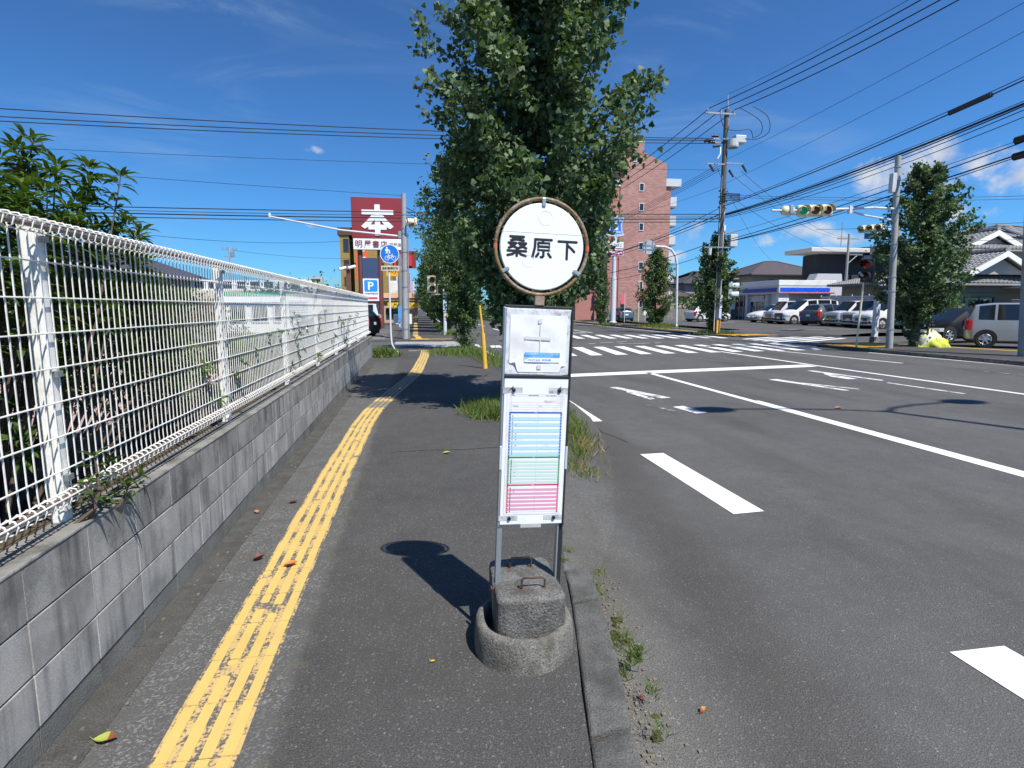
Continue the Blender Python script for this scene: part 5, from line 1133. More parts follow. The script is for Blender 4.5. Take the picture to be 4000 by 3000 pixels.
def car(name, label, loc, yaw, st, body, r=.31, wheels=None, front=None, plate=None, group=None, grille=None, rear_dark=False, scale=1.0):
    """st: stations front to rear (x, z_sill, z_belt, z_top, half width, half width at roof, kind); kind of the span that follows: h hood, w windscreen, g side glass, p pillar, r rear glass"""
    t = thing(name, label, 'car', loc, yaw, group); V = []; k = 13
    def sec(s):
        x, zb, zl, zt, w, wt, _ = s; zm = (zb + zl) * .5
        h = [(w * .86, zb), (w * .985, zb + .07), (w, zm), (w * .985, zl), (wt, max(zt - .05, zl + .004)), (wt * .72, zt), (0, zt + .012)]
        return [(x, y, z) for y, z in h] + [(x, -y, z) for y, z in reversed(h[:-1])]
    S_ = [sec(s) for s in st]; b = MB(); G = {'windscreen': MB(), 'side_window': MB(), 'rear_window': MB()}; sideR = MB()
    for s in S_: b.v += s
    for i in range(len(st) - 1):
        kd = st[i][6]
        for j in range(k):
            q = (j + 1) % k; a = (i * k + j, i * k + q, (i + 1) * k + q, (i + 1) * k + j); pts = [b.v[z] for z in a]
            roof = j in (4, 5, 6, 7)
            if kd == 'w' and roof: G['windscreen'].face(pts)
            elif kd == 'r' and roof: G['rear_window'].face(pts)
            elif kd == 'g' and j == 3: G['side_window'].face(pts)
            elif kd == 'g' and j == 8: sideR.face(pts)
            else: b.f.append(a); b.m.append(0)
    b.f.append(tuple(range(k))); b.m.append(0); b.f.append(tuple(reversed(range((len(st) - 1) * k, len(st) * k)))); b.m.append(0)
    b.build('body', body, t, smooth=True, sharp=.75)
    for nm, g in list(G.items()) + [('side_window', sideR)]:
        if g.f: g.build(nm, M_glass, t, smooth=True, sharp=.7, merge=True)
    L0, L1 = st[0][0], st[-1][0]; W = max(s[4] for s in st); tm, rm = wheel_meshes()
    for x in wheels or (L0 - .75, L1 + .65):
        for sgn in (-1, 1):
            w = link('wheel', tm, t); w.matrix_basis = Matrix.Translation((x, sgn * (W - .085), r)) @ Matrix.Rotation(PI if sgn > 0 else 0, 4, 'Z') @ Matrix.Scale(r / .318, 4)
            link('rim', rm, w); 
            MB().lathe([(r * .9, W + .002 if sgn > 0 else -W - .002), (r * 1.19, W + .004 if sgn > 0 else -W - .004), (r * 1.19, (W - .12) * sgn)], (x, 0, r + .02), 20, axis='y').build('wheel_arch', M_tyre, t)
    MB().box(L1 + .1, L0 - .1, -W * .88, W * .88, .16, st[0][1] + .06).build('underbody', M_tyre, t)
    zh = st[1][2]
    fz = (st[0][1] + st[0][2]) / 2; hl_z = st[0][2] - .03
    for sgn in (-1, 1):
        hb = MB(); y0 = sgn * W * .60; y1 = sgn * W * .985
        hb.prism([(L0 + .012, y0), (L0 + .012, sgn * W * .84), (L0 - .16, sgn * (W + .006)), (L0 - .42, sgn * (W + .008)), (L0 - .42, sgn * W * .9), (L0 - .1, y0)], hl_z - .12, hl_z + .05, 'z'); hb.build('headlight', M_headl, t, bevel=.02)
        zt_ = st[-1][2]; tb = MB(); tb.prism([(L1 - .012, sgn * W * .80), (L1 - .012, sgn * W * .93), (L1 + .10, sgn * (W + .004)), (L1 + .22, sgn * (W + .004)), (L1 + .12, sgn * W * .80)], zt_ - .30, zt_ + .10, 'z'); tb.build('tail_light', M_taill, t, bevel=.02)
        zi = [s for s in st if s[6] == 'w'][0]; MB().box(zi[0] - .62, zi[0] - .44, sgn * (W + .02), sgn * (W + .20), zi[2] + .02, zi[2] + .17).build('mirror', body, t, bevel=.04)
        MB().box(L1 + 1.7, L1 + 1.88, sgn * (W + .002), sgn * (W + .03), st[-1][2] - .10, st[-1][2] - .065).build('handle', M_chrome, t, bevel=.01)
    g = MB(); gz0, gz1 = grille or (fz - .02, hl_z - .02); g.box(L0 - .02, L0 + .018, -W * .56, W * .56, gz0, gz1); gr = g.build('grille', M_blk, t, bevel=.02)
    g = MB(); [g.box(L0 + .0, L0 + .028, -W * .54, W * .54, gz0 + (gz1 - gz0) * (q + .5) / 4 - .012, gz0 + (gz1 - gz0) * (q + .5) / 4 + .012) for q in range(4)]; g.build('grille_bar', M_chrome, gr)
    MB().box(L0 - .02, L0 + .016, -W * .62, W * .62, st[0][1] + .02, st[0][1] + .14).build('bumper_intake', M_blk, t, bevel=.02)
    pm = plate or M_plate
    MB().box(L0 + .02, L0 + .034, -.17, .17, st[0][1] + .12, st[0][1] + .285).build('number_plate', pm, t); MB().box(L1 - .034, L1 - .012, -.17, .17, st[-1][1] + .30, st[-1][1] + .46).build('number_plate', pm, t)
    for sgn in (-1, 1):
        b2 = MB(); b2.box(L0 - .02, L0 + .014, sgn * W * .66, sgn * W * .9, st[0][1] + .05, st[0][1] + .17); b2.build('fog_lamp', M_blk, t, bevel=.03)
    if scale != 1: t.scale = (scale,) * 3
    return t
def st_hatch(L=4.0, H=1.52, W=.85):
    f, r = L / 2, -L / 2
    return [(f, .30, .62, .66, W * .78, W * .6, 'h'), (f - .12, .22, .72, .78, W * .93, W * .72, 'h'), (f - .5, .2, .84, .92, W, W * .78, 'h'), (f - 1.0, .2, .92, 1.00, W, W * .80, 'w'), (f - 1.85, .2, .96, H - .06, W, W * .72, 'g'), (f - 2.55, .2, .98, H, W, W * .73, 'p'), (f - 2.63, .2, .98, H, W, W * .73, 'g'),
            (r + .72, .22, 1.02, H - .05, W, W * .70, 'p'), (r + .45, .24, 1.04, H - .10, W * .99, W * .68, 'r'), (r + .10, .28, 1.02, 1.12, W * .96, W * .74, 'h'), (r, .34, .92, .98, W * .86, W * .7, 'h')]
def st_box(L=3.4, H=1.8, W=.74, nose=.62):
    f, r = L / 2, -L / 2
    return [(f, .30, .80, .84, W * .86, W * .7, 'h'), (f - .08, .22, .94, .98, W * .97, W * .82, 'h'), (f - nose, .2, 1.02, 1.07, W, W * .86, 'w'), (f - nose - .62, .2, 1.02, H - .04, W, W * .86, 'g'), (f - nose - 1.25, .2, 1.02, H, W, W * .87, 'p'), (f - nose - 1.34, .2, 1.02, H, W, W * .87, 'g'),
            (r + .42, .22, 1.03, H - .01, W, W * .87, 'p'), (r + .22, .24, 1.03, H - .04, W, W * .86, 'r'), (r + .06, .27, 1.02, 1.10, W * .98, W * .86, 'h'), (r, .32, .94, 1.0, W * .92, W * .8, 'h')]
def st_van(L=4.7, H=1.86, W=.86, nose=.95):
    f, r = L / 2, -L / 2
    return [(f, .28, .72, .78, W * .82, W * .66, 'h'), (f - .12, .2, .86, .94, W * .96, W * .78, 'h'), (f - nose * .6, .2, 1.00, 1.06, W, W * .84, 'h'), (f - nose, .2, 1.04, 1.12, W, W * .85, 'w'), (f - nose - 1.0, .2, 1.06, H - .06, W, W * .80, 'g'), (f - nose - 1.75, .2, 1.06, H, W, W * .81, 'p'), (f - nose - 1.85, .2, 1.06, H, W, W * .81, 'g'),
            (r + .95, .2, 1.06, H, W, W * .81, 'p'), (r + .87, .2, 1.06, H, W, W * .81, 'g'), (r + .38, .24, 1.07, H - .06, W, W * .80, 'p'), (r + .26, .24, 1.07, H - .09, W * .99, W * .79, 'r'), (r + .07, .28, 1.05, 1.14, W * .97, W * .80, 'h'), (r, .34, .95, 1.02, W * .88, W * .76, 'h')]
P_white = paint('paint_white', (0.78, 0.78, 0.76)); P_pearl = paint('paint_pearl', (0.76, 0.75, 0.71)); P_silver = paint('paint_silver', (0.66, 0.68, 0.70), .2); P_grey = paint('paint_dark_grey', (0.11, 0.11, 0.115), .2); P_black = mat('paint_black', (0.007, 0.007, 0.008), .45, spec=.2); P_sand = paint('paint_sand', (0.70, 0.69, 0.64))
HD = PI + .02; ZL = .12; GP = 'cars parked in a row at the convenience shop'
def front(x, y, L, yaw=HD): return (x - math.cos(yaw) * L / 2, y - math.sin(yaw) * L / 2, ZL)
car('compact_car', 'white compact hatchback, first of the parked row beside the shop front', front(32.2, 50.9, 4.1), HD, st_hatch(4.1, 1.55), P_white, group=GP, scale=1.12)
car('kei_van', 'boxy silver kei van with a yellow plate, second in the parked row', front(31.7, 47.6, 3.4), HD, st_box(), P_silver, .28, plate=M_platey, group=GP, scale=1.12)
car('minivan', 'big white minivan with a large black grille, third in the parked row', front(31.2, 45.2, 4.8), HD, st_van(4.8, 1.9), P_white, .33, grille=(.42, .86), group=GP, scale=1.12)
car('compact_car', 'dark grey hatchback parked tail first between white minivans', (33.2, 41.9, ZL), .20, st_hatch(4.1, 1.55), P_grey, group=GP, scale=1.12)
car('kei_car', 'sand white tall kei car with a yellow plate beside the dark grey hatchback', front(31.4, 39.2, 3.4), HD, st_box(3.4, 1.74, .74, .72), P_sand, .28, plate=M_platey, group=GP, scale=1.12)
car('compact_van', 'white compact minivan with a wide chrome-barred grille in the parked row', front(31.0, 36.9, 3.8), HD, st_box(3.8, 1.76, .84, .8), P_white, .30, grille=(.48, .82), group=GP, scale=1.12)
car('minivan', 'older pearl minivan behind the signal pole and ginkgo trunk, last of the row', front(30.2, 34.7, 4.5), HD, st_van(4.5, 1.8, .85, .9), P_pearl, .31, group=GP, scale=1.12)
car('suv', 'white crossover parked facing away left of the utility pole', (29.4, 54.6, ZL), .15, st_hatch(4.4, 1.58, .9), P_white, .34, group=GP)
car('minivan', 'silver-white minivan with five-spoke wheels by the right edge pole', (23.7, 18.6, .03), -.80, st_van(4.3, 1.72, .85, .8), paint('paint_warm_silver', (0.36, 0.365, 0.355), .25), .31)
car('sedan', 'black car in the shade behind the silver-white minivan', (24.6, 22.6, .04), PI + .05, st_hatch(4.5, 1.50, .88), P_black, .32)
car('suv', 'black car with big red tail lights at the end of the fence', (-4.35, 33.2, -.02), PI - .35, st_hatch(4.5, 1.62, .9), P_black, .33)
car('kei_van', 'pale blue-white van parked behind the black car', (-4.35, 42.9, -.02), PI - .05, st_box(3.6, 1.85, .8), paint('paint_pale_blue', (0.60, 0.66, 0.74)), .29)
car('sedan', 'small dark car far down the road by the red apartment block', (22.5, 61.0, .06), 1.5, st_hatch(4.2, 1.5), paint('paint_teal', (.05, .10, .12)), .31)

# ------------------------------------------------------------------ buildings
M_win = mat('window_glass', (0.02, 0.026, 0.032), .08, spec=.7); M_frame = mat('window_frame_white', (0.62, 0.64, 0.66), .5); M_framed = mat('window_frame_dark', (0.05, 0.05, 0.055), .5)
def window(par, x, z, w, h, y, fm=None, axis='y', sgn=-1, d=.07, bars=1):
    """a framed window on a wall plane: axis y -> wall at constant y facing sgn; world coordinates"""
    f = MB(); p = MB(); t = .07
    def bx(b, a0, a1, z0, z1, o0, o1):
        o0, o1 = sorted((y + sgn * o0, y + sgn * o1))
        if axis == 'y': b.box(a0, a1, o0, o1, z0, z1)
        else: b.box(o0, o1, a0, a1, z0, z1)
    bx(f, x - w / 2, x + w / 2, z - h / 2, z - h / 2 + t, -.02, d); bx(f, x - w / 2, x + w / 2, z + h / 2 - t, z + h / 2, -.02, d)
    bx(f, x - w / 2, x - w / 2 + t, z - h / 2 + t, z + h / 2 - t, -.02, d); bx(f, x + w / 2 - t, x + w / 2, z - h / 2 + t, z + h / 2 - t, -.02, d)
    for k in range(bars): c = x - w / 2 + w * (k + 1) / (bars + 1); bx(f, c - .025, c + .025, z - h / 2 + t, z + h / 2 - t, -.02, d * .8)
    bx(p, x - w / 2 + t, x + w / 2 - t, z - h / 2 + t, z + h / 2 - t, -.02, .012)
    o = f.build('window', fm or M_frame, par, world=True); g = p.build('pane', M_win, o); g.data.transform(par.matrix_basis.inverted()); return o
def roof_tiles(par, m, faces, w=.30, h=.27):
    """interlocking clay tiles laid over the roof planes, each with its own curve and lip; too small and many to pick apart singly"""
    b = MB()
    for f in faces:
        P = [Vector(p) for p in f]; n = (P[1] - P[0]).cross(P[2] - P[0]).normalized()
        if n.z < 0: n = -n
        e1 = Vector((n.y, -n.x, 0)).normalized(); e2 = n.cross(e1)
        if e2.z < 0: e2 = -e2
        uv = [((p - P[0]).dot(e1), (p - P[0]).dot(e2)) for p in P]; u0, u1 = min(q[0] for q in uv), max(q[0] for q in uv); v0, v1 = min(q[1] for q in uv), max(q[1] for q in uv)
        def inside(u, v):
            s = None
            for (a, c), (d, g) in zip(uv, uv[1:] + uv[:1]):
                k = (d - a) * (v - c) - (g - c) * (u - a)
                if abs(k) > 1e-9:
                    if s is None: s = k > 0
                    elif (k > 0) != s: return False
            return True
        for j in range(int((v1 - v0) / h)):
            for i in range(int((u1 - u0) / w)):
                u, v = u0 + (i + .5) * w, v0 + (j + .5) * h
                if not inside(u, v): continue
                g = R.gauss(0, .004); row = [(-.5, .01), (-.22, .065), (.10, .02), (.5, .012)]
                lo = [P[0] + e1 * (u + a * w) + e2 * (v - h * .55) + n * (z + .035 + g) for a, z in row]; hi = [P[0] + e1 * (u + a * w) + e2 * (v + h * .5) + n * (z * .8 + .004) for a, z in row]; dn = [p - n * .035 for p in lo]
                i0 = len(b.v); b.v += [tuple(p) for p in lo + hi + dn]
                for q in range(3): b.f += [(i0 + q, i0 + q + 1, i0 + q + 5, i0 + q + 4), (i0 + q, i0 + q + 8, i0 + q + 9, i0 + q + 1)]; b.m += [0, 0]
    o = b.build('roof_tiles', m, par, world=True, fix=False); o['kind'] = 'stuff'; return o
def hip_roof(par, x0, x1, y0, y1, z0, z1, m, ridge='x', inset=None, over=.5, thick=.14, name='roof'):
    x0 -= over; x1 += over; y0 -= over; y1 += over; b = MB(); i = inset if inset is not None else ((y1 - y0) / 2 if ridge == 'x' else (x1 - x0) / 2)
    if ridge == 'x': r = [(x0 + i, (y0 + y1) / 2, z1), (x1 - i, (y0 + y1) / 2, z1)]
    else: r = [((x0 + x1) / 2, y0 + i, z1), ((x0 + x1) / 2, y1 - i, z1)]
    c = [(x0, y0, z0), (x1, y0, z0), (x1, y1, z0), (x0, y1, z0)]
    if ridge == 'x': F = [(c[0], c[1], r[1], r[0]), (c[1], c[2], r[1]), (c[2], c[3], r[0], r[1]), (c[3], c[0], r[0])]
    else: F = [(c[0], c[1], r[0]), (c[1], c[2], r[1], r[0]), (c[2], c[3], r[1]), (c[3], c[0], r[0], r[1])]
    for f in F: b.face(f)
    b.box(x0, x1, y0, y1, z0 - thick, z0 - .002)
    o = b.build(name, m, par, world=True)
    if m is M_kawara: roof_tiles(par, M_tile, F[:1] + F[3:] if ridge == 'x' else F[:1] + F[3:])
    rb = MB(); rb.tube([r[0], r[1]], .14, 6)
    for cc in c: rb.tube([cc, min(r, key=lambda q: (Vector(q) - Vector(cc)).length)], .11, 6)
    rr_ = rb.build('ridge', m, o); rr_.data.transform(par.matrix_basis.inverted()); return o
def tile_mat(name, col, row=.28, cold=.30):
    m = bpy.data.materials.new(name); MATS[name] = m; m.use_nodes = True; n = NT(m.node_tree); b = n.n['Principled BSDF']
    pos = n.n.new('ShaderNodeNewGeometry').outputs['Position']; s = n.new('ShaderNodeSeparateXYZ', i0=pos)
    zr = n.math('FRACT', n.math('MULTIPLY', s.outputs[2], 1 / row * 2.2)); xr = n.math('SINE', n.math('MULTIPLY', n.math('ADD', s.outputs[0], s.outputs[1]), 2 * PI / cold))
    h = n.math('ADD', n.math('MULTIPLY', zr, -.6), n.math('MULTIPLY', xr, .35))
    c = n.mix(n.smooth(zr, .0, .25), tuple(k * .45 for k in col), col); c = n.mix(1.0, c, n.ramp(n.noise(pos, 6, 3), [(.3, .8), (.7, 1.2)]), 'MULTIPLY')
    n.put(b, 'Base Color', c); b.inputs['Roughness'].default_value = .45; n.put(b, 'Normal', n.new('ShaderNodeBump', Strength=.9, Distance=.08, Height=h).outputs[0]); return m
M_kawara = tile_mat('silver_roof_tiles', (0.20, 0.20, 0.195)); M_tile = mat('clay_roof_tile', (0.24, 0.24, 0.235), .45, var=.25, vscale=5); M_slate = mat('dark_slate_roof', (0.075, 0.062, 0.066), .7, var=.15, vscale=2); M_roofd = mat('dark_roof', (0.05, 0.05, 0.055), .7, var=.2, vscale=1)
# --- red-brown apartment block
def brick_mat():
    m = bpy.data.materials.new('mottled_brick_tile'); m.use_nodes = True; n = NT(m.node_tree); b = n.n['Principled BSDF']
    pos = n.n.new('ShaderNodeNewGeometry').outputs['Position']; s = n.new('ShaderNodeSeparateXYZ', i0=pos)
    uv = n.new('ShaderNodeCombineXYZ', i0=n.math('ADD', s.outputs[0], s.outputs[1]), i1=s.outputs[2], i2=0.0).outputs[0]
    br = n.n.new('ShaderNodeTexBrick'); n.put(br, 'Vector', uv); n.put(br, 'Scale', 1.0); n.put(br, 'Brick Width', .46); n.put(br, 'Row Height', .14); n.put(br, 'Mortar Size', .012)
    n.put(br, 'Color1', (0.28, 0.125, 0.10)); n.put(br, 'Color2', (0.41, 0.215, 0.18)); n.put(br, 'Mortar', (0.33, 0.20, 0.17)); n.put(br, 'Bias', .15)
    c = n.mix(1.0, br.outputs['Color'], n.ramp(n.noise(pos, .35, 4.0), [(.3, .92), (.7, 1.06)]), 'MULTIPLY')
    n.put(b, 'Base Color', c); b.inputs['Roughness'].default_value = .7; return m
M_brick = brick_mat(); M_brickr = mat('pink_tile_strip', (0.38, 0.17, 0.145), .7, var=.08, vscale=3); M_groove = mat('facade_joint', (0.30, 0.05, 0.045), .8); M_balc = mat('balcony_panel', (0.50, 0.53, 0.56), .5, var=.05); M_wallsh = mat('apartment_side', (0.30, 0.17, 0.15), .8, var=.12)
AY = 68.0
ap_ = thing('apartment_block', 'tall red-brown tiled apartment block with a column of small windows', 'apartment block', (27, AY, 0))
MB().prism([(24.55, 0), (24.55, 21.1), (27.45, 21.1), (27.45, 20.0), (30.42, 18.75), (30.42, 0)], AY, AY + 15, 'y').build('wall', M_brick, ap_, world=True)
MB().prism([(23.15, 0), (23.15, 15.95), (24.545, 15.95), (24.545, 0)], AY + .06, AY + 15, 'y').build('wall', M_brickr, ap_, world=True)
MB().box(23.05, 24.6, AY - .05, AY + 6, 15.96, 16.75).build('roof_slab', M_balc, ap_, world=True); MB().box(30.43, 31.4, AY + .8, AY + 12, 0, 16.3).build('wall', M_brick, ap_, world=True)
MB().box(30.40, 32.6, AY + .5, AY + 12, 16.3, 17.2).build('roof_slab', M_balc, ap_, world=True)
MB().box(24.5, 27.5, AY - .04, AY + 15.1, 21.11, 21.25).build('parapet', M_balc, ap_, world=True)
for k in range(6): MB().tube([(25.3 + .3 * k, AY + 1, 21.2), (25.3 + .3 * k, AY + 1, 23.2 + .5 * math.sin(k * 2))], .04, 5).build('antenna', M_steel, ap_, world=True)
for k in range(7):
    z = 15.95 - 2.33 * k; window(ap_, 27.25 + .04 * k, z, .62, .95, AY, M_frame, bars=0)
    MB().box(31.4, 32.4, AY + 1.2, AY + 8.5, z - 1.9, z - .75).build('balcony', M_balc, ap_, bevel=.03, world=True)
    MB().box(31.4, 32.4, AY + 1.2, AY + 8.5, z - 2.05, z - 1.91).build('balcony_slab', M_conc, ap_, world=True)
    MB().box(23.14, 24.56, AY + .045, AY + .058, z - 1.62, z - 1.54).build('joint', M_groove, ap_, world=True)
    # street-side balconies in shade
    MB().box(21.9, 23.15, AY + .8, AY + 14.6, z - 2.05, z - 1.9).build('balcony_slab', M_conc, ap_, world=True)
    for q in range(3):
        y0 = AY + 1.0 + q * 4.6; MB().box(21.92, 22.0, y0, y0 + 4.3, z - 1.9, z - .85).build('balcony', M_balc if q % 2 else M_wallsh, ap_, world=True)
        window(ap_, y0 + 2.1, z - .2, 2.6, 1.9, 23.15, M_framed, axis='x', bars=2)
MB().box(24.55, 24.60, AY - .02, AY, 0, 21.0).build('joint', M_groove, ap_, world=True)
window(ap_, 26.3, 19.3, .5, .9, AY, M_frame)
MB().box(19.6, 23.1, AY + 1.5, AY + 12, 0, 3.4).build('annex', M_brickr, ap_, world=True); MB().box(19.5, 23.12, AY + 1.4, AY + 12.1, 3.41, 3.6).build('annex_roof', M_groove, ap_, world=True)
bwl = thing('boundary_wall', 'grey block boundary wall in front of the red-brown apartment block', 'wall', (30, 63.5, 0))
M_bwl = mat('old_block_wall', (0.20, 0.195, 0.175), .9, var=.3, vscale=1.2, streak=.5, dirt=(.06, .06, .05))
for i in range(19):
    for j in range(3): MB().box(20.6 + i * .93, 20.6 + i * .93 + .915, 63.5, 63.7, .02 + j * .45, .02 + j * .45 + .44).build('panel', M_bwl, bwl, world=True, bevel=.01)
wb = thing('notice_board', 'long white notice board standing above the grey boundary wall', 'sign', (35, 62.8, 0)); MB().box(32.6, 37.2, 62.75, 62.9, 1.3, 2.7).build('board', M_wsign, wb, world=True, bevel=.03); MB().box(32.5, 37.3, 62.7, 62.95, 2.71, 2.85).build('cap', M_balc, wb, world=True); text('ご来店ありがとうございます', M_navy, wb, (34.9, 62.73, 2.05), 4.0, .45, .02); [MB().box(x, x + .1, 62.8, 62.88, 0, 1.31).build('leg', M_gpaint, wb, world=True) for x in (33, 36.6)]
gs = thing('guide_sign', 'small white and green guide sign in front of the red-brown wall', 'sign', (20.4, 60, 0)); MB().tube([(0, 0, 0), (0, 0, 3.4)], .05, 6).build('post', M_gpaint, gs)
for z, m in ((2.9, M_wsign), (2.25, mat('guide_green', (0.01, 0.30, 0.16), .5)), (1.6, mat('guide_red', (0.45, 0.06, 0.04), .5))): MB().box(-.95, -.05, -.06, -.02, z - .3, z + .3).build('panel', m, gs)
fl = thing('banner', 'small red and white banner by the convenience shop sign pole', 'banner', (21.4, 58, 0)); MB().tube([(.35, 0, 0), (.35, 0, 3.1)], .035, 6).build('post', M_gpaint, fl); MB().box(-.1, .32, -.02, .02, 1.9, 2.9).build('flag', mat('banner_red', (0.65, 0.12, 0.16), .6), fl)
for i, (x, l_) in enumerate(((22.2, 'thin dark and white banner left of the lamp post by the wall'), (24.9, 'thin dark and white banner right of the lamp post by the wall'))):
    f_ = thing('banner', l_, 'banner', (x, 60, 0)); MB().tube([(0, 0, 0), (0, 0, 2.2)], .03, 6).build('post', M_gpaint, f_); MB().box(-.2, .2, -.02, .0, .7, 1.5).build('flag', M_wsign, f_); MB().box(-.22, .22, -.03, .0, 1.5, 2.2).build('flag', M_blk, f_)
lpp = thing('lamp_post', 'slim cream lamp post in front of the red-brown apartment wall', 'lamp post', (22.9, 57, 0)); MB().tube([(0, 0, 0), (.05, 0, 5.2)], .05, 8).build('pole', M_cream, lpp); MB().box(-.1, .45, -.12, .12, 5.15, 5.28).build('lamp', M_blk, lpp, bevel=.03)
# --- convenience shop sign on its pole
M_lb = mat('shop_sign_blue', (0.012, 0.16, 0.66), .35); M_lw = mat('shop_sign_white', (0.74, 0.78, 0.84), .35)
ls = thing('shop_sign', 'tall white pole sign of the convenience shop with a blue emblem and two panels', 'pole sign', (19.95, 56.5, 0))
MB().tube([(0, 0, -.1), (0, 0, 4.6)], .27, 16).build('pole', M_gpaint, ls, smooth=True); MB().tube([(0, 0, 4.6), (0, 0, 9.0)], .20, 16).build('pole', M_gpaint, ls, smooth=True)
MB().lathe([(.42, 0), (.42, .08), (.28, .12)], (0, 0, 0), 12).build('foot', M_gpaint, ls)
def emblem(s, n=10):
    """shield with bowed top and bottom and pinched sides"""
    pts = []
    for i in range(n + 1): t = -1 + 2 * i / n; pts.append((t * .92, 1.0 - .16 * t * t + (0 if abs(t) < 1 else 0)))
    for i in range(1, n): t = 1 - 2 * i / n; pts.append((.92 - .26 * (1 - t * t) + .0, t * .84))
    for i in range(n + 1): t = 1 - 2 * i / n; pts.append((t * .92, -1.0 + .16 * t * t))
    for i in range(1, n): t = -1 + 2 * i / n; pts.append((-.92 + .26 * (1 - t * t), t * .84))
    return [(x * s, 9.62 + z * s) for x, z in pts]
em = MB().prism(emblem(.98), -.22, .22, 'y').build('emblem', M_lw, ls); MB().prism(emblem(.90), -.226, -.221, 'y').build('emblem_line', M_lb, em); MB().prism(emblem(.85), -.231, -.227, 'y').build('emblem_line', M_lw, em); MB().prism(emblem(.80), -.236, -.232, 'y').build('emblem_field', M_lb, em)
text('LAWSON', M_lw, em, (0, -.242, 10.18), 1.15, .24, .02, world=False); text('STATION', M_lw, em, (0, -.242, 9.06), 1.15, .24, .02, world=False)
b = MB(); b.prism([(-.25, 9.27), (.25, 9.27), (.25, 9.72), (.13, 9.86), (.15, 9.98), (-.15, 9.98), (-.13, 9.86), (-.25, 9.72)], -.242, -.238, 'y'); b.tube([(-.14, -.240, 9.86), (-.14, -.240, 9.96), (-.08, -.240, 10.0)], .02, 5); b.build('milk_can', M_lw, em)
b = MB(); b.prism([(-.19, 9.45), (.19, 9.45), (.19, 9.60), (-.19, 9.60)], -.245, -.243, 'y'); b.build('can_label', mat('can_blue', (.25, .45, .78), .5), em)
for z, m, fm in ((7.78, M_lw, None), (7.02, mat('sign_magenta', (0.34, 0.01, 0.10), .4), M_lw)):
    o = MB().box(-.86, .86, -.24, .24, z - .30, z + .30).build('panel', fm or m, ls, bevel=.02)
    if fm: MB().box(-.80, .80, -.246, -.241, z - .25, z + .25).build('panel_face', m, o)
    else: MB().box(-1.08, -.87, -.2, .2, z - .30, z + .30).build('panel_back', m, ls)
    if fm: text('銀行ATM', M_lw, o, (0, -.252, z), 1.35, .34, .035, world=False)
    else:
        text('酒', mat('sign_magenta', (0.34, 0.01, 0.10), .4), o, (-.57, -.246, z), .30, .36, .03, world=False); text('・たばこ', mat('sign_purple', (0.16, 0.06, 0.20), .4), o, (.16, -.246, z), 1.05, .34, .03, world=False)
# --- convenience shop
M_cw = mat('shop_white', (0.74, 0.74, 0.72), .5, var=.05, vscale=1); M_cg = mat('shop_grey_tile', (0.52, 0.53, 0.54), .6, var=.05); M_cblue = mat('shop_band_blue', (0.01, 0.10, 0.72), .4); M_cpink = mat('shop_side_panel', (0.55, 0.47, 0.43), .7, var=.08); M_shelf = mat('shop_inside', (0.20, 0.18, 0.16), .8, var=.9, vscale=2.2)
X0, Y0_, X1, Y1 = 37.6, 55.0, 43.8, 72.0
cs = thing('convenience_shop', 'low white convenience shop with a blue band round its front corner', 'shop', (X0, Y0_, ZL))
MB().box(X0 + .35, X1, Y0_ + .35, Y1, ZL, 4.3).build('wall', M_cw, cs, world=True)
MB().box(X0 - .35, X1 + .1, Y0_ - .30, Y1, 3.82, 4.38).build('parapet', M_cw, cs, world=True, bevel=.02); MB().box(X0 - .30, X1, Y0_ - .25, Y1, 3.72, 3.815).build('cornice', mat('shop_cream', (.60, .60, .50), .5), cs, world=True)
fs = MB().box(X0 - .32, X1 + .05, Y0_ - .28, Y1, 2.98, 3.715).build('fascia', M_cg, cs, world=True, bevel=.02)
def wpart(b, name, m, par, root=cs): o = b.build(name, m, par); o.data.transform(root.matrix_basis.inverted()); return o
for i in range(4): wpart(MB().box(X0 - .15 + i * 1.45, X0 + 1.24 + i * 1.45, Y0_ - .33, Y0_ - .281, 3.22, 3.60), 'band_panel', M_cblue, fs)
wpart(MB().box(X0 - .3, X1, Y0_ - .315, Y0_ - .281, 3.06, 3.15), 'pink_line', mat('shop_line_pink', (.62, .22, .35), .5), fs)
for a, c in ((55.1, 58.6), (58.7, 61.4), (64.6, 67.6), (67.7, 71.5)): wpart(MB().box(X0 - .37, X0 - .321, a, c, 3.18, 3.58), 'band_panel', mat('shop_band_deep', (0.015, 0.05, 0.36), .4), fs)
o_ = text('LAWSON', mat('shop_band_deep', (0.015, 0.05, 0.36), .4), None, (0, 0, 0), 2.7, .46, .025, yaw=0); o_.data.transform(Matrix.Translation((X0 - .33, 63.0, 3.38)) @ Matrix.Rotation(-PI / 2, 4, 'Z')); o_.data.transform(cs.matrix_basis.inverted()); o_.parent = fs
for y in (57.2, 61.0, 64.2, 67.0, 69.5): MB().box(X0 - .05, X0 + .34, y - .22, y + .22, ZL, 2.97).build('pillar', M_cg, cs, world=True)
MB().box(X0 - .1, X0 + 1.1, Y0_ + .0, Y0_ + .36, ZL, 2.97).build('pillar', M_cw, cs, world=True)
for a, c in ((57.45, 60.75), (61.25, 63.95), (64.45, 66.75)):
    f = MB().box(X0 + .33, X0 + .345, a, c, ZL + .05, 2.9).build('shop_window', M_win, cs, world=True)
    for y in np.arange(a, c + .01, (c - a) / 3): wpart(MB().box(X0 + .28, X0 + .34, y - .03, y + .03, ZL, 2.95), 'mullion', M_frame, f)
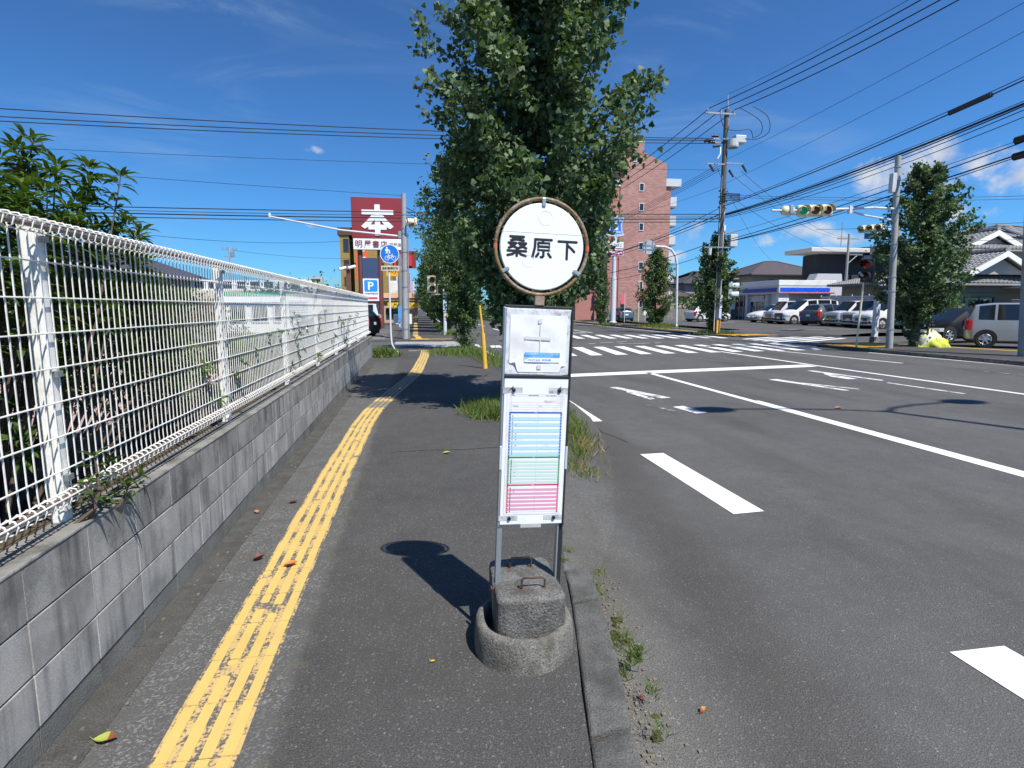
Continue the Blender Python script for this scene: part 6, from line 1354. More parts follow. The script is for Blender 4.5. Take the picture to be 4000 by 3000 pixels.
for a, c, z0, z1, m in ((58.0, 60.5, .3, 1.6, M_shelf), (61.4, 63.6, .3, 1.5, M_shelf), (58.2, 60.7, 2.05, 2.7, mat('poster_pale', (.66, .60, .60), .6, var=.4, vscale=1.5)), (57.5, 58.1, 1.1, 2.4, mat('poster_face', (.60, .62, .60), .6, var=.5, vscale=2.5))): MB().box(X0 + .29, X0 + .325, a, c, ZL + z0, ZL + z1).build('poster', m, cs, world=True)
for i in range(3): MB().box(X0 + 1.25 + i * 1.5, X0 + 2.65 + i * 1.5, Y0_ + .29, Y0_ + .35, ZL + .1, 2.95).build('side_panel', M_cpink, cs, world=True)
MB().box(X0 + 2.3, X0 + 4.3, Y0_ + .22, Y0_ + .28, ZL + 1.1, 2.3).build('louvre', M_cg, cs, world=True)
ph = thing('ice_box', 'pale freestanding cabinet by the convenience shop windows', 'cabinet', (36.9, 66.5, ZL)); MB().box(-.3, .3, -1.0, 1.0, 0, 1.7).build('case', M_cg, ph, bevel=.03); MB().box(-.32, -.301, -.8, .8, .5, 1.5).build('door', M_win, ph)
# --- louvred aluminium fence behind the cars
lf = thing('louvre_fence', 'long grey louvred fence behind the row of parked cars', 'fence', (39.0, 45, ZL))
for i in range(8):
    y = 36.5 + 2.0 * i; MB().box(38.95, 39.03, y - .04, y + .04, ZL, 2.72).build('post', M_box, lf, world=True)
    if i < 7:
        for k in range(11): MB().box(38.97, 39.05, y + .05, y + 1.95, .55 + k * .19, .55 + k * .19 + .15).build('slat', M_box, lf, world=True)
ns = thing('parking_notice', 'slim white notice on the louvred fence left of the ginkgo', 'sign', (38.4, 42.0, ZL)); MB().tube([(0, 0, 0), (0, 0, 2.2)], .03, 6).build('post', M_gpaint, ns); MB().box(-.03, -.01, -.35, .35, 1.5, 2.9).build('plate', mat('plate_cool', (.40, .46, .54), .5), ns); o_ = text('P専用', M_navy, ns, (0, 0, 0), .5, .35, world=False); o_.data.transform(Matrix.Translation((-.045, 0, 2.3)) @ Matrix.Rotation(-PI / 2, 4, 'Z'))
# --- houses behind the car park
M_beigew = mat('beige_render', (0.42, 0.37, 0.27), .9, var=.08, vscale=1); M_greyw = mat('grey_render', (0.33, 0.32, 0.30), .9, var=.1, vscale=1); M_beiged = mat('beige_render_shaded', (0.24, 0.205, 0.14), .9, var=.12, vscale=1); M_greyd = mat('grey_render_shaded', (0.19, 0.18, 0.165), .9, var=.12, vscale=1); M_darkw = mat('dark_cladding', (0.035, 0.033, 0.035), .7, var=.15, vscale=2); M_lilac = mat('lilac_panel', (0.34, 0.32, 0.38), .7)  # second beige and grey are copies darkened to stand in for eave shade
M_barge = mat('bargeboard_white', (0.75, 0.75, 0.72), .6); M_eave = mat('eave_wood', (0.20, 0.17, 0.14), .8)
h1_ = thing('house', 'beige house with a brown hipped roof rising behind the convenience shop', 'house', (56, 80, 0))
MB().box(48.8, 61, 78, 88, 0, 6.3).build('wall', M_beigew, h1_, world=True); hip_roof(h1_, 48.8, 61, 78, 88, 6.35, 8.6, M_slate, over=.8); [window(h1_, x, 5.0, 1.8, 1.2, 78, M_framed) for x in (52.3, 57.2)]
window(h1_, 83, 5.0, 1.6, 1.2, 48.8, M_framed, axis='x')
h2_ = thing('modern_apartments', 'black two-storey apartments with a flat white-edged roof and lilac balcony panels', 'apartment block', (56, 66, 0))
MB().prism([(46.6, 3.0), (51.6, 3.0), (51.2, 5.6), (48.0, 5.6)], 63.0, 64.5, 'y').build('stair_wall', mat('roof_unit_grey', (.50, .49, .52), .6), h2_, world=True)
MB().box(50.2, 68, 66, 69, 0, 8.2).build('wall', M_darkw, h2_, world=True); MB().box(47.2, 55.2, 63.4, 68.6, 8.22, 8.75).build('roof_slab', mat('roof_edge', (.56, .54, .50), .6), h2_, world=True, bevel=.08); MB().prism([(55.25, 8.3), (70, 8.3), (70, 10.4), (55.25, 9.0)], 64.4, 69, 'y').build('roof_slab', M_roofd, h2_, world=True)
MB().box(55.4, 70, 65.0, 65.2, 7.3, 8.05).build('beam', M_greyw, h2_, world=True)
for i in range(3):
    MB().box(55.6 + i * 4.1, 59.4 + i * 4.1, 64.9, 65.05, 4.2, 5.8).build('balcony', M_lilac, h2_, world=True); MB().box(55.3 + i * 4.1, 55.55 + i * 4.1, 64.8, 65.1, 0, 8.1).build('pillar', M_darkw, h2_, world=True); window(h2_, 57.5 + i * 4.1, 6.6, 1.2, 1.4, 66, M_frame)
MB().box(55.3, 70, 65.0, 66, 3.7, 4.0).build('balcony_slab', M_darkw, h2_, world=True); MB().tube([(52, 64.5, 8.9), (52, 64.5, 11.9)], .05, 5).build('antenna', M_steel, h2_, world=True); MB().tube([(51.5, 64.5, 10.5), (52.8, 64.5, 10.2)], .04, 5).build('antenna', M_steel, h2_, world=True)
h3_ = thing('house', 'old house with silver tiled lean-to roof and upper storey left of the ginkgo', 'house', (46, 46, 0))
MB().box(42.0, 54, 39, 51.5, 0, 3.7).build('wall', M_beiged, h3_, world=True); hip_roof(h3_, 42.0, 54, 39, 51.5, 3.75, 5.6, M_kawara, ridge='y', inset=4.5, over=.95); MB().box(41.9, 41.99, 39.2, 51.3, 3.25, 3.65).build('eave_board', M_eave, h3_, world=True)
MB().box(45.5, 57, 37.5, 50.3, 3.7, 6.75).build('upper_wall', M_greyd, h3_, world=True); hip_roof(h3_, 45.5, 57, 37.5, 50.3, 6.8, 8.7, M_kawara, over=.9); window(h3_, 48.0, 6.0, 3.0, 1.5, 45.5, M_framed, axis='x'); window(h3_, 46.5, 2.2, 6, 1.0, 42.0, M_framed, axis='x', bars=3)
h4_ = thing('house', 'traditional house with two silver tiled gables behind the silver-white minivan', 'house', (36, 34, 0))
def gable(par, x0, x1, y0, y1, z0, z1, m, over=.7):
    xc = (x0 + x1) / 2; b = MB(); X0_, X1_ = x0 - over, x1 + over; zz = z0 - (z1 - z0) * over / (xc - x0); T = .16
    b.face([(X0_, y0 - over, zz), (xc, y0 - over, z1), (xc, y1, z1), (X0_, y1, zz)]); b.face([(xc, y0 - over, z1), (X1_, y0 - over, zz), (X1_, y1, zz), (xc, y1, z1)])
    b.face([(X0_, y0 - over, zz - T), (X0_, y1, zz - T), (xc, y1, z1 - T), (xc, y0 - over, z1 - T)]); b.face([(xc, y0 - over, z1 - T), (xc, y1, z1 - T), (X1_, y1, zz - T), (X1_, y0 - over, zz - T)])
    roof_tiles(par, M_tile, [[(X0_, y0 - over, zz), (xc, y0 - over, z1), (xc, y1, z1), (X0_, y1, zz)]])
    o = b.build('roof', m, par, world=True); q = MB(); q.tube([(xc, y0 - over, z1 + .06), (xc, y1, z1 + .06)], .17, 8); r_ = q.build('ridge', m, o); r_.data.transform(par.matrix_basis.inverted())
    for sx in (X0_, X1_):
        g = MB(); g.prism([(sx, zz - .30), (xc, z1 - .36), (xc, z1 - .02), (sx, zz + .06)], y0 - over - .05, y0 - over + .06, 'y'); g.build('bargeboard', M_barge, par, world=True)
    MB().prism([(x0, z0 - .3), (x1, z0 - .3), (xc, z1 - .35)], y0 - .02, y0 + .1, 'y').build('gable_wall', M_greyw, par, world=True)
MB().box(33.2, 47, 31, 35.5, 0, 3.0).build('wall', M_beiged, h4_, world=True); MB().box(33.1, 47, 30.86, 30.98, 2.5, 2.95).build('eave_board', M_eave, h4_, world=True)
hip_roof(h4_, 33.2, 47, 31, 35.5, 3.05, 4.4, M_kawara, over=.8, inset=2.5); gable(h4_, 33.5, 37.7, 30.5, 36, 3.9, 5.0, M_kawara, .5); MB().box(35.6, 44, 33, 38, 3.0, 5.3).build('upper_wall', M_beiged, h4_, world=True)
gable(h4_, 36.6, 40.4, 33.6, 38, 5.75, 6.7, M_kawara, .4); hip_roof(h4_, 35.6, 44, 33, 38, 5.35, 6.4, M_kawara, over=.7, inset=2.5)
for x, z in ((34.0, 5.0),): pass
window(h4_, 35.0, 1.5, 2.2, 1.5, 31, M_framed); window(h4_, 39.6, 1.4, 3.0, 1.8, 31, M_framed, bars=2)
cpt = MB().box(36.5, 44, 28.0, 31, 2.75, 2.86).build('porch_roof', M_box, h4_, world=True); [MB().tube([(x, 28.2, 0), (x, 28.2, 2.75)], .05, 8).build('porch_post', M_gpaint, h4_, world=True) for x in (36.8, 43.6)]
gw = thing('garden_wall', 'dark low garden wall in front of the traditional house', 'wall', (32, 28.5, 0)); [MB().box(28.5 + i * 1.6, 28.5 + i * 1.6 + 1.58, 28.4, 28.55, 0, 1.45).build('panel', M_bwl, gw, world=True) for i in range(5)]
P_ = np.array([0, 0, 1.7]) + NR.normal(size=(420, 3)) * [.7, .45, .22]; gsb = thing('garden_shrub', 'small garden shrub above the dark low wall', 'shrub', (30.6, 29.3, 0)); MB().tube([(0, 0, 0), (0, 0, 1.6)], .06, 6).build('stem', M_bark, gsb); foliage(gsb, P_, rvec(420), rvec(420), np.full(420, .2), DIAM, M_gk2)
kb = thing('crate', 'beige box standing on the porch of the traditional house', 'box', (36.6, 29.6, 1.2)); MB().box(-.5, .5, -.3, .3, 0, .85).build('case', M_beigew, kb, bevel=.03); MB().box(-.55, .55, -.35, .35, -1.2, 0.).build('stand', M_greyw, kb)
h5_ = thing('house', 'dark tiled house seen between the round-sign pole and the utility pole', 'house', (42, 90, 0)); MB().box(43.2, 52, 88, 98, 0, 5.4).build('wall', M_greyw, h5_, world=True); hip_roof(h5_, 43.2, 52, 88, 98, 5.45, 7.6, M_roofd, over=.8); window(h5_, 45.5, 4.2, 1.4, 1.2, 88); MB().box(36.5, 43.1, 86, 94, 0, 3.3).build('annex', M_greyw, h5_, world=True); hip_roof(h5_, 36.5, 43.1, 86, 94, 3.35, 5.0, M_slate, over=.6, name='annex_roof')
P_ = np.array([0, 0, 1.8]) + NR.normal(size=(900, 3)) * [2.2, .8, .8]; gs2 = thing('garden_shrub', 'dark garden bushes below the dark tiled house', 'shrub', (41.5, 80, 0)); foliage(gs2, P_, rvec(900), rvec(900), np.full(900, .45), DIAM, M_gk2)
# wooden line pole by the black apartments
e3 = utility('utility_pole', 'pale distant utility pole in front of the black apartments', (47.3, 57.5, 0), 9.6, .16, .12, M_cpole, False); b = MB(); b.box(-1.4, 1.2, -.06, .06, 9.0, 9.12); b.box(.2, 1.8, -.06, .06, 7.3, 7.4); b.tube([(.1, 0, 6.4), (1.2, 0, 7.3)], .04, 5); b.build('crossarm', M_steel, e3)

# ------------------------------------------------------------------ left side of the street: bookshop signs and far blocks
M_maroon = mat('sign_maroon', (0.24, 0.022, 0.030), .55, var=.08, vscale=1); M_brownp = mat('brown_pole', (0.13, 0.05, 0.042), .6, var=.1); M_nav = mat('banner_navy', (0.035, 0.06, 0.14), .6)
SY = 45.0
bk = thing('bookshop_sign', 'huge maroon sign with a white book character over the bookshop name', 'pole sign', (-3.3, SY, 0))
for x in (-4.05, -2.60): MB().tube([(x, SY + .1, 0), (x, SY + .1, 6.4)], .19, 12).build('post', M_brownp, bk, world=True, smooth=True)
bp = MB().box(-4.55, -.88, SY - .35, SY + .35, 6.66, 9.62).build('panel', M_maroon, bk, world=True, bevel=.02); np_ = MB().box(-4.48, -.90, SY - .34, SY + .34, 5.84, 6.64).build('name_panel', M_wsign, bk, world=True, bevel=.02)
def W2(b, name, m, par): o = b.build(name, m, par); o.data.transform(bk.matrix_basis.inverted()); return o
cx, y_ = -2.68, SY - .352
def PZ(px, py): return (cx + (px - 410) * .00784, 9.62 - (py - 170) * .00784)
def stroke(pts, d): W2(MB().prism([PZ(*p) for p in pts], y_ - d, y_ - .002, 'y'), 'character_stroke', M_wsign, bp)
stroke([(267, 285), (560, 285), (560, 328), (267, 328)], .05)
for s_ in (1, -1): stroke([(410 - s_ * (410 - px), py) for px, py in ((394, 329), (360, 329), (335, 362), (300, 398), (260, 437), (293, 460), (330, 438), (362, 402), (388, 372), (394, 372))], .045)
stroke([(326, 420), (495, 420), (495, 466), (326, 466)], .035); stroke([(386, 235), (436, 235), (436, 520), (386, 520)], .055)
text('明', M_maroon, np_, (-4.08, SY - .36, 6.24), .50, .52, .010); [text(c, M_maroon, np_, (x, SY - .36, 6.24), .50, .52, .010) for c, x in (('屋', -3.44), ('書', -2.84), ('店', -2.26))]; text('羽屋店', M_maroon, np_, (-1.42, SY - .36, 6.22), .85, .26, .01)
bn = MB().box(-3.90, -2.74, SY - .1, SY - .04, 3.75, 5.25).build('navy_banner', M_nav, bk, world=True); ppn = MB().box(-3.90, -2.74, SY - .12, SY - .02, 2.05, 3.72).build('parking_panel', M_wsign, bk, world=True)
W2(MB().prism([(-3.80, 2.85), (-3.75, 2.76), (-2.90, 2.76), (-2.83, 2.85), (-2.83, 3.54), (-2.90, 3.62), (-3.75, 3.62), (-3.80, 3.54)], SY - .135, SY - .125, 'y'), 'parking_mark', mat('parking_blue', (0.02, 0.27, 0.72), .4), ppn); text('P', M_wsign, ppn, (-3.32, SY - .14, 3.18), .42, .60, .02); text('お客様専用駐車場', M_ink, ppn, (-3.32, SY - .13, 2.60), .98, .13, .01)
W2(MB().prism([(-3.80, 2.27), (-3.52, 2.44), (-3.52, 2.33), (-2.85, 2.33), (-2.85, 2.21), (-3.80, 2.21)], SY - .135, SY - .125, 'y'), 'arrow', mat('arrow_red', (0.62, 0.03, 0.07), .5), ppn)
cc = thing('camera_pole', 'brown pole with two white security cameras beside the bookshop sign', 'pole', (-4.75, 43.0, 0)); MB().box(-.14, .14, -.12, .12, 0, 4.6).build('pole', M_brownp, cc)
for s_ in (-1, 0): MB().tube([(s_ * .62 + .05, -.3, 4.35 + .1 * s_), (s_ * .5 + .5, .05, 4.5 + .06 * s_)], .11, 10).build('camera', M_wsign, cc, smooth=True, sharp=1)
ob = thing('orange_banner_sign', 'tall orange and white restaurant sign behind the bookshop sign', 'sign', (-4.6, 52, 0)); MB().box(-.45, .62, -.1, .1, 3.9, 7.8).build('panel', mat('sign_orange', (0.70, 0.14, 0.03), .5), ob, bevel=.02); MB().lathe([(0, -.12), (.42, -.12), (.44, -.10)], (.08, 0, 6.75), 20, axis='y').build('mark', M_wsign, ob); [text(c, M_wsign, ob, (.10, -.13, z), .62, .70, .03, world=False) for c, z in (('百', 5.55), ('利', 4.55))]; MB().box(.0, .2, -.05, .05, 0, 3.9).build('post', M_brownp, ob)
js = thing('restaurant_sign', 'yellow restaurant sign with red lettering behind the grey signal pole', 'sign', (-1.6, 52, 0)); MB().box(-.9, .85, -.1, .1, 4.25, 5.15).build('panel', mat('sign_yellow', (0.78, 0.44, 0.02), .4), js, bevel=.02); text('Joyfull', mat('sign_red', (.62, .04, .03), .4), js, (0, -.11, 4.72), 1.45, .50, .03, world=False); MB().tube([(.25, 0, 0), (.25, 0, 6.2)], .17, 10).build('post', mat('grey_post', (.22, .22, .23), .6), js); MB().box(-.2, 1.35, .15, .3, 5.2, 6.1).build('red_panel', mat('sign_red', (.62, .04, .03), .4), js); MB().box(-1.0, .75, .12, .3, 6.9, 7.6).build('blue_panel', mat('panel_blue', (.03, .25, .60), .4), js); text('たばこ', M_wsign, js, (.1, .1, 7.25), .9, .4, world=False); text('市', M_wsign, js, (.4, .14, 5.65), .5, .6, .03, world=False)
MB().box(-.3, 1.7, .35, .5, 5.0, 6.5).build('maroon_panel', M_maroon, js)
rs = thing('restaurant', 'low tan restaurant front with orange eaves behind the bookshop sign', 'restaurant', (-4, 60, 0)); MB().box(-9.5, .2, 60, 72, 0, 2.9).build('wall', mat('tan_render', (.45, .33, .22), .8, var=.1), rs, world=True); MB().box(-9.6, .3, 59.6, 59.98, 2.5, 3.0).build('fascia', mat('fascia_peach', (.75, .45, .25), .6), rs, world=True); MB().box(-2.8, .3, 59.5, 59.59, 1.55, 2.05).build('awning', mat('awning_yellow', (.75, .45, .03), .6), rs, world=True); [window(rs, x, .95, 2.0, 1.1, 60, M_framed) for x in (-7.5, -4.8, -2.0)]; MB().box(-9.6, .3, 59.7, 60, 2.2, 2.48).build('brown_band', mat('band_brown', (.25, .17, .12), .7), rs, world=True)
fr = thing('street_planter', 'white planter fence with a leafy plant in front of the restaurant', 'planter', (-1.2, 55.5, 0)); MB().box(-.9, .1, -.1, .1, 0, .95).build('panel', M_wsign, fr); MB().box(.3, .8, -.1, .1, 0, .95).build('panel', M_wsign, fr); foliage(fr, np.array([-.3, .3, 1.3]) + NR.normal(size=(220, 3)) * [.4, .2, .4], rvec(220), rvec(220), np.full(220, .25), DIAM, M_gk2, part='leaves')
bf = thing('sidewalk_banner', 'small blue and white banner standing by the grey signal pole', 'banner', (-1.0, 40.5, 0)); MB().box(-.22, .05, -.02, .02, .55, 1.65).build('flag', mat('banner_blue', (.10, .30, .65), .6), bf); MB().box(-.18, .10, -.06, .06, .0, .45).build('foot', M_wsign, bf, bevel=.02)
# hotel and pale blue apartments
ht = thing('hotel', 'ochre hotel tower with a brown cornice behind the maroon sign', 'hotel', (-6, 80, 0)); M_ochre = mat('ochre_tile', (0.29, 0.20, 0.05), .7, var=.1)
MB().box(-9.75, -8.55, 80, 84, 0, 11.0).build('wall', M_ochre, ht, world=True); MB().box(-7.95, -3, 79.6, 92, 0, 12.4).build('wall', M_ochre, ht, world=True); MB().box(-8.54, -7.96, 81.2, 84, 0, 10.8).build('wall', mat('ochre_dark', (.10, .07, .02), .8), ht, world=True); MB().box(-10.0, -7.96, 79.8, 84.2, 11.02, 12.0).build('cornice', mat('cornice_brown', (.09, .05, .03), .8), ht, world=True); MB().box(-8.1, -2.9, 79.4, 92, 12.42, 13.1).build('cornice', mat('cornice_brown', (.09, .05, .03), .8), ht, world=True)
for z in (9.7, 7.2, 5.0, 3.0): window(ht, -8.95, z, .72, 1.2 + (.5 if z > 9 else 0), 80, M_framed, bars=0)
MB().box(-7.9, -4, 79.4, 79.58, 7.4, 7.6).build('ledge', M_ochre, ht, world=True)
ca = thing('apartment_block', 'pale blue apartment row with white dots seen over the fence', 'apartment block', (-14, 95, 0)); M_cy = mat('pale_blue_render', (0.22, 0.52, 0.66), .7, var=.05); M_gry = mat('apartment_grey', (.42, .44, .42), .7)
for x0, x1, m, dots in ((-19.0, -16.6, M_cy, 1), (-16.5, -14.4, M_gry, 0), (-14.3, -9.9, M_cy, 1), (-9.8, -2.5, M_gry, 0)):
    MB().box(x0, x1, 95, 104, 0, 6.3).build('wall', m, ca, world=True)
    if dots:
        for k in range(3): MB().lathe([(0, 94.96), (.32, 94.96), (.34, 95)], (x1 - .6, 0, 5.6 - k * 1.1), 14, axis='y').build('dot', M_wsign, ca, world=True)
    else:
        for z in (1.2, 3.8): MB().box(x0, x1, 93.8, 95, z, z + 1.0).build('balcony', M_balc, ca, world=True); window(ca, (x0 + x1) / 2, z + 1.6, 1.4, 1.1, 95, M_framed)
MB().box(-9.9, -2.4, 93.6, 104, 6.31, 6.8).build('roof_slab', M_gry, ca, world=True); MB().box(-8, -5.8, 93.6, 93.78, 3.0, 3.7).build('red_plate', mat('plate_redwhite', (.6, .15, .2), .5), ca, world=True)
# roofs and walls glimpsed through the mesh
hl = thing('house', 'big dark hip-roofed house with a brown wall seen through the near fence', 'house', (-34, 70, 0)); MB().box(-44, -27, 68, 80, 0, 4.9).build('wall', mat('maroon_wall', (.14, .075, .08), .8, var=.1), hl, world=True); hip_roof(hl, -44, -27, 68, 80, 4.95, 7.9, mat('roof_purple', (.065, .055, .07), .75, var=.1), over=1.0)
lb_ = thing('long_building', 'long maroon building with a row of dark windows behind the fence', 'building', (-22, 75, 0)); MB().box(-27, -13, 75, 85, 0, 2.6).build('wall', mat('maroon_wall', (.14, .075, .08), .8, var=.1), lb_, world=True); MB().box(-27, -13, 75, 85, 2.61, 3.6).build('wall', mat('cream_wall', (.50, .44, .34), .8), lb_, world=True); MB().box(-28, -12.5, 76, 85, 3.61, 4.9).build('upper_wall', M_wsign, lb_, world=True); [window(lb_, -26 + 1.6 * i, 4.3, 1.0, .8, 76, M_framed) for i in range(8)]
ks = thing('kiosk', 'white kiosk with a green roof stripe seen through the mesh fence', 'kiosk', (-8, 34, 0)); M_kwall = mat('kiosk_panel', (.70, .69, .62), .6, var=.05)
MB().box(-11.6, -7.6, 38, 43, 0, 2.25).build('wall', M_kwall, ks, world=True); MB().box(-11.7, -7.5, 37.8, 43, 2.26, 2.5).build('stripe', mat('kiosk_green', (.02, .35, .16), .5), ks, world=True); MB().box(-11.6, -7.6, 37.8, 43, 1.9, 2.24).build('fascia', M_wsign, ks, world=True); [window(ks, x, 1.2, 1.0, 1.1, 38) for x in (-10.9, -9.6, -8.3)]
pw = thing('panel_building', 'cream ribbed-panel building with vents behind the middle of the fence', 'building', (-5, 34, 0)); 
MB().box(-7.3, -3.2, 34.6, 40, 0, 2.35).build('wall', M_kwall, pw, world=True)
for x0, x1, z0, z1 in ((-7.1, -6.1, 1.0, 2.0), (-5.3, -4.7, 1.0, 2.1)):
    f = MB().box(x0, x1, 34.52, 34.59, z0, z1).build('vent', M_box, pw, world=True)
    for k in range(7): o = MB().box(x0 + .03, x1 - .03, 34.47, 34.52, z0 + .04 + k * (z1 - z0) / 7.2, z0 + .10 + k * (z1 - z0) / 7.2).build('slat', M_frame, f); o.data.transform(pw.matrix_basis.inverted())
for i, (x, y, s_) in enumerate(((-30, 62, 2.2), (-24, 66, 2.0), (-14, 62, 2.4), (-11, 66, 2.6), (-36, 58, 2.0))):
    P_ = np.array([0, 0, s_ * .95]) + NR.normal(size=(700, 3)) * [s_ * .6, s_ * .5, s_ * .38]; t_ = thing('garden_tree', ('dark garden tree below the hip-roofed house', 'dark tree by the long maroon building', 'round dark tree left of the pale blue apartments', 'dark tree before the pale blue apartments', 'leafmost dark tree behind the tall shrub')[i].replace('leafmost', 'outermost'), 'tree', (x, y, 0)); MB().tube([(0, 0, 0), (0, 0, s_)], .12, 7).build('trunk', M_bark, t_); foliage(t_, P_, rvec(700), rvec(700), np.full(700, .42), DIAM, M_gk2, part='crown')
for i, (x, y, h_, l_) in enumerate(((-21.5, 52, 7.3, 'distant utility pole over the fence, left of two'), (-24.5, 78, 9.0, 'distant utility pole over the fence, right of two'))):
    pass
def dpole(label, loc, h):
    t = utility('utility_pole', label, loc, h, .15, .11, M_cpole, False); b = MB(); b.box(-.9, .9, -.05, .05, h - .45, h - .35); b.box(-.7, .7, -.05, .05, h - 1.3, h - 1.2); [b.tube([(x, 0, h - .35), (x, 0, h - .1)], .06, 6) for x in (-.8, -.3, .4, .8)]; b.box(.15, .5, -.2, .2, h - 1.15, h - .6); b.build('crossarm', M_steel, t); return t
dpole('distant utility pole rising over the fence, left of two', (-22.3, 52, 0), 7.9); dpole('distant utility pole rising over the fence, right of two', (-22.9, 78, 0), 9.1)
hills = MB(); n = 60
for i in range(n):
    x0 = -700 + i * 1400 / n; x1 = -700 + (i + 1) * 1400 / n; f = lambda x: max(0, 20 + 12 * math.sin(x * .011 + 1) + 6 * math.sin(x * .037)) * (1 if x < -60 else max(.0, .35))
    hills.face([(x0, 900, -2), (x1, 900, -2), (x1, 960, f(x1)), (x0, 960, f(x0))]); hills.face([(x0, 960, f(x0)), (x1, 960, f(x1)), (x1, 1100, -2), (x0, 1100, -2)])
struct(hills.build('hills', mat('far_hills', (0.05, 0.075, 0.06), .9, var=.3, vscale=.03)))
# signs and shops shrinking down the left pavement
for i, (x, y, z0, z1, w, col, l_) in enumerate(((-1.9, 75, 2.4, 6.2, 1.0, (.62, .62, .62), 'pale vertical shop sign down the street'), (-1.2, 88, 3.2, 6.6, .9, (.62, .10, .10), 'red vertical shop sign farther down the street'), (-1.6, 105, 1.0, 6.0, 2.2, (.35, .45, .60), 'bluish shopfront near the vanishing point'), (-2.4, 66, 0, 4.5, .7, (.60, .58, .55), 'white upright signboard before the restaurant car park'), (-1.3, 125, 1, 7, 2.6, (.55, .55, .58), 'pale building end near the vanishing point'), (-.9, 140, 1.5, 4.5, 2.0, (.50, .25, .30), 'reddish sign cluster near the vanishing point'))):
    t_ = thing('street_sign', l_, 'sign', (x, y, 0)); MB().box(-w / 2, w / 2, -.1, .1 + (4 if w > 1.5 else 0), z0, z1).build('panel', mat('far_sign_%d' % i, col, .6, var=.35, vscale=1.2), t_); MB().tube([(0, .05, 0), (0, .05, z0 + .1)], .08, 6).build('post', M_gpaint, t_)
s5 = thing('path_sign', 'small distant blue round sign down the left pavement', 'road sign', (-1.05, 62, 0)); MB().tube([(0, 0, 0), (0, 0, 3.2)], .04, 6).build('pole', M_gpaint, s5); MB().lathe([(0, -.06), (.34, -.06), (.34, -.04)], (0, 0, 2.9), 20, axis='y').build('disc', M_sblue, s5)
s6 = thing('speed_sign', 'tiny pale round sign over the far tactile path', 'road sign', (-.35, 100, 0)); MB().tube([(0, 0, 0), (0, 0, 2.1)], .04, 6).build('pole', M_gpaint, s6); MB().lathe([(0, -.06), (.5, -.06), (.5, -.04)], (0, 0, 1.9), 16, axis='y').build('disc', M_wsign, s6)

# ------------------------------------------------------------------ a pedestrian far down the pavement
def skin_body(joints, edges, radii, name, m, par):
    me = bpy.data.meshes.new(name); me.from_pydata(joints, edges, []); o = link(name, me, par); me.materials.append(m)
    o.modifiers.new('skin', 'SKIN'); o.modifiers.new('sub', 'SUBSURF').levels = 1; o.modifiers['sub'].render_levels = 2
    for v, r_ in zip(me.skin_vertices[0].data, radii): v.radius = (r_, r_)
    me.skin_vertices[0].data[0].use_root = True; return o
pe = thing('person', 'person in a white top and black trousers walking far down the pavement', 'person', (-1.05, 92, 0), .1)
J = [(0, 0, .92), (0, 0, 1.12), (0, .01, 1.32), (0, 0, 1.44), (0, -.02, 1.52), (0, -.03, 1.62), (.17, 0, 1.38), (.22, .06, 1.10), (.22, -.08, .88), (-.17, 0, 1.38), (-.22, -.05, 1.10), (-.22, -.18, .90), (.09, 0, .86), (.10, -.10, .48), (.10, .06, .08), (.10, -.06, .03), (-.09, 0, .86), (-.10, .06, .48), (-.10, .26, .12), (-.10, .16, .04)]
E_ = [(0, 1), (1, 2), (2, 3), (3, 4), (4, 5), (2, 6), (6, 7), (7, 8), (2, 9), (9, 10), (10, 11), (0, 12), (12, 13), (13, 14), (14, 15), (0, 16), (16, 17), (17, 18), (18, 19)]
RD = [.14, .13, .15, .07, .09, .09, .065, .045, .04, .065, .045, .04, .10, .07, .05, .045, .10, .07, .05, .045]
skin_body(J, E_, RD, 'body', mat('skin_tone', (.42, .26, .19), .6), pe)
skin_body([J[0], J[1], J[2], J[6], J[7], J[9], J[10]], [(0, 1), (1, 2), (2, 3), (3, 4), (2, 5), (5, 6)], [.155, .145, .17, .085, .06, .085, .06], 'shirt', M_wsign, pe)
skin_body([J[0], J[12], J[13], J[14], J[16], J[17], J[18]], [(0, 1), (1, 2), (2, 3), (0, 4), (4, 5), (5, 6)], [.155, .12, .085, .065, .12, .085, .065], 'trousers', M_blk, pe)
lump(.10, .11, .09, (0, -.01, 1.59), 1, 14, .02).build('hair', M_blk, pe, smooth=True)

# ------------------------------------------------------------------ overhead cables
GC = 'overhead cables over the junction'
def cable(label, a, c, sag, r, name='cable', n=22, group=GC, m=None):
    a, c = Vector(a), Vector(c); mid = (a + c) / 2
    t = thing(name, label, 'cable', a, 0, group); pts = []
    for i in range(n + 1):
        u = i / n; p = a.lerp(c, u); p.z -= sag * 4 * u * (1 - u); pts.append(p - a)
    MB().tube(pts, r, 5).build('strand', m or M_cable, t, smooth=True, sharp=2); return t
e4 = utility('utility_pole', 'next utility pole down the right side, mostly hidden by the big ginkgo', (17.5, 70, 0), 13.0, .19, .13, M_dpole, False)
b = MB(); b.box(-1.3, .5, -.06, .06, 12.25, 12.36); b.box(-1, .8, -.05, .05, 6.6, 6.7); b.build('crossarm', M_steel, e4)
def far(p, a, f=1.5): p, a = Vector(p), Vector(a); return tuple(a + (p - a) * f)
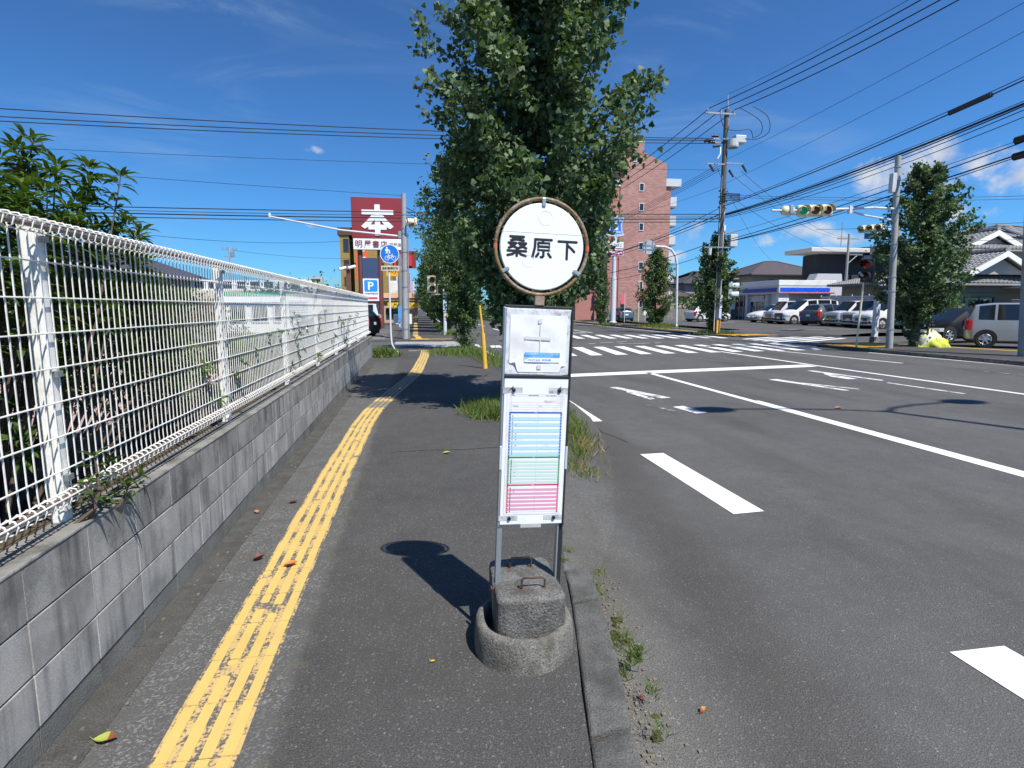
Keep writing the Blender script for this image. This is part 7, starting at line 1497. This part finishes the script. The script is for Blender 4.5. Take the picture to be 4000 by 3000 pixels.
# across the junction to the left
for i, (x, z, q) in enumerate(((16.7, 10.95, (-17.56, 29.44, 10.6)), (16.75, 10.85, (-18.09, 30.26, 10.5)), (16.8, 10.70, (-18.32, 30.6, 10.4)))):
    cable(('topmost black cable crossing the sky on the left', 'middle of the three black cables crossing the sky on the left', 'lowest of the three black cables crossing the sky on the left')[i], (x, 31.2, z), far(q, (x, 31.2, z), 1.6), .5, .022)
cable('thin wire below the three black cables on the left', (17.3, 31.3, 9.3), far((-15.96, 29.67, 8.9), (17.3, 31.3, 9.3), 1.5), .35, .010)
cable('thin wire ending at the top of the grey signal pole', (-.46, 29.4, 7.0), far((-16.68, 30.8, 8.0), (-.46, 29.4, 7.0), 1.8), .1, .010)
for i, (dz, r) in enumerate(((.0, .024), (-.12, .014), (-.21, .030), (-.34, .022))):
    a = (17.3, 31.2, 6.85 + dz * 1.2); cable(('uppermost of the four bundled low cables running left past the maroon sign', 'thin second cable of the bundle running left past the maroon sign', 'thick third cable of the bundle running left past the maroon sign', 'lowest of the four bundled low cables running left past the maroon sign')[i], a, far((-15.2, 30.4, 6.5 + dz * 1.1), a, 1.6), .25 + .03 * i, r, group='bundled low cables running left')
cable('short slack cable from the grey signal pole into the corner ginkgo', (-.45, 29.4, 6.5), (2.2, 33.5, 7.4), .5, .02)
cable('lower slack cable from the grey signal pole into the corner ginkgo', (-.45, 29.4, 6.3), (2.3, 33.8, 5.8), .1, .016)
# from the junction pole to the pole at the right edge
for a, c, sag, r, l in (((17.40, 31.3, 13.35), (18.25, 15.5, 12.74), .22, .011, 'thin top wire climbing to the upper right corner'),
                        ((16.3, 31.25, 12.55), (18.29, 15.5, 12.49), .22, .024, 'first thick line wire from the pole top to the upper right'),
                        ((17.05, 31.25, 12.55), (18.34, 15.5, 12.17), .22, .024, 'second thick line wire from the pole top to the upper right'),
                        ((17.85, 31.25, 12.55), (18.40, 15.5, 11.89), .22, .024, 'third thick line wire from the pole top to the upper right'),
                        ((17.6, 31.3, 9.9), (18.53, 15.5, 10.84), .10, .009, 'upper thin service wire crossing the sky on the right'),
                        ((17.6, 31.3, 8.6), (18.65, 15.5, 10.04), .10, .009, 'lower thin service wire crossing the sky on the right')):
    cable(l, a, c, sag, r)
sc = cable('double cable with a dark splice case near the right edge', (17.6, 31.2, 7.35), (18.86, 15.5, 8.66), .18, .024); MB().tube([(1.02, -12.9, .98), (1.14, -14.3, 1.13)], .085, 8).build('splice_case', M_box if False else mat('case_black', (.03, .03, .035), .5), sc)
cable('strand just above the double cable on the right', (17.6, 31.2, 7.43), (18.86, 15.5, 8.76), .16, .014)
for i, (z0, z1, r, sg) in enumerate(((6.85, 7.97, .040, .22), (6.80, 7.90, .022, .26), (6.72, 7.78, .016, .28), (6.66, 7.56, .014, .32), (6.9, 8.05, .012, .20))):
    cable(('thickest of the heavy bundled cables sloping up to the right edge', 'cable lashed right under the thickest bundled cable on the right', 'upper of two thin cables sagging below the heavy bundle', 'lower of two thin cables sagging below the heavy bundle', 'thin strand just above the heavy bundle on the right')[i], (17.6, 31.2, z0), (18.97, 15.5, z1), sg, r, group='heavy bundled cables on the right')
for i, (z0, z1, r, sg) in enumerate(((6.1, 6.85, .020, .16), (5.9, 6.50, .026, .16), (5.8, 6.44, .014, .24), (6.15, 6.93, .010, .12))):
    cable(('cable to the topmost splice case behind the hanging traffic light', 'thick lower cable to the lower splice case behind the hanging traffic light', 'thin slack cable under the two behind the hanging traffic light', 'thin upper strand behind the hanging traffic light')[i], (17.7, 31.2, z0 - .7 + .1 * i), (19.15, 15.5, z1), sg, r, group='lower cables behind the traffic light')
for z, l in ((6.45, 'upper black splice case hanging at the right edge'), (6.95, 'topmost black splice case hanging at the right edge')):
    s_ = thing('splice_case', l, 'cable box', (19.12, 15.9, z - .05)); MB().tube([(0, -.35, 0), (-.02, .35, -.02)], .12, 10).build('case', M_blk, s_, smooth=True, sharp=1)
# down the street on the right
for x, l in ((16.3, 'left'), (17.05, 'middle'), (17.85, 'right')): cable(l + ' line wire running away down the right side of the street', (x, 31.3, 12.5), (x - .1, 70, 12.35), .7, .024)
for i in range(4): cable(('topmost', 'second', 'third', 'lowest')[i] + ' of four parallel service wires running away down the street', (17.35, 31.5, 9.75 - .13 * i), (17.4, 70, 9.6 - .13 * i), .5, .013, group='service wires running down the street')
for i, (z, r) in enumerate(((6.85, .03), (6.7, .018), (5.4, .022), (4.8, .016), (7.2, .018))): cable(('thickest communication cable running away from the pole coils down the street', 'thin cable just under the thickest one running away down the street', 'lower communication cable crossing the middle of the red-brown block', 'lowest communication cable crossing the foot of the red-brown block', 'upper communication cable running away down the street')[i], (17.3, 31.4, z), (17.4, 70, z - .2), .5 + .08 * i, r, group='communication cables running down the street')
cable('thin wire sloping from the pole to the red-brown block', (17.3, 31.4, 8.4), (24.0, 68.5, 12.5), .3, .010)
# fan of service drops to the houses on the right
for a, c, l in (((18.5, 31.3, 9.3), (47.3, 57.4, 9.1), 'upper service drop slanting down to the black apartments'), ((17.9, 31.3, 9.1), (46.8, 57.4, 9.0), 'middle service drop slanting down to the black apartments'), ((17.7, 31.3, 8.0), (48.0, 57.4, 7.4), 'lower service drop slanting down to the black apartments'), ((17.0, 31.3, 9.4), (44, 66, 7.2), 'service drop slanting down to the brown hipped house')):
    cable(l, a, c, .8, .011)
for i in range(2): cable(('upper', 'lower')[i] + ' of two thin wires running level from the pole spacer to the far right', (17.9, 31.3, 7.95 - .12 * i), (46, 22, 8.0 - .2 * i), .5, .012, group='level wires to the far right')
cable('thin level wire behind the right-hand ginkgo', (30, 40, 7.4), (60, 20, 7.6), .3, .016); cable('thin level wire low over the tiled roofs', (34, 34, 5.9), (60, 16, 6.2), .2, .014)
cable('wire from the distant pole to the bookshop', (-22.3, 52, 7.5), (-5, 70, 9.5), .6, .018); cable('wire from the far pole to the hotel', (-22.9, 78, 8.7), (-8, 80, 8.0), .3, .018)
# drooping jumper loops on the junction pole
jl = thing('jumper_loop', 'looping black jumper wires hanging at the top of the junction pole', 'cable', (17.5, 31.2, 10.9), 0, GC)
for pts in ([(1.2, -.4, 1.75), (2.0, -.6, 1.2), (2.15, -.6, .4), (1.5, -.4, 0), (.9, -.3, .05)], [(.55, -.2, 1.7), (1.6, -.5, 1.0), (1.75, -.5, .35), (1.3, -.4, .05)], [(-.6, -.2, 1.3), (-.4, -.3, .6), (.3, -.3, .45), (1.1, -.4, .5), (1.3, -.4, .1)]):
    c = []
    for i in range(len(pts) - 1):
        p0 = Vector(pts[max(i - 1, 0)]); p1 = Vector(pts[i]); p2 = Vector(pts[i + 1]); p3 = Vector(pts[min(i + 2, len(pts) - 1)])
        for k in range(6): u = k / 6; c.append(.5 * ((2 * p1) + (p2 - p0) * u + (2 * p0 - 5 * p1 + 4 * p2 - p3) * u * u + (3 * p1 - p0 - 3 * p2 + p3) * u ** 3))
    c.append(Vector(pts[-1])); MB().tube(c, .02, 5).build('loop', M_cable, jl, smooth=True, sharp=2)
